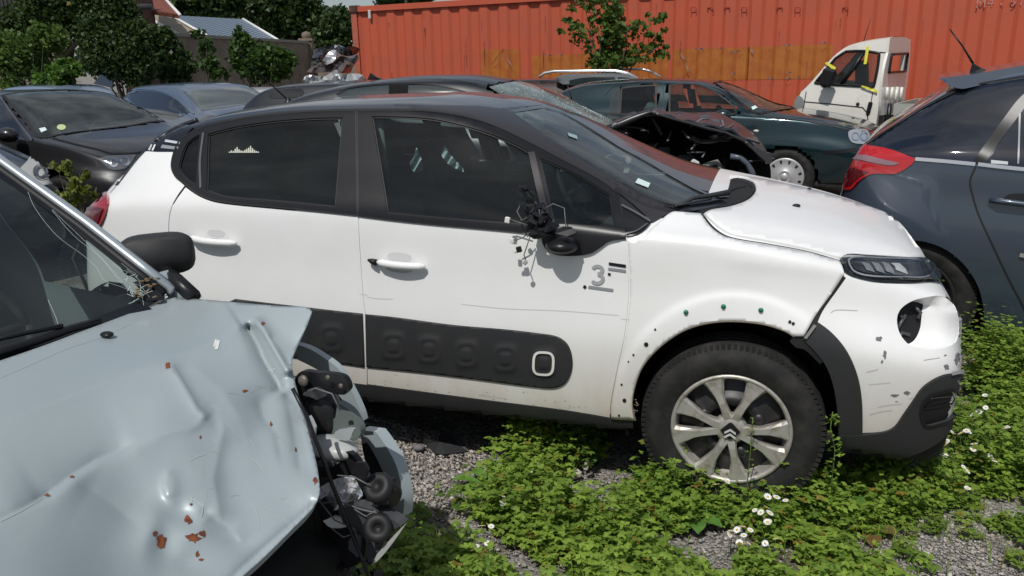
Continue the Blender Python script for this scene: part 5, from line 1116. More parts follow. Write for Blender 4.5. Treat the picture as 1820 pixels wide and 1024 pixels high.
dc.shell(widths(GENERIC(1.375, -3.2), 1.0), nx=60, nu=5); dc.skin([('body_shell', BLK, lambda c: True)]); far_wheels(dc, (0, -2.5))

b = MB()
for v0, yy in (((958, 136), .35), ((1100, 125), 1.3)):
    pass
lines(gc, 'seam', [('1000,150 1022,160', .01)], BLACK)
gc.panel('windscreen', '1015,166* 1030,162 1046,159* 1062,170 1085,185 1110,203* 1090,213 1060,200 1035,182*', mat('screen_grey', (.07, .085, .085), .06, coat=1), off=.004, step=6)
b = MB(); p, n = gc.hit(1024, 158); t_ = gc.Y(1008, 148, p.y); b.tube([p, p+Vector((.0, 0, .02)), t_], [.012, .008, .004], 6); b.build('roof_antenna', TRIM, gc.root)
RAIL = mat('bright_rail', (.75, .76, .78), .25, metal=.7)
def crv(car, pts, y): return [car.Y(u, v, y) for u, v in pts]
bar3(sc, 'roof_rail', crv(sc, ((958, 137), (968, 130), (985, 127), (1040, 126), (1095, 126), (1115, 130), (1134, 140)), .25), .020, RAIL)
bar3(sc, 'roof_rail', crv(sc, ((1075, 127), (1110, 123), (1140, 123), (1158, 127), (1174, 137)), 1.45), .018, RAIL)
plate(sc, 'roof_side', '985,140* 1000,133 1040,131 1100,131 1125,137 1142,146* 1000,150*', lambda u, v: sc.Y(u, v, .16), SLV, (0, .1, 0), 8)
plate(sc, 'side_window', '1012,143* 1040,138 1092,137* 1096,152* 1012,152*', lambda u, v: sc.Y(u, v, .14), DW if 'DW' in globals() else BLACK, (0, .01, 0), 8)
plate(sc, 'side_window', '1098,137* 1124,140 1140,150* 1098,152*', lambda u, v: sc.Y(u, v, .14), DW, (0, .01, 0), 8)
dc.panel('side_window', '474,163 482,158 497,155 531,156 541,163 530,173 480,174', mat('black_window', (.008, .008, .009), .06, coat=1), off=.006, step=6)
plate(pc, 'raised_flap', '166,149* 178,133* 200,150* 199,156*', lambda u, v: pc.Y(u, v, .3), mat('flap_blue', (.03, .045, .075), .4), (0, .04, 0), 6)
# far left lamp
hl = qc.panel('headlamp', '36,300* 46,290 57,278 67,283 84,303 101,322* 88,328 74,330 61,320*', mat('frosted_lamp', (.42, .42, .40), .3), off=.01, step=5)
b = MB(); 
for r_, w_ in ((13, .012), (9, .02)): qc.ribbon(b, ell(72, 309, r_, r_, 20), w_, off=.02, closed=True)
b.build('projector', mat('lamp_dark_chrome', (.10, .105, .115), .18, metal=.6), hl)
lines(qc, 'panel_gap', [('0,262 30,276 56,290 40,298', .03)], BLACK)
qc.panel('front_bumper', '60,322* 75,332 103,325* 122,350 118,380 60,370*', mat('dark_bumper', (.022, .022, .025), .4), off=.012, step=8)
b = MB(); qc.ribbon(b, '98,318 104,330 112,342', .03, off=.02); b.build('bright_strip', CHROME, qc.root)
# ---- small white pickup ----
TW = mat('pickup_white', (.74, .72, .66), .35, coat=.4, noise=(4, (.62, .58, .5), .55, .8))
tk = Car('white_pickup', 'small white pickup truck with yellow tape marks, facing left before the red container', 'truck', 4.72, 10.0, 37, 1.40)
ty = lambda y: (lambda u, v: tk.Y(u, v, y))
def tilt(u, v):
    p = tk.Y(u, v, 0); k = max(0, p.z-.98); return p+ (tk.Y(u, v, k*.12)-p)
SIDE = '1424,163* 1438,150 1471,112 1482,100 1493,91 1507,82 1538,74 1582,68* 1579,94 1571,129 1566,182* 1562,208* 1552,270* 1416,270* 1412,190*'
WINT = '1503,92* 1535,91 1563,95* 1560,120 1553,154* 1500,151 1449,147* 1470,122 1485,104*'
cs = plate(tk, 'cab_side', SIDE, tilt, TW, (0, .03, 0), 9, holes=[WINT])
def far(u, v):
    p = tilt(u, v); return Vector((p.x, 1.40-p.y, p.z))
plate(tk, 'cab_far_side', SIDE, far, TW, (0, -.03, 0), 12, holes=[WINT])
OUT = path('1412,190 1424,163 1438,150 1471,112 1482,100 1493,91 1507,82 1538,74 1582,68', 5, False)
def strip(name, pts, m):
    vs = []; K = 6
    for u, v in pts:
        a = tilt(u, v); c = far(u, v)
        for j in range(K+1): t = j/K; q = a.lerp(c, t); q.z += .03*math.sin(math.pi*t) if q.z > 1.5 else 0; q.x -= .05*math.sin(math.pi*t); vs.append(q)
    n = K+1; fs = [(i*n+j, (i+1)*n+j, (i+1)*n+j+1, i*n+j+1) for i in range(len(pts)-1) for j in range(K)]
    mb = MB(); mb.add(vs, fs, 0, True); return mb.build(name, m, tk.root)
k1 = int(len(OUT)*.28); k2 = int(len(OUT)*.62)
strip('cab_front', OUT[:k1+1], TW); strip('windscreen', OUT[k1:k2+1], GLASSW); strip('cab_roof', OUT[k2:], TW)
cr_ = lambda u, v: tk.X(u, v, .0)
RW = '1585,97* 1614,95* 1609,127* 1580,129*'
plate(tk, 'cab_rear', '1582,67* 1600,66 1614,68 1618,77 1616,120 1609,171 1606,200* 1566,205* 1566,182 1571,129 1579,94*', cr_, TW, (-.03, 0, 0), 8, holes=[RW])
rb = MB(); e_ = [tk.X(u, v, .012) for u, v in path(RW, 5)]; rb.tube(e_+[e_[0]], .016, 6); rb.build('rear_window_seal', TRIM, tk.root)
rb = MB()
for u0, u1 in ((1577, 1575), (1586, 1583), (1595, 1591), (1603, 1600)): rb.tube([tk.X(u0, 155, .02), tk.X(u1, 178, .02)], .02, 6)
rb.build('pressed_rib', TW, tk.root)
rb = MB(); e_ = [tilt(u, v)+Vector((0, -.004, 0)) for u, v in path(WINT, 5)]; rb.tube(e_+[e_[0]], .018, 6); rb.build('window_seal', TRIM, tk.root)
rb = MB(); rb.tube([tilt(1534, 95)+Vector((0, -.004, 0)), tilt(1515, 124), tilt(1496, 149)+Vector((0, -.004, 0))], .028, 6); rb.build('window_divider', TRIM, tk.root)
plate(tk, 'side_glass', WINT, lambda u, v: tilt(u, v)+Vector((0, .012, 0)), GLASS, None, 12)
rb = MB(); c = tk.Y(1471, 138, -.14); rb.box(c, (.17, .07, .23), Matrix.Rotation(.25, 3, 'Y'), bev=.03); rb.tube([c+Vector((-.02, 0, -.1)), tk.Y(1462, 153, -.02)], .025, 6); rb.build('door_mirror', TRIM, tk.root)
rb = MB(); rb.box(tk.Y(1532, 133, .4), (.12, .3, .36), Matrix.Rotation(-.1, 3, 'Y'), bev=.05); rb.build('seat', CABIN, tk.root)
rb = MB(); rb.box(tk.Y(1500, 195, .7), (.75, 1.2, .4)); rb.build('cabin_floor', CABIN, tk.root)
YT = mat('yellow_tape', (.72, .68, .06), .5)
for i, t in enumerate(('1467,112* 1471,110* 1487,120* 1484,126*', '1541,82* 1546,83* 1541,114* 1536,114*', '1531,154* 1534,152* 1561,160* 1560,165*')):
    plate(tk, 'tape_strip', t, lambda u, v: tilt(u, v)+Vector((0, -.03, 0)), YT, (0, .003, 0), 6)
rb = MB()
for q in (((1433, 163), (1430, 180), (1428, 200)), ((1431, 181), (1480, 185), (1533, 191)), ((1533, 191), (1541, 200), (1543, 215)), ((1551, 165), (1547, 190), (1542, 206)), ((1579, 94), (1564, 93))): rb.tube([tilt(u, v)+Vector((0, -.002, 0)) for u, v in q], .006, 5)
rb.build('panel_gap', BLACK, tk.root)
rb = MB(); rb.box(tk.Y(1545, 192, -.01), (.05, .03, .15), Matrix.Rotation(.15, 3, 'Y'), bev=.01); rb.build('door_handle', TRIM, tk.root)
rb = MB(); rb.sphere(tk.Y(1524.5, 185, -.005), .022, 6); rb.build('filler_cap', TRIM, tk.root)
plate(tk, 'headlamp', '1411,189 1413,178 1419,170 1428,177 1427,192 1416,193', lambda u, v: tk.Y(u, v, -.01), mat('lamp_silver', (.55, .56, .56), .2, metal=.6), (0, .03, 0), 5)
rb = MB(); rb.tube([tk.Y(1535, 74, .5), tk.Y(1548, 32, .5)], [.006, .003], 5); rb.build('roof_antenna', TRIM, tk.root)
BEDG = mat('bed_grey_paint', (.36, .37, .34), .55, noise=(5, (.25, .25, .22), .5, .8))
p0 = tk.Y(1564, 184, .0); zt = p0.z; rb = MB()
for y in (0, 1.38): rb.box((1.12, y, zt-.16), (2.1, .035, .32))
rb.box((.08, .69, zt-.16), (.03, 1.38, .32)); rb.box((2.17, .69, zt-.16), (.03, 1.38, .32)); rb.box((1.12, .69, zt-.32), (2.1, 1.38, .03)); rb.build('load_bed', BEDG, tk.root)
rb = MB(); rb.box((.55, .8, zt-.10), (.8, 1.0, .10), bev=.03); tag(rb.build('tarpaulin', mat('brown_tarp', (.20, .13, .08), .8), tk.root))
rb = MB(); rb.tube([(0.02, -.01, zt-.0), (.02, -.01, zt-.5)], .03, 6); rb.box((.03, -.02, zt-.18), (.10, .05, .1)); rb.build('bed_bracket', TRIM, tk.root)
for x in (-.95, 1.3):
    for y, s_ in ((.03, -1), (1.37, 1)): wheel(tk, x, y, .28, .28, .17, .17, 'plain', s_)
# ---- crumpled silver wreck in the back row ----
wk = Car('crumpled_wreck', 'crumpled brown and silver car wreck with bent headlamp before the left end of the container', 'car wreck', -3.4, 14.2, 10, 1.6)
def wy(y, a, s_=0):
    rn = random.Random(int(a*1000+s_)); K = [(rn.uniform(.05, .22), rn.uniform(-.2, .25), rn.uniform(0, 6)) for _ in range(5)]
    return lambda u, v: wk.Y(u, v, y+sum(a*.8*math.sin(u*p+v*q+r_) for p, q, r_ in K))
plate(wk, 'folded_bonnet', '551,120* 556,98 560,88* 575,83 600,79* 612,84 626,82 639,87* 632,96 618,100 604,96 594,86 584,92 572,108 560,116*', wy(.1, .07), mat('wreck_black', (.012, .012, .014), .25, coat=.5), (0, .05, 0), 6, smooth=False)
plate(wk, 'bent_headlamp', '570,113* 578,100 590,89 597,90 598,100 592,110 580,115*', wy(0, .03), mat('bright_lamp', (.7, .7, .72), .2, metal=.5), (0, .05, 0), 6, smooth=False)
plate(wk, 'crushed_wing', '545,128* 556,118 570,114 592,112 604,100 620,102 632,96 636,104 626,118 620,130 590,128 560,130*', wy(.15, .08, 1), mat('wreck_brown', (.10, .07, .068), .35, coat=.5), (0, .05, 0), 6, smooth=False)
plate(wk, 'silver_front', '536,146* 545,134 575,136 598,124 602,132 640,132 652,148 640,160 540,160*', wy(-.1, .05, 2), mat('wreck_silver', (.5, .51, .52), .3, metal=.5), (0, .05, 0), 6, smooth=False)
wk.shell([(r[0]*.9, r[1], r[2]*.9, r[3]*.9, r[4]*1.0, r[5]*.9, min(r[6], 1.1), r[7]*.9, min(r[8], 1.22), min(r[9], 1.26)) for r in GENERIC(1.3, -3.0)], nx=50, nu=4)
wk.skin([('body_shell', mat('wreck_silver', (.5, .51, .52), .3), lambda c: True)]); far_wheels(wk, (0, -2.2))
def D(u, v, y): r = ray(u, v); return CAM+r*(y/r.y)
def wz(u, v, z): r = ray(u, v); return CAM+r*((z-CH)/r.z)
# ---- shipping container ----
ct = Car('shipping_container', 'long red shipping container with orange primer patches closing off the yard', 'container', -3.0, 16.2, 25.5, 2.44)
REDC = mat('container_red', (.47, .083, .036), .6, noise=(1.6, (.40, .085, .045), .4, .75), bump=(3, .3, .01), dirt=((.10, .03, .02), 1.0, .3))
ORC = mat('primer_orange', (.40, .13, .018), .6, noise=(5, (.32, .075, .014), .4, .7))
TOPZ, PIT, LEN = 2.71, .398, 12.8
def corr(x0, x1, z0, z1, off, nz=2):
    vs = []; fs = []; xs = []; 
    k = int(x0/PIT)-1
    while k*PIT < x1+PIT:
        b_ = k*PIT
        for f_, y in ((.0, .03), (.36, .03), (.5, .068), (.86, .068)): xs.append((b_+f_*PIT, y))
        k += 1
    X = np.array([a for a, _ in xs]); Y_ = np.array([b for _, b in xs]); pts = [x0]+[x for x in X if x0 < x < x1]+[x1]
    for x in pts:
        y = float(np.interp(x, X, Y_)); vs += [(x, y-off, z0(x) if callable(z0) else z0), (x, y-off, z1)]
    fs = [(2*i, 2*i+2, 2*i+3, 2*i+1) for i in range(len(pts)-1)]
    mb = MB(); mb.add(vs, fs); return mb
corr(.1, LEN-.1, .15, TOPZ-.1, 0).build('side_panel', REDC, ct.root)
b = MB(); b.box((LEN/2, .04, TOPZ-.05), (LEN, .09, .10)); b.build('top_rail', REDC, ct.root); b = MB(); b.box((LEN/2, .04, .08), (LEN, .09, .16)); b.build('bottom_rail', REDC, ct.root)
b = MB(); b.box((LEN/2, 1.24, TOPZ-.02), (LEN-.2, 2.3, .03)); b.box((LEN/2, 2.42, TOPZ/2), (LEN-.2, .04, TOPZ-.2)); b.build('roof_panel', REDC, ct.root)
DKC = mat('corner_dark', (.05, .02, .015), .7, noise=(12, (.2, .05, .02), .5, .7))
for x in (.06, LEN-.06):
  for y in (.05, 2.4):
    b = MB(); b.box((x, y, TOPZ/2), (.13, .12, TOPZ-.24)); b.build('corner_post', REDC if x > 1 else mat('post_red', (.42, .10, .06), .6, noise=(6, (.25, .09, .05), .4, .7)), ct.root)
  for z in (.08, TOPZ-.05):
        for y in (.05, 2.39): b = MB(); b.box((x, y, z), (.18, .17, .14), bev=.012); b.build('corner_casting', DKC, ct.root)
b = MB(); b.box((.05, 1.22, TOPZ/2), (.04, 2.2, TOPZ-.2)); b.build('end_door', REDC, ct.root)
def cxz(u, v): p = ct.Y(u, v, .05); return p.x, p.z
for (u0, v0, u1, v1) in ((855, 88, 926, 152), (944, 98, 1012, 152), (1012, 94, 1186, 152), (1196, 86, 1330, 142), (1330, 81, 1476, 140)):
    xa, za = cxz(u0, (v0)); xb, zb_ = cxz(u1, v1); xm, zm_ = cxz((u0+u1)/2, v0); corr(xa, xb, zb_, zm_, .004).build('primer_patch', ORC, ct.root)
PEEL = mat('peeled_paint', (.62, .42, .38), .6); rnd = random.Random(7)
for (u, v, l, a) in ((1243, 87, 16, 0), (1307, 92, 18, -.2), (1214, 102, 24, .9), (1222, 122, 20, 1.1), (1337, 92, 14, 1.1), (1399, 80, 12, 0), (1463, 76, 12, 0), (1303, 131, 10, 0), (1401, 129, 9, 0), (1370, 139, 12, 0), (1400, 139, 12, .1), (975, 98, 10, .2), (996, 97, 7, .6), (885, 100, 34, 2.2), (905, 110, 28, 1.0), (1280, 86, 7, 0), (1418, 139, 10, -.4)):
    b = MB(); q = []
    for i in range(7):
        t = i/6-.5; uu = u+math.cos(a)*l*t; vv = v+math.sin(a)*l*t; q.append(ct.Y(uu, vv, .02-.03*math.cos(t*3)))
    vs = []
    for i, p in enumerate(q): w_ = .012*math.cos((i/6-.5)*3)+.003; vs += [p+Vector((w_*.5, -.015, w_)), p-Vector((w_*.3, 0, w_))]
    b.add(vs, [(2*i, 2*i+1, 2*i+3, 2*i+2) for i in range(6)], 0, True); b.build('peeling_paint', PEEL, ct.root)
RUN = mat('rust_run', (.20, .05, .025), .8, noise=(30, (.40, .07, .04), .4, .6)); rnd = random.Random(31)
for i in range(34):
    x = rnd.uniform(.4, 12.2); k = math.floor(x/PIT)*PIT+PIT*rnd.uniform(.04, .30); z0 = rnd.uniform(1.3, 2.55); l = rnd.uniform(.06, .5); w_ = rnd.uniform(.004, .02)
    b = MB(); b.add([(k-w_, .026, z0), (k+w_, .026, z0), (k+w_*.3, .026, z0-l), (k-w_*.3, .026, z0-l)], [(0, 3, 2, 1)]); b.build('rust_run', RUN, ct.root)
for u in (1233, 1263, 1293, 1323, 1386, 1418, 1503):
    b = MB(); pts = [ct.Y(u-5, 21, .02), ct.Y(u-5, 14, .018), ct.Y(u+4, 13, .018), ct.Y(u+4, 20, .02)]; b.tube(pts, .007, 5); b.build('lifting_eye', mat('dull_red_metal', (.25, .03, .02), .6), ct.root)
b = MB(); b.box(tuple(ct.Y(657, 26, -.02)), (.06, .04, .16), bev=.01); b.build('small_lamp', mat('lamp_white', (.5, .5, .48), .5), ct.root)
def text(body, size, m, M, parent, ext=.001):
    cu = bpy.data.curves.new('lettering', 'FONT'); cu.body = body; cu.size = size; cu.extrude = ext; cu.space_character = 1.1
    o = bpy.data.objects.new('lettering', cu); COL.objects.link(o); dg = bpy.context.evaluated_depsgraph_get(); me = bpy.data.meshes.new_from_object(o.evaluated_get(dg)); bpy.data.objects.remove(o)
    q = link('lettering', me, m, parent); q.matrix_local = M; return q
p = ct.Y(1733, 14, .022)
text('M4 - 91', .17, mat('faded_lettering', (.40, .25, .20), .7, noise=(25, (.45, .06, .04), .45, .55)), Matrix(((1, 0, 0, p.x), (0, 0, -1, p.y), (0, 1, 0, p.z), (0, 0, 0, 1))), ct.root)
# ---- foliage ----
def leafmat(name, c0, c1, trans=.35, rough=.5):
    m = bpy.data.materials.new(name); m.use_nodes = True; nt = m.node_tree; nt.nodes.clear(); L = nt.links.new
    o = N(nt, 'ShaderNodeOutputMaterial'); at = N(nt, 'ShaderNodeAttribute', attribute_name='tone'); sp = N(nt, 'ShaderNodeSeparateColor'); L(at.outputs['Color'], sp.inputs[0])
    x = N(nt, 'ShaderNodeMix', data_type='RGBA'); x.inputs['A'].default_value = (*c0, 1); x.inputs['B'].default_value = (*c1, 1); L(sp.outputs[0], x.inputs['Factor'])
    y = N(nt, 'ShaderNodeMix', data_type='RGBA'); y.inputs['B'].default_value = (.30, .20, .04, 1); L(x.outputs['Result'], y.inputs['A']); L(sp.outputs[1], y.inputs['Factor'])
    p = N(nt, 'ShaderNodeBsdfPrincipled', Roughness=rough); p.inputs['Specular IOR Level'].default_value = .35; t = N(nt, 'ShaderNodeBsdfTranslucent'); q = N(nt, 'ShaderNodeMixShader'); q.inputs[0].default_value = trans
    L(y.outputs['Result'], p.inputs['Base Color']); L(y.outputs['Result'], t.inputs[0]); L(p.outputs[0], q.inputs[1]); L(t.outputs[0], q.inputs[2]); L(q.outputs[0], o.inputs[0]); MATS[name] = m; return m
LEAFM = leafmat('leaf_mid_green', (.05, .10, .02), (.14, .23, .045), .45); LEAF = leafmat('leaf_green', (.022, .055, .012), (.075, .15, .025)); LEAFD = leafmat('leaf_dark', (.014, .034, .010), (.065, .115, .026)); LEAFB = leafmat('leaf_bright', (.06, .14, .02), (.16, .28, .05)); LEAFY = leafmat('leaf_yellowish', (.07, .11, .02), (.24, .26, .05))  # shade is put into the dark leaves, sunlight into the mid green
BARK = mat('bark', (.07, .055, .04), .9, noise=(20, (.12, .10, .08), .4, .7))
def leaves(name, blobs, size, m, parent, seed=0, hang=.3, yellow=.004, clump=0):
    """many leaf sized quads spread through ellipsoids: blobs = (centre, radii, count)"""
    g = np.random.default_rng(seed); C_ = []; 
    for c, r_, n in blobs:
        if clump:
            k = max(3, n//clump); d = g.normal(size=(k, 3)); d /= np.linalg.norm(d, axis=1)[:, None]; cc = np.array(c)+d*np.array(r_)*(g.uniform(.25, 1.0, (k, 1))**.5)
            q = np.repeat(cc, clump, 0)+g.normal(size=(k*clump, 3))*np.array(r_)*.13
        else:
            d = g.normal(size=(n, 3)); d /= np.linalg.norm(d, axis=1)[:, None]; q = np.array(c)+d*np.array(r_)*(g.uniform(.1, 1, (n, 1))**.4)
        C_.append(q)
    P = np.vstack(C_); n = len(P)
    a = g.normal(size=(n, 3)); a[:, 2] -= hang; a /= np.linalg.norm(a, axis=1)[:, None]; u = g.normal(size=(n, 3)); b_ = np.cross(a, u); b_ /= np.linalg.norm(b_, axis=1)[:, None]; nn = np.cross(a, b_)
    s_ = size*g.uniform(.6, 1.3, (n, 1)); V = np.stack([P-a*s_*.5, P+b_*s_*.32+nn*s_*.08, P+a*s_*.5, P-b_*s_*.32+nn*s_*.08], 1).reshape(-1, 3)
    F = np.arange(4*n).reshape(-1, 4); col = np.zeros((4*n, 3)); col[:, 0] = np.repeat(g.uniform(0, 1, n), 4); col[:, 1] = np.repeat((g.uniform(0, 1, n) < yellow)*g.uniform(.3, .9, n), 4)
    return np_mesh(name, V, F, m, parent, col)
def branches(name, segs, parent, m=None):
    b = MB()
    for pts, r0, r1 in segs: b.tube(pts, [r0+(r1-r0)*i/(len(pts)-1) for i in range(len(pts))], 7)
    return b.build(name, m or BARK, parent)
def tree(label, base, h, crown, size, m, seed=0, group=None, name='broadleaf_tree', trunk=.16, clump=30, cat='tree', nb=9):
    """crown = list of (dx, dy, z, rx, ry, rz, count)"""
    t = empty(name, label, cat, base, 0, group); rnd = random.Random(seed); top = max(c[2] for c in crown)
    segs = [([Vector((0, 0, 0)), Vector((rnd.uniform(-.1, .1), 0, h*.3)), Vector((rnd.uniform(-.2, .2), rnd.uniform(-.2, .2), h*.62)), Vector((rnd.uniform(-.2, .2), 0, h*.85))], trunk, trunk*.3)]
    for i in range(nb):
        c = crown[i % len(crown)]; s_ = Vector((0, 0, h*rnd.uniform(.2, .6))); e = Vector((c[0]+rnd.uniform(-1, 1)*c[3]*.7, c[1]+rnd.uniform(-1, 1)*c[4]*.7, c[2]+rnd.uniform(-.5, .8)*c[5])); mm_ = s_.lerp(e, .5)+Vector((0, 0, -.1*h*.3)); segs.append(([s_, mm_, e], trunk*.4, trunk*.06))
    branches('trunk', segs, t); leaves('crown', [((c[0], c[1], c[2]), (c[3], c[4], c[5]), c[6]) for c in crown], size, m, t, seed, clump=clump); return t
def T(label, u, v, y, crown_px, size, m, seed, group=None, h=None, name='broadleaf_tree', cat='tree', trunk=.16, clump=30):
    """crown_px = (u, v, radius in pixels across, radius in pixels up, count) at distance y"""
    b0 = D(u, v, y); b0.z = 0; cr = []
    for cu, cv, ru, rv_, n in crown_px:
        p = D(cu, cv, y); k = y/FPX*1.03; cr.append((p.x-b0.x, random.Random(seed+cu).uniform(-.3, .3)*ru*k, p.z, ru*k, ru*k*.8, rv_*k, n))
    return tree(label, tuple(b0), h or max(c[2] for c in cr), cr, size, m, seed, group, name, trunk, clump, cat)
g1 = 'trees along the skyline beyond the wall'
T('dark leafy tree at left of the skyline behind the tiled roof', 330, 60, 42, [(320, -20, 60, 45, 3500), (370, 0, 60, 38, 3500), (300, 10, 40, 30, 1500)], .32, LEAFD, 1, g1, trunk=.3)
T('broad dark tree on the skyline behind the metal roofed outbuilding', 440, 60, 46, [(430, 10, 60, 34, 3500), (470, 25, 60, 36, 3500), (410, 40, 50, 25, 2000)], .32, LEAFD, 2, g1, trunk=.3)
T('tallest round headed tree on the skyline, right of the outbuilding', 520, 70, 44, [(500, 15, 42, 32, 3000), (535, 28, 40, 34, 3000), (515, 55, 55, 22, 2200)], .32, LEAFD, 3, g1, trunk=.3)
T('small tree on the skyline just left of the container', 600, 80, 40, [(596, 45, 28, 28, 2600), (585, 70, 30, 18, 1400), (618, 62, 14, 28, 900)], .28, LEAFD, 4, g1, trunk=.2)
T('treetop showing over the left part of the container roof', 720, 40, 46, [(700, -3, 34, 12, 1200), (745, -14, 34, 16, 1200)], .28, LEAFD, 5, g1, trunk=.2)
T('dense dark tree hanging over the corrugated shed at the far left', 100, 100, 20.5, [(110, 10, 70, 45, 9000), (190, 30, 46, 50, 7000), (40, 60, 50, 40, 5500)], .12, LEAFD, 6, None, trunk=.2)
T('leafy green bush in light at the left edge behind the saloon', 50, 140, 17.5, [(30, 95, 52, 34, 2600), (90, 70, 30, 26, 1300), (45, 140, 60, 26, 2000)], .10, LEAFM, 7, None, name='bush', cat='bush', trunk=.05, clump=16)
T('bright green bush above the saloon roof', 125, 140, 16.5, [(118, 122, 30, 14, 900), (100, 140, 30, 14, 500)], .11, LEAFB, 8, None, name='bush', cat='bush', trunk=.04, clump=14)
T('dark shaded bush between the bright bush and the wall', 215, 130, 16.0, [(195, 100, 44, 40, 4200), (240, 105, 30, 44, 3600), (165, 60, 30, 30, 2400), (235, 60, 26, 24, 1600)], .09, LEAFD, 9, None, name='bush', cat='bush', trunk=.05, clump=16)
T('dark ivy clump hanging over the wall below the beige roof', 290, 130, 17, [(278, 60, 20, 14, 900), (292, 80, 24, 22, 1500), (310, 115, 34, 28, 1800), (262, 90, 14, 30, 700)], .10, LEAFD, 10, None, name='ivy', cat='ivy', trunk=.04, clump=14)
T('thin sapling with sparse leaves standing before the wall', 370, 140, 16.3, [(368, 82, 14, 18, 130), (372, 112, 16, 16, 150), (350, 60, 16, 8, 60), (390, 132, 16, 10, 120)], .12, LEAF, 11, None, name='sapling', cat='sapling', trunk=.03, clump=6)
T('bright green shrub in front of the wall left of the gate pier', 455, 150, 16.2, [(430, 92, 18, 34, 1500), (460, 112, 44, 30, 3000), (500, 112, 24, 24, 1300), (425, 62, 8, 12, 200)], .10, LEAF, 12, None, name='shrub', cat='shrub', trunk=.05, clump=14)
T('tall spindly bush growing against the red container', 1085, 140, 12.6, [(1072, 18, 34, 22, 260), (1088, 58, 24, 34, 520), (1050, 60, 40, 26, 190), (1130, 60, 44, 24, 170), (1088, 108, 40, 18, 620), (1150, 95, 36, 16, 170), (1028, 14, 30, 8, 60), (1160, 32, 26, 10, 70), (1010, 45, 22, 12, 60), (1178, 62, 20, 12, 60), (1180, 92, 14, 8, 40), (1060, -10, 40, 12, 160)], .095, LEAFM, 13, None, name='bush', cat='bush', trunk=.05, clump=10)
T('yellowish green weed bush between blue car and anthracite saloon', 130, 350, 5.6, [(116, 300, 24, 14, 70), (140, 312, 20, 10, 60), (135, 330, 22, 18, 110), (120, 352, 30, 16, 120), (152, 345, 18, 16, 60)], .055, LEAFY, 14, None, name='bush', cat='bush', trunk=.015, clump=8)
# ---- wall, pier, buildings ----
CONC = mat('wall_render', (.24, .195, .15), .9, noise=(3, (.15, .125, .095), .4, .7), bump=(12, .4, .02))
def wallbox(name, label, cat, A_, B_, h, th, m, z0=0, kind=None):
    A_ = Vector(A_); B_ = Vector(B_); d = (B_-A_); L_ = d.length; t = empty(name, label, cat, ((A_.x+B_.x)/2, (A_.y+B_.y)/2, z0), math.atan2(d.y, d.x)); b = MB(); b.box((0, 0, h/2), (L_, th, h)); b.build('wall_face', m, t); return t, L_
pa = D(240, 62, 16.9); pb = D(540, 80, 25.0)
wl, L_ = wallbox('boundary_wall', 'old rendered boundary wall with flat coping behind the back row of cars', 'wall', (pa.x, pa.y), (pb.x, pb.y), 2.32, .25, CONC)
b = MB(); b.box((0, 0, 2.35), (L_, .34, .07)); b.build('coping', mat('coping_grey', (.26, .25, .22), .9), wl)
pp = D(546, 80, 25.2); pr = empty('gate_pier', 'brick gate pier with round stone finial at the end of the wall', 'pier', (pp.x, pp.y, 0)); b = MB(); b.box((0, 0, 1.2), (.34, .34, 2.4)); b.build('shaft', mat('pier_stone', (.22, .17, .12), .9, noise=(6, (.12, .10, .08), .4, .7)), pr); b = MB(); b.box((0, 0, 2.43), (.42, .42, .07)); b.lathe([(.12, 0), (.15, .08), (.13, .17), (.0, .22)], (0, 0, 2.46), (0, 0, 1), 14); b.build('finial', mat('pier_stone', (.22, .17, .12), .9), pr)
p2 = D(640, 90, 24); wl2, L2 = wallbox('side_wall', 'short low wall running from the gate pier to behind the container', 'wall', (pp.x+.25, pp.y), (p2.x, p2.y), 2.1, .25, CONC)
def quad(name, pts, m, parent, th=.06):
    P = [Vector(p) for p in pts]; n = (P[1]-P[0]).cross(P[3]-P[0]).normalized()*th; b = MB(); b.add(P+[p-n for p in P], [(0, 1, 2, 3), (7, 6, 5, 4), (0, 4, 5, 1), (1, 5, 6, 2), (2, 6, 7, 3), (3, 7, 4, 0)]); o = b.build(name, m, parent); return o
def stripes(name, c0, c1, sc, rough, metal=0, bump=1.0, axis='X'):
    m = bpy.data.materials.new(name); m.use_nodes = True; nt = m.node_tree; L = nt.links.new; p = nt.nodes['Principled BSDF']; p.inputs['Roughness'].default_value = rough; p.inputs['Metallic'].default_value = metal
    tc = N(nt, 'ShaderNodeTexCoord'); w_ = N(nt, 'ShaderNodeTexWave', Scale=sc, Distortion=.3, Detail=2.0); w_.bands_direction = axis; L(tc.outputs['Object'], w_.inputs[0]); x = N(nt, 'ShaderNodeMix', data_type='RGBA'); x.inputs['A'].default_value = (*c0, 1); x.inputs['B'].default_value = (*c1, 1)
    L(w_.outputs[0], x.inputs['Factor']); L(x.outputs['Result'], p.inputs['Base Color']); bp = N(nt, 'ShaderNodeBump', Strength=bump, Distance=.05); L(w_.outputs[0], bp.inputs['Height']); L(bp.outputs[0], p.inputs['Normal']); return m
TILE = mat('clay_tiles', (.20, .06, .035), .8, noise=(8, (.12, .04, .03), .4, .7), bump=(14, .8, .05))
BRICK = mat('old_brick', (.14, .06, .04), .9, noise=(14, (.07, .04, .03), .4, .65), bump=(18, .6, .02))
ob = empty('outbuilding', 'low outbuilding with blue grey metal roof and beige roof beyond the wall', 'outbuilding', (D(380, 60, 30).x, D(380, 60, 30).y, 0)); ob0 = Vector(ob.location)
quad('metal_roof', [D(377, 70, 27)-ob0, D(507, 80, 29)-ob0, D(432, 34, 33)-ob0, D(303, 27, 31)-ob0], stripes('standing_seam', (.10, .14, .19), (.26, .32, .38), 2.2, .4, .3), ob)
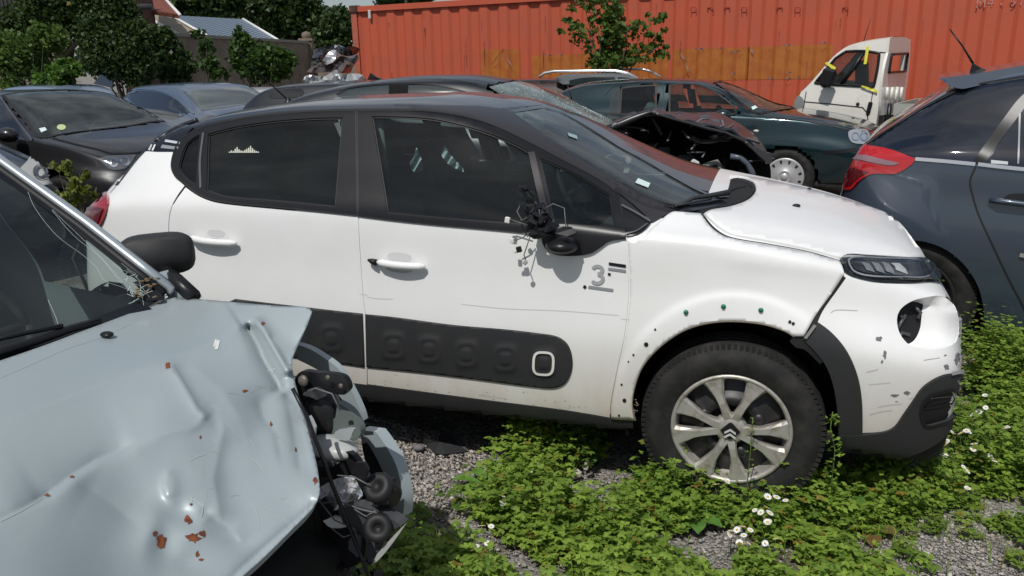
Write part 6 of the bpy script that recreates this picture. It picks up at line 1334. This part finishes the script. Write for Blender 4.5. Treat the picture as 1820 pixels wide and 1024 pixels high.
quad('beige_roof', [D(325, 66, 27)-ob0, D(375, 69, 27.4)-ob0, D(302, 27, 31.2)-ob0, D(250, 24, 31)-ob0], mat('beige_sheet', (.30, .26, .18), .8, noise=(3, (.2, .17, .12), .4, .7)), ob)
b = MB()
for q in ((D(377, 69, 26.9), D(303, 27, 30.9)), (D(507, 79, 28.9), D(432, 34, 32.9)), (D(325, 65, 26.9), D(250, 24, 30.9))): b.tube([q[0]-ob0, q[1]-ob0], .05, 6)
b.build('verge_flashing', mat('white_flashing', (.7, .7, .68), .6), ob)
b = MB(); c = D(415, 78, 29.6)-ob0; b.box((c.x, c.y, 1.1), (3.4, .2, 2.2)); b.box((c.x-2.2, c.y-.3, 1.1), (1.6, .2, 2.2)); b.build('wall_face', CONC, ob)
hs = empty('brick_house', 'old brick house corner with red tiled roof and gutter, upper left', 'house', (D(230, 60, 24).x, D(230, 60, 24).y, 0)); h0 = Vector(hs.location)
z_ = D(228, 2, 24).z+.3; b = MB(); b.box((0, .6, z_/2), (D(246, 60, 24).x-D(209, 60, 24).x, 1.2, z_)); b.build('brick_wall', BRICK, hs)
quad('tiled_roof', [D(243, 14, 25)-h0, D(318, 26, 25)-h0, D(282, -12, 30)-h0, D(230, -60, 30)-h0], TILE, hs, .12)
b = MB(); b.tube([D(210, 12, 23.6)-h0, D(270, 13, 23.8)-h0], .09, 8); b.tube([D(248, 14, 23.7)-h0, D(243, 30, 23.7)-h0, D(244, 60, 23.7)-h0], .05, 8); b.build('gutter', mat('gutter_grey', (.05, .05, .055), .5), hs)
b = MB(); b.tube([D(288, -8, 29)-h0, D(320, 27, 24.9)-h0], .05, 6); b.build('verge_flashing', mat('white_flashing', (.7, .7, .68), .6), hs)
sh = empty('corrugated_shed', 'dark shed with corrugated roof edge at the top left corner', 'shed', (D(20, 30, 22).x, D(20, 30, 22).y, 0)); s0 = Vector(sh.location)
quad('sheet_wall', [D(-80, 26, 21.8)-s0, D(82, 28, 21.8)-s0, D(86, -40, 21.8)-s0, D(-80, -40, 21.8)-s0], stripes('dark_sheet', (.02, .018, .018), (.06, .055, .055), 3.0, .7), sh)
b = MB(); c = D(0, 60, 22.1)-s0; b.box((c.x, c.y, 1.3), (3.4, .2, 2.6)); b.build('lower_wall', CONC, sh)
def gmat(name='gravel_ground'):
    m = bpy.data.materials.new(name); m.use_nodes = True; nt = m.node_tree; L = nt.links.new; p = nt.nodes['Principled BSDF']; p.inputs['Roughness'].default_value = .95; p.inputs['Specular IOR Level'].default_value = .2
    tc = N(nt, 'ShaderNodeTexCoord'); v = N(nt, 'ShaderNodeTexVoronoi', Scale=75.0); n = N(nt, 'ShaderNodeTexNoise', Scale=1.6, Detail=10.0, Roughness=.7); n2 = N(nt, 'ShaderNodeTexNoise', Scale=40.0, Detail=6.0)
    for q in (v, n, n2): L(tc.outputs['Object'], q.inputs['Vector'])
    r = N(nt, 'ShaderNodeValToRGB'); e = r.color_ramp.elements; e[0].position = .0; e[0].color = (.13, .12, .105, 1); e[1].position = 1; e[1].color = (.38, .36, .335, 1); k = e.new(.45); k.color = (.25, .23, .21, 1)
    sp = N(nt, 'ShaderNodeSeparateColor'); L(v.outputs['Color'], sp.inputs[0]); L(sp.outputs[0], r.inputs[0])
    x = N(nt, 'ShaderNodeMix', data_type='RGBA'); x.inputs['B'].default_value = (.12, .10, .075, 1); mr = N(nt, 'ShaderNodeMapRange'); mr.inputs['From Min'].default_value = .48; mr.inputs['From Max'].default_value = .62; L(n.outputs[0], mr.inputs['Value']); L(mr.outputs[0], x.inputs['Factor']); L(r.outputs[0], x.inputs['A']); L(x.outputs['Result'], p.inputs['Base Color'])
    a = N(nt, 'ShaderNodeMath', operation='MULTIPLY_ADD'); a.inputs[1].default_value = -1.5; L(v.outputs['Distance'], a.inputs[0]); L(n2.outputs[0], a.inputs[2]); bp = N(nt, 'ShaderNodeBump', Strength=.8, Distance=.012); L(a.outputs[0], bp.inputs['Height']); L(bp.outputs[0], p.inputs['Normal']); return m
GM = gmat()
# near ground with gentle bumps inside one big sheet
n = 120; xs = np.linspace(-1, 1, n); xs = np.sign(xs)*(np.abs(xs)*6+np.abs(xs)**9*600); XX, YY = np.meshgrid(xs, xs+3); ZZ = (.012*np.sin(XX*2.1+1)*np.sin(YY*1.7)+.008*np.sin(XX*5.3)*np.sin(YY*4.1+2))*np.exp(-(XX**2+(YY-3)**2)/60)-.012
V = np.stack([XX.ravel(), YY.ravel(), ZZ.ravel()], 1); I = np.arange(n*n).reshape(n, n); F = np.stack([I[:-1, :-1].ravel(), I[:-1, 1:].ravel(), I[1:, 1:].ravel(), I[1:, :-1].ravel()], 1)
gr_ = np_mesh('ground', V, F, GM, None, smooth=True); gr_['kind'] = 'structure'
def gp(u, v): p = wz(u, v, 0); return np.array([p.x, p.y])
def gpoly(t): return np.array([gp(u, v) for u, v in path(t, 30)])
rg = np.random.default_rng(42)
def sample(poly, n):
    lo, hi = poly.min(0), poly.max(0); q = rg.uniform(lo, hi, (n*4, 2)); q = q[inpoly(q, poly)]; return q[:n]
# ---- gravel stones ----
import bmesh
bm = bmesh.new(); bmesh.ops.create_icosphere(bm, subdivisions=1, radius=1); IV = np.array([tuple(v.co) for v in bm.verts]); IF = np.array([[v.index for v in f.verts] for f in bm.faces]); bm.free()
def stones(name, pts, smin, smax, m, seed):
    g = np.random.default_rng(seed); n = len(pts); s_ = smin*(smax/smin)**(g.uniform(0, 1, n)**2.2); sc = g.uniform(.6, 1.2, (n, 1, 3))*np.array([1, 1, .65]); rt = g.uniform(0, 6.28, n)
    V = IV[None]*g.uniform(.78, 1.15, (n, len(IV), 1))*sc*s_[:, None, None]; c, s2 = np.cos(rt)[:, None], np.sin(rt)[:, None]; x = V[..., 0]*c-V[..., 1]*s2; y = V[..., 0]*s2+V[..., 1]*c
    V = np.stack([x+pts[:, 0:1], y+pts[:, 1:2], V[..., 2]+s_[:, None]*.2-.008], -1).reshape(-1, 3); F = (IF[None]+(np.arange(n)*len(IV))[:, None, None]).reshape(-1, 3)
    t = g.uniform(0, 1, n); col = np.repeat(np.stack([t, (g.uniform(0, 1, n) < .06)*1.0, t], 1), len(IV), 0); o = np_mesh(name, V, F, m, None, col); o['kind'] = 'stuff'; return o
SM = bpy.data.materials.new('stone'); SM.use_nodes = True; nt = SM.node_tree; at = N(nt, 'ShaderNodeAttribute', attribute_name='tone'); sp = N(nt, 'ShaderNodeSeparateColor'); r = N(nt, 'ShaderNodeValToRGB'); nt.links.new(at.outputs['Color'], sp.inputs[0]); nt.links.new(sp.outputs[0], r.inputs[0])
e = r.color_ramp.elements; e[0].color = (.14, .13, .125, 1); e[1].color = (.52, .50, .47, 1); k = e.new(.35); k.color = (.31, .29, .27, 1); k = e.new(.7); k.color = (.37, .31, .26, 1)
nt.links.new(r.outputs[0], nt.nodes['Principled BSDF'].inputs['Base Color']); nt.nodes['Principled BSDF'].inputs['Roughness'].default_value = .9
G1 = gpoly('640,735 760,770 900,800 1000,830 1100,840 1250,900 1400,930 1560,960 1640,900 1760,860 1820,820 1900,1024 1900,1100 640,1100 660,900')
G2 = gpoly('640,740 720,755 860,790 900,820 860,880 740,900 700,860'); G3 = gpoly('1540,940 1640,900 1900,860 1900,1100 1560,1100')
stones('gravel', np.vstack([sample(G1, 9000), sample(G2, 4500), sample(G3, 4500), sample(gpoly('1700,600 1900,600 1900,860 1760,860'), 1500)]), .0022, .010, SM, 1)
# ---- weeds ----
def weeds(name, spots, m, seed, hmin, hmax, leaf, nleaf=(7, 14), yellow=.04, droop=.3):
    """plants with branching stems that carry leaves of three leaflets"""
    g = np.random.default_rng(seed); VS = []; CO = []
    for (x, y), hs_ in spots:
        h = g.uniform(hmin, hmax)*hs_; nb = g.integers(2, 5); tone0 = g.uniform(.0, .6)
        for b_ in range(nb):
            az = g.uniform(0, 6.28); lean = g.uniform(.05, .6); hh = h*g.uniform(.6, 1.0); tip = np.array([x+math.cos(az)*lean*hh, y+math.sin(az)*lean*hh, hh]); base = np.array([x, y, -.005]); k = int(g.integers(*nleaf))
            w_ = .0012; d = tip-base; sd_ = np.cross(d, [math.cos(az+1), math.sin(az+1), .2]); sd_ = sd_/np.linalg.norm(sd_)*w_; VS.append([base-sd_, base+sd_, tip+sd_*.5, tip-sd_*.5]); CO.append((tone0*.6, 0))
            for i in range(k):
                t = g.uniform(.25, 1.0) if i else 1.0; p = base+d*t; a2 = g.uniform(0, 6.28); le = leaf*g.uniform(.7, 1.25)*(1.1-.3*t); pet = le*g.uniform(.5, 1.4); o = p+np.array([math.cos(a2)*pet, math.sin(a2)*pet, pet*g.uniform(-.1, .7)]); tone = min(1, max(0, tone0+g.uniform(-.15, .45)+.25*t)); yl = (g.uniform() < yellow)*g.uniform(.3, 1)
                tilt_ = g.uniform(-droop, .5)
                for da in (-1.15, 0, 1.15):
                    a3 = a2+da; f = np.array([math.cos(a3), math.sin(a3), tilt_]); s_ = np.array([-math.sin(a3), math.cos(a3), g.uniform(-.3, .3)]); VS.append([o, o+f*le*.55+s_*le*.30, o+f*le+np.array([0, 0, -le*.12]), o+f*le*.55-s_*le*.30]); CO.append((tone, yl))
    V = np.array(VS).reshape(-1, 3); C_ = np.array(CO); col = np.repeat(np.stack([C_[:, 0], C_[:, 1], C_[:, 0]], 1), 4, 0)
    o = np_mesh(name, V, np.arange(len(V)).reshape(-1, 4), m, None, col); o['kind'] = 'stuff'; return o
WEED = leafmat('weed_leaf', (.07, .15, .022), (.32, .46, .075), .45)
def clump_(p, s0=0.0):
    x, y = p; q = math.sin(x*9.1+2.1*math.sin(y*5.3+s0))+math.sin(y*10.7+1.7*math.sin(x*6.1)+s0)+.7*math.sin(x*23+y*19); return q
def spots(poly, n, hs_=1.0, thr=-.25):
    out = []
    for p in sample(gpoly(poly), int(n*.95)):
        q = clump_(p)
        if q > thr: out.append((tuple(p), hs_*(.55+.35*min(1.6, q-thr))))
    return out
sp1 = spots('700,1100 690,960 720,930 800,900 900,890 960,850 1060,870 1150,880 1240,930 1260,1000 1200,1100', 400, 1.0, -.5)+spots('1100,1100 1150,960 1300,930 1450,960 1560,1010 1640,1100', 200, .75, -.1)+spots('900,880 940,800 1000,800 1100,830 1180,860 1230,900 1100,900', 130, 1.1)+spots('1180,860 1300,900 1480,890 1540,850 1650,840 1700,880 1640,930 1500,950 1300,950', 200, .9)
sp1 += spots('1690,800 1720,740 1740,700 1780,690 1860,720 1900,900 1780,870 1700,860', 300, 1.3, -.8)+spots('1720,690 1740,640 1770,620 1800,640 1830,690 1780,720', 90, 1.5, -.9)+spots('1530,850 1620,830 1700,800 1720,850 1640,880', 120, 1.0)+spots('1560,1000 1700,980 1900,1000 1900,1100 1560,1100', 40, .5)+spots('1700,880 1900,900 1900,980 1760,960', 40, .5)
sp1 += spots('640,1100 640,960 700,940 740,1000 740,1100', 60, 1.0)+spots('960,870 1250,930 1300,1040 900,1040', 50, .5)
weeds('weeds', sp1, WEED, 2, .05, .22, .026, (5, 10))
sp2 = spots('880,860 930,790 990,790 1010,850 960,880', 26, 1.0)+spots('1725,690 1745,650 1775,640 1790,690', 16, 1.25)+spots('1790,700 1830,690 1860,750 1810,760', 12, 1.0)
weeds('tall_weeds', sp2, WEED, 3, .16, .28, .024, (10, 20))
weeds('tallest_weeds', spots('1725,700 1745,670 1775,665 1790,700 1770,740', 20, 1.3, -2)+spots('900,820 930,790 960,800 950,830', 8, 1.1, -2)+spots('1690,800 1720,760 1740,780 1710,830', 8, 1.0, -2)+spots('1180,890 1230,880 1240,900 1190,910', 5, .8, -2)+spots('1400,905 1470,890 1480,910 1410,925', 6, .7, -2), WEED, 13, .20, .30, .023, (14, 24), .03, .1)
# thin grass blades among the weeds
g = np.random.default_rng(77); VS = []; CO = []
for (x, y), q in spots('700,1060 720,930 900,880 1060,860 1250,900 1500,930 1650,880 1800,760 1900,900 1900,1100 700,1100', 1500, 1.0, -1.2):
    a = g.uniform(0, 6.28); l = g.uniform(.03, .11); d = np.array([math.cos(a), math.sin(a), 0])*l*g.uniform(.2, .8); o = np.array([x, y, -.01]); s_ = np.array([-math.sin(a), math.cos(a), 0])*.0013; m_ = o+d*.4+[0, 0, l*.7]; t_ = o+d+[0, 0, l*.85]
    VS.append([o-s_, o+s_, m_+s_, m_-s_]); VS.append([m_-s_, m_+s_, t_+s_*.2, t_-s_*.2]); c_ = g.uniform(.2, 1); yl = (g.uniform() < .25)*g.uniform(.3, 1); CO += [(c_, yl)]*2
C_ = np.repeat(np.array([(a, b, a) for a, b in CO]), 4, 0); o = np_mesh('grass', np.array(VS).reshape(-1, 3), np.arange(len(VS)*4).reshape(-1, 4), WEED, None, C_); o['kind'] = 'stuff'
weeds('low_clover', spots('1000,860 1160,870 1300,905 1480,900 1600,870 1650,900 1560,960 1300,960 1050,920', 300, 1.0, -.6)+spots('900,1100 960,930 1150,950 1400,980 1560,1100', 150, 1.0, -.4)+spots('1600,930 1800,900 1900,1100 1600,1100', 40, 1.0), leafmat('clover_leaf', (.07, .15, .024), (.24, .34, .06), .4), 5, .015, .05, .017, (4, 9), .08)
# climbing weed in the wheel arch and sprigs before the wheel
def vine(label, pts3, n, leaf, seed, name='climbing_weed'):
    t = empty(name, label, 'weed', (pts3[0].x, pts3[0].y, 0)); b0 = Vector(t.location); P = [p-b0 for p in pts3]; b = MB(); b.tube(P, .002, 5); b.build('stem', mat('stem_green', (.08, .13, .03), .6), t)
    g = np.random.default_rng(seed); VS = []; CO = []
    for i in range(n):
        k = g.uniform(0, len(P)-1.001); j = int(k); p = np.array(P[j].lerp(P[j+1], k-j)); a2 = g.uniform(0, 6.28); le = leaf*g.uniform(.7, 1.3); o = p+np.array([math.cos(a2), math.sin(a2)*.7, g.uniform(-.2, .5)])*le*1.1; tone = g.uniform(.1, 1)
        for da in (-1.15, 0, 1.15):
            a3 = a2+da; f = np.array([math.cos(a3), math.sin(a3), g.uniform(-.3, .5)]); s_ = np.array([-math.sin(a3), math.cos(a3), .3]); VS.append([o, o+f*le*.55+s_*le*.3, o+f*le, o+f*le*.55-s_*le*.3]); CO.append(tone)
    V = np.array(VS).reshape(-1, 3); C_ = np.repeat(np.array(CO), 4); np_mesh('leaf_spray', V, np.arange(len(V)).reshape(-1, 4), WEED, t, np.stack([C_, C_*0, C_], 1)); return t
def cw(u, v, y): return wc.world(wc.Y(u, v, y))
vine('leafy weed climbing in the gap behind the front wheel arch cladding', [wz(1490, 905, 0), cw(1478, 860, -.01), cw(1484, 800, .01), cw(1476, 760, .02), cw(1480, 732, .02)], 60, .013, 1)
vine('thin weed sprig rising in front of the alloy wheel', [wz(1330, 925, 0), cw(1328, 860, -.06), cw(1334, 800, -.05), cw(1338, 742, -.05)], 22, .011, 2, 'weed_sprig')
vine('leafy weed leaning on the tyre below the sill end', [wz(1205, 915, 0), cw(1200, 860, -.08), cw(1196, 815, -.08)], 26, .016, 3, 'weed_sprig')
# broad leaved plants
def broad(label, u, v, lv, m, seed, name='dock_plant', group=None):
    """lv: (direction angle, length, lift, width)"""
    c = wz(u, v, 0); t = empty(name, label, 'plant', (c.x, c.y, 0), 0, group); rnd = random.Random(seed)
    for a, l, lift, wd in lv:
        if name != 'dock_plant': l *= 1.35; lift *= 1.5; wd *= 1.2
        b = MB(); vs = []; K = 8
        for i in range(K+1):
            q = i/K; r_ = l*q; z = l*(lift*q-.75*lift*q*q)+.004; w_ = wd*math.sin(math.pi*min(1, max(0, (q-.18)/.82)))**.75 if q > .18 else .002
            cx, cy = math.cos(a)*r_, math.sin(a)*r_; sx, sy = -math.sin(a), math.cos(a); wv = rnd.uniform(-.004, .004)
            vs += [(cx-sx*w_/2, cy-sy*w_/2, z+w_*.18+wv), (cx, cy, z), (cx+sx*w_/2, cy+sy*w_/2, z+w_*.18-wv)]
        fs = [f for i in range(K) for f in ((i*3, i*3+3, i*3+4, i*3+1), (i*3+1, i*3+4, i*3+5, i*3+2))]; b.add(vs, fs, 0, True); b.build('leaf', m, t)
    return t
BRD = mat('broad_leaf', (.085, .19, .03), .5, noise=(30, (.13, .24, .04), .4, .7)); BRD2 = mat('round_leaf', (.06, .15, .025), .5, noise=(30, (.10, .2, .035), .4, .7)); BRR = mat('reddish_leaf', (.16, .07, .03), .5, noise=(30, (.1, .14, .03), .4, .7))
broad('dock plant with long bright leaves on the gravel beside the front door', 868, 868, [(2.9, .15, .5, .045), (1.4, .14, 1.1, .05), (2.2, .12, .9, .045), (.6, .12, .9, .045), (-.6, .11, .5, .05), (3.6, .12, .4, .05), (-1.6, .10, .4, .045)], BRD, 1)
broad('round leaved plant at the foot of the front bumper', 1500, 890, [(a, .085+.02*math.sin(a*3), .6, .06) for a in (.2, 1.1, 2.0, 2.9, 3.8, 4.7, 5.5)], BRD2, 2, 'broadleaf_weed')
broad('broad leaved weed right of the wheel, beyond the others', 1575, 885, [(a, .09, .5, .055) for a in (.4, 1.5, 2.6, 3.7, 4.9)], BRD2, 3, 'broadleaf_weed')
broad('broad leaved weed below the tyre, lying half in clover', 1235, 930, [(a, .075, .5, .05) for a in (.3, 1.3, 2.4, 3.5, 4.6, 5.6)], BRD2, 4, 'broadleaf_weed')
broad('weed with reddish brown leaves on the gravel at lower right', 1545, 950, [(a, .07, .3, .05) for a in (-.3, 2.8, 4.4, 1.2)], BRR, 5, 'broadleaf_weed')
broad('broad leaved weed in shade under the sill end', 1040, 815, [(a, .09, .7, .05) for a in (.4, 1.5, 2.6, 3.7, 4.9)], BRD2, 6, 'broadleaf_weed')
broad('broad leaved weed just right of the tyre tread', 1452, 905, [(a, .09, .8, .055) for a in (.1, 1.2, 2.3, 3.4, 4.5, 5.4)], BRD, 7, 'broadleaf_weed')
broad('pale broad leaved weed at the right end of the bumper shade', 1630, 880, [(a, .085, .8, .055) for a in (.5, 1.6, 2.7, 3.8, 4.9)], BRD, 8, 'broadleaf_weed')
broad('broad leaved weed left of the tyre, in front of the sill end', 1165, 880, [(a, .085, .8, .05) for a in (.2, 1.4, 2.5, 3.7, 4.8)], BRD, 9, 'broadleaf_weed')
# daisies
PET = mat('daisy_petal', (.80, .80, .78), .6); EYE = mat('daisy_eye', (.60, .38, .03), .7); STEM = mat('stem_green', (.08, .13, .03), .6)
def daisy(label, lst, group='small white daisies among the weeds'):
    u, v, z = lst[0]; c = wz(u, v, z); t = empty('daisy_plant', label, 'flower', (c.x, c.y, 0), 0, group); c0 = Vector((c.x, c.y, 0)); rnd = random.Random(int(u*7+v))
    for u, v, z in lst:
        z += .035; p = wz(u, v, z)-c0; p.z = z; M = Matrix.Rotation(rnd.uniform(-.6, .6), 3, 'X') @ Matrix.Rotation(rnd.uniform(-.6, .6), 3, 'Y'); r_ = rnd.uniform(.009, .0135); b = MB(); vs = [p+M @ Vector((0, 0, .001))]; K = 13
        for i in range(K):
            a = 2*math.pi*i/K; q = [(.35, -.12), (.95, -.16), (1.05, 0), (.95, .16), (.35, .12)]
            b.add([p+M @ Vector((math.cos(a+da/f_)*r_*f_, math.sin(a+da/f_)*r_*f_, .0008*(1 if f_ < .9 else 2))) for f_, da in q], [(0, 1, 2, 3, 4)])
        h = b.build('flower_head', PET, t); b = MB(); b.sphere(p+M @ Vector((0, 0, .001)), r_*.38, 5, sc=(1, 1, .5)); b.build('flower_eye', EYE, h)
        b = MB(); b.tube([Vector((p.x*.6, p.y*.6, -.01)), p-Vector((0, 0, .001))], .0009, 4); b.build('stem', STEM, t)
dl = [('daisies nearest the bottom edge, right of centre', [(1300, 944, .07), (1310, 942, .08), (1296, 950, .06), (1322, 952, .07)]), ('daisies in front of the tyre, upper cluster', [(1362, 902, .08), (1368, 912, .08), (1358, 920, .07), (1366, 928, .07)]), ('daisies in front of the tyre, lower cluster', [(1345, 962, .06), (1330, 966, .05), (1380, 958, .06), (1362, 966, .05)]), ('single pair of daisies by the dock plant', [(893, 882, .08), (914, 902, .07)]),
 ('lone daisy below the broken black plastic', [(925, 917, .05), (958, 828, .09)]), ('daisies right of the bumper, lowest cluster', [(1705, 842, .10), (1695, 846, .10), (1712, 830, .11), (1720, 868, .06)]), ('daisies right of the bumper, middle cluster', [(1718, 766, .14), (1708, 770, .14), (1714, 760, .13), (1732, 738, .15)]), ('daisies right of the bumper, highest cluster', [(1768, 700, .15), (1735, 712, .15), (1764, 738, .15), (1772, 742, .14), (1740, 732, .15)]),
 ('daisies at the right edge low on the gravel', [(1752, 784, .12), (1745, 800, .12), (1760, 812, .10), (1790, 760, .1)]), ('daisies under the lower bumper', [(1682, 790, .10), (1700, 806, .10), (1664, 800, .08), (1650, 812, .08)]), ('tiny daisies below the hub, beside the tyre', [(1292, 856, .10), (1380, 884, .10), (1396, 890, .09)]), ('daisies among weeds by the crashed blue car', [(866, 966, .06), (873, 936, .06), (905, 872, .08)])]
for l_, q in dl:
    rr = random.Random(len(l_)); q2 = list(q)
    for (u, v, z) in q: q2.append((u+rr.uniform(-22, 22), v+rr.uniform(-14, 14), z))
    daisy(l_, q2)
yg = weeds('yellow_leaves', spots('700,1000 900,900 1200,930 1500,960 1400,1080 800,1080', 60, 1), LEAFY, 9, .04, .1, .013, (3, 7), .5)
# litter
def litter(name, label, cat, u, v, m, build):
    c = wz(u, v, 0); t = MB(); build(t); o = t.build(name, m); o.location = (c.x, c.y, 0); tag(o, label, cat); return o
BP_ = mat('broken_black_plastic', (.018, .019, .021), .55, bump=(200, .2, .001))
c = wz(785, 806, 0)
def f1(b):
    q = [wc.world(Vector((0, 0, 0)))]
    def w_(u, v, z): p = wz(u, v, z); return (p.x-c.x, p.y-c.y, z)
    P = [w_(740, 760, .05), w_(758, 790, .012), w_(772, 806, .004), w_(790, 808, .004), w_(832, 802, .004), w_(822, 784, .03), w_(802, 764, .06), w_(784, 768, .05), w_(778, 785, .03), w_(752, 775, .05)]
    n = len(P); b.add(P+[(x, y+.004, z-.004) for x, y, z in P], [(0, 1, 9), (1, 2, 8, 9), (2, 3, 7, 8), (3, 4, 5, 6, 7), (n+9, n+1, n), (n+9, n+8, n+2, n+1), (n+8, n+7, n+3, n+2), (n+7, n+6, n+5, n+4, n+3)]+[(i, (i+1) % n, n+(i+1) % n, n+i) for i in range(n)][::1])
litter('broken_plastic_piece', 'curved broken black plastic piece lying on the gravel under the sill', 'debris', 785, 806, BP_, f1)
RUB = mat('pale_rubble', (.55, .50, .43), .9, noise=(30, (.35, .3, .25), .4, .7), bump=(60, .5, .004))
litter('stone', 'flat pale stone at the edge of the weeds under the sill', 'stone', 1022, 850, RUB, lambda b: b.box((0, 0, .018), (.05, .035, .03), Matrix.Rotation(.5, 3, 'Z'), bev=.008))
litter('stone', 'small upright pale stone behind the flat one', 'stone', 1043, 836, RUB, lambda b: b.box((0, 0, .025), (.022, .02, .05), Matrix.Rotation(.3, 3, 'Y'), bev=.006))
litter('stone', 'grey cobble right of the dock plant', 'stone', 745, 800, mat('grey_cobble', (.16, .15, .16), .8), lambda b: b.sphere((0, 0, .012), .02, 6, sc=(1.3, 1, .7), jit=.15, seed=4))
litter('fallen_leaf', 'orange brown fallen leaf on the gravel at the bottom centre', 'leaf', 1025, 905, mat('dead_leaf', (.22, .08, .04), .8), lambda b: b.add([(-.02, 0, .01), (0, -.012, .016), (.024, 0, .012), (0, .014, .012)], [(0, 1, 2, 3)]))
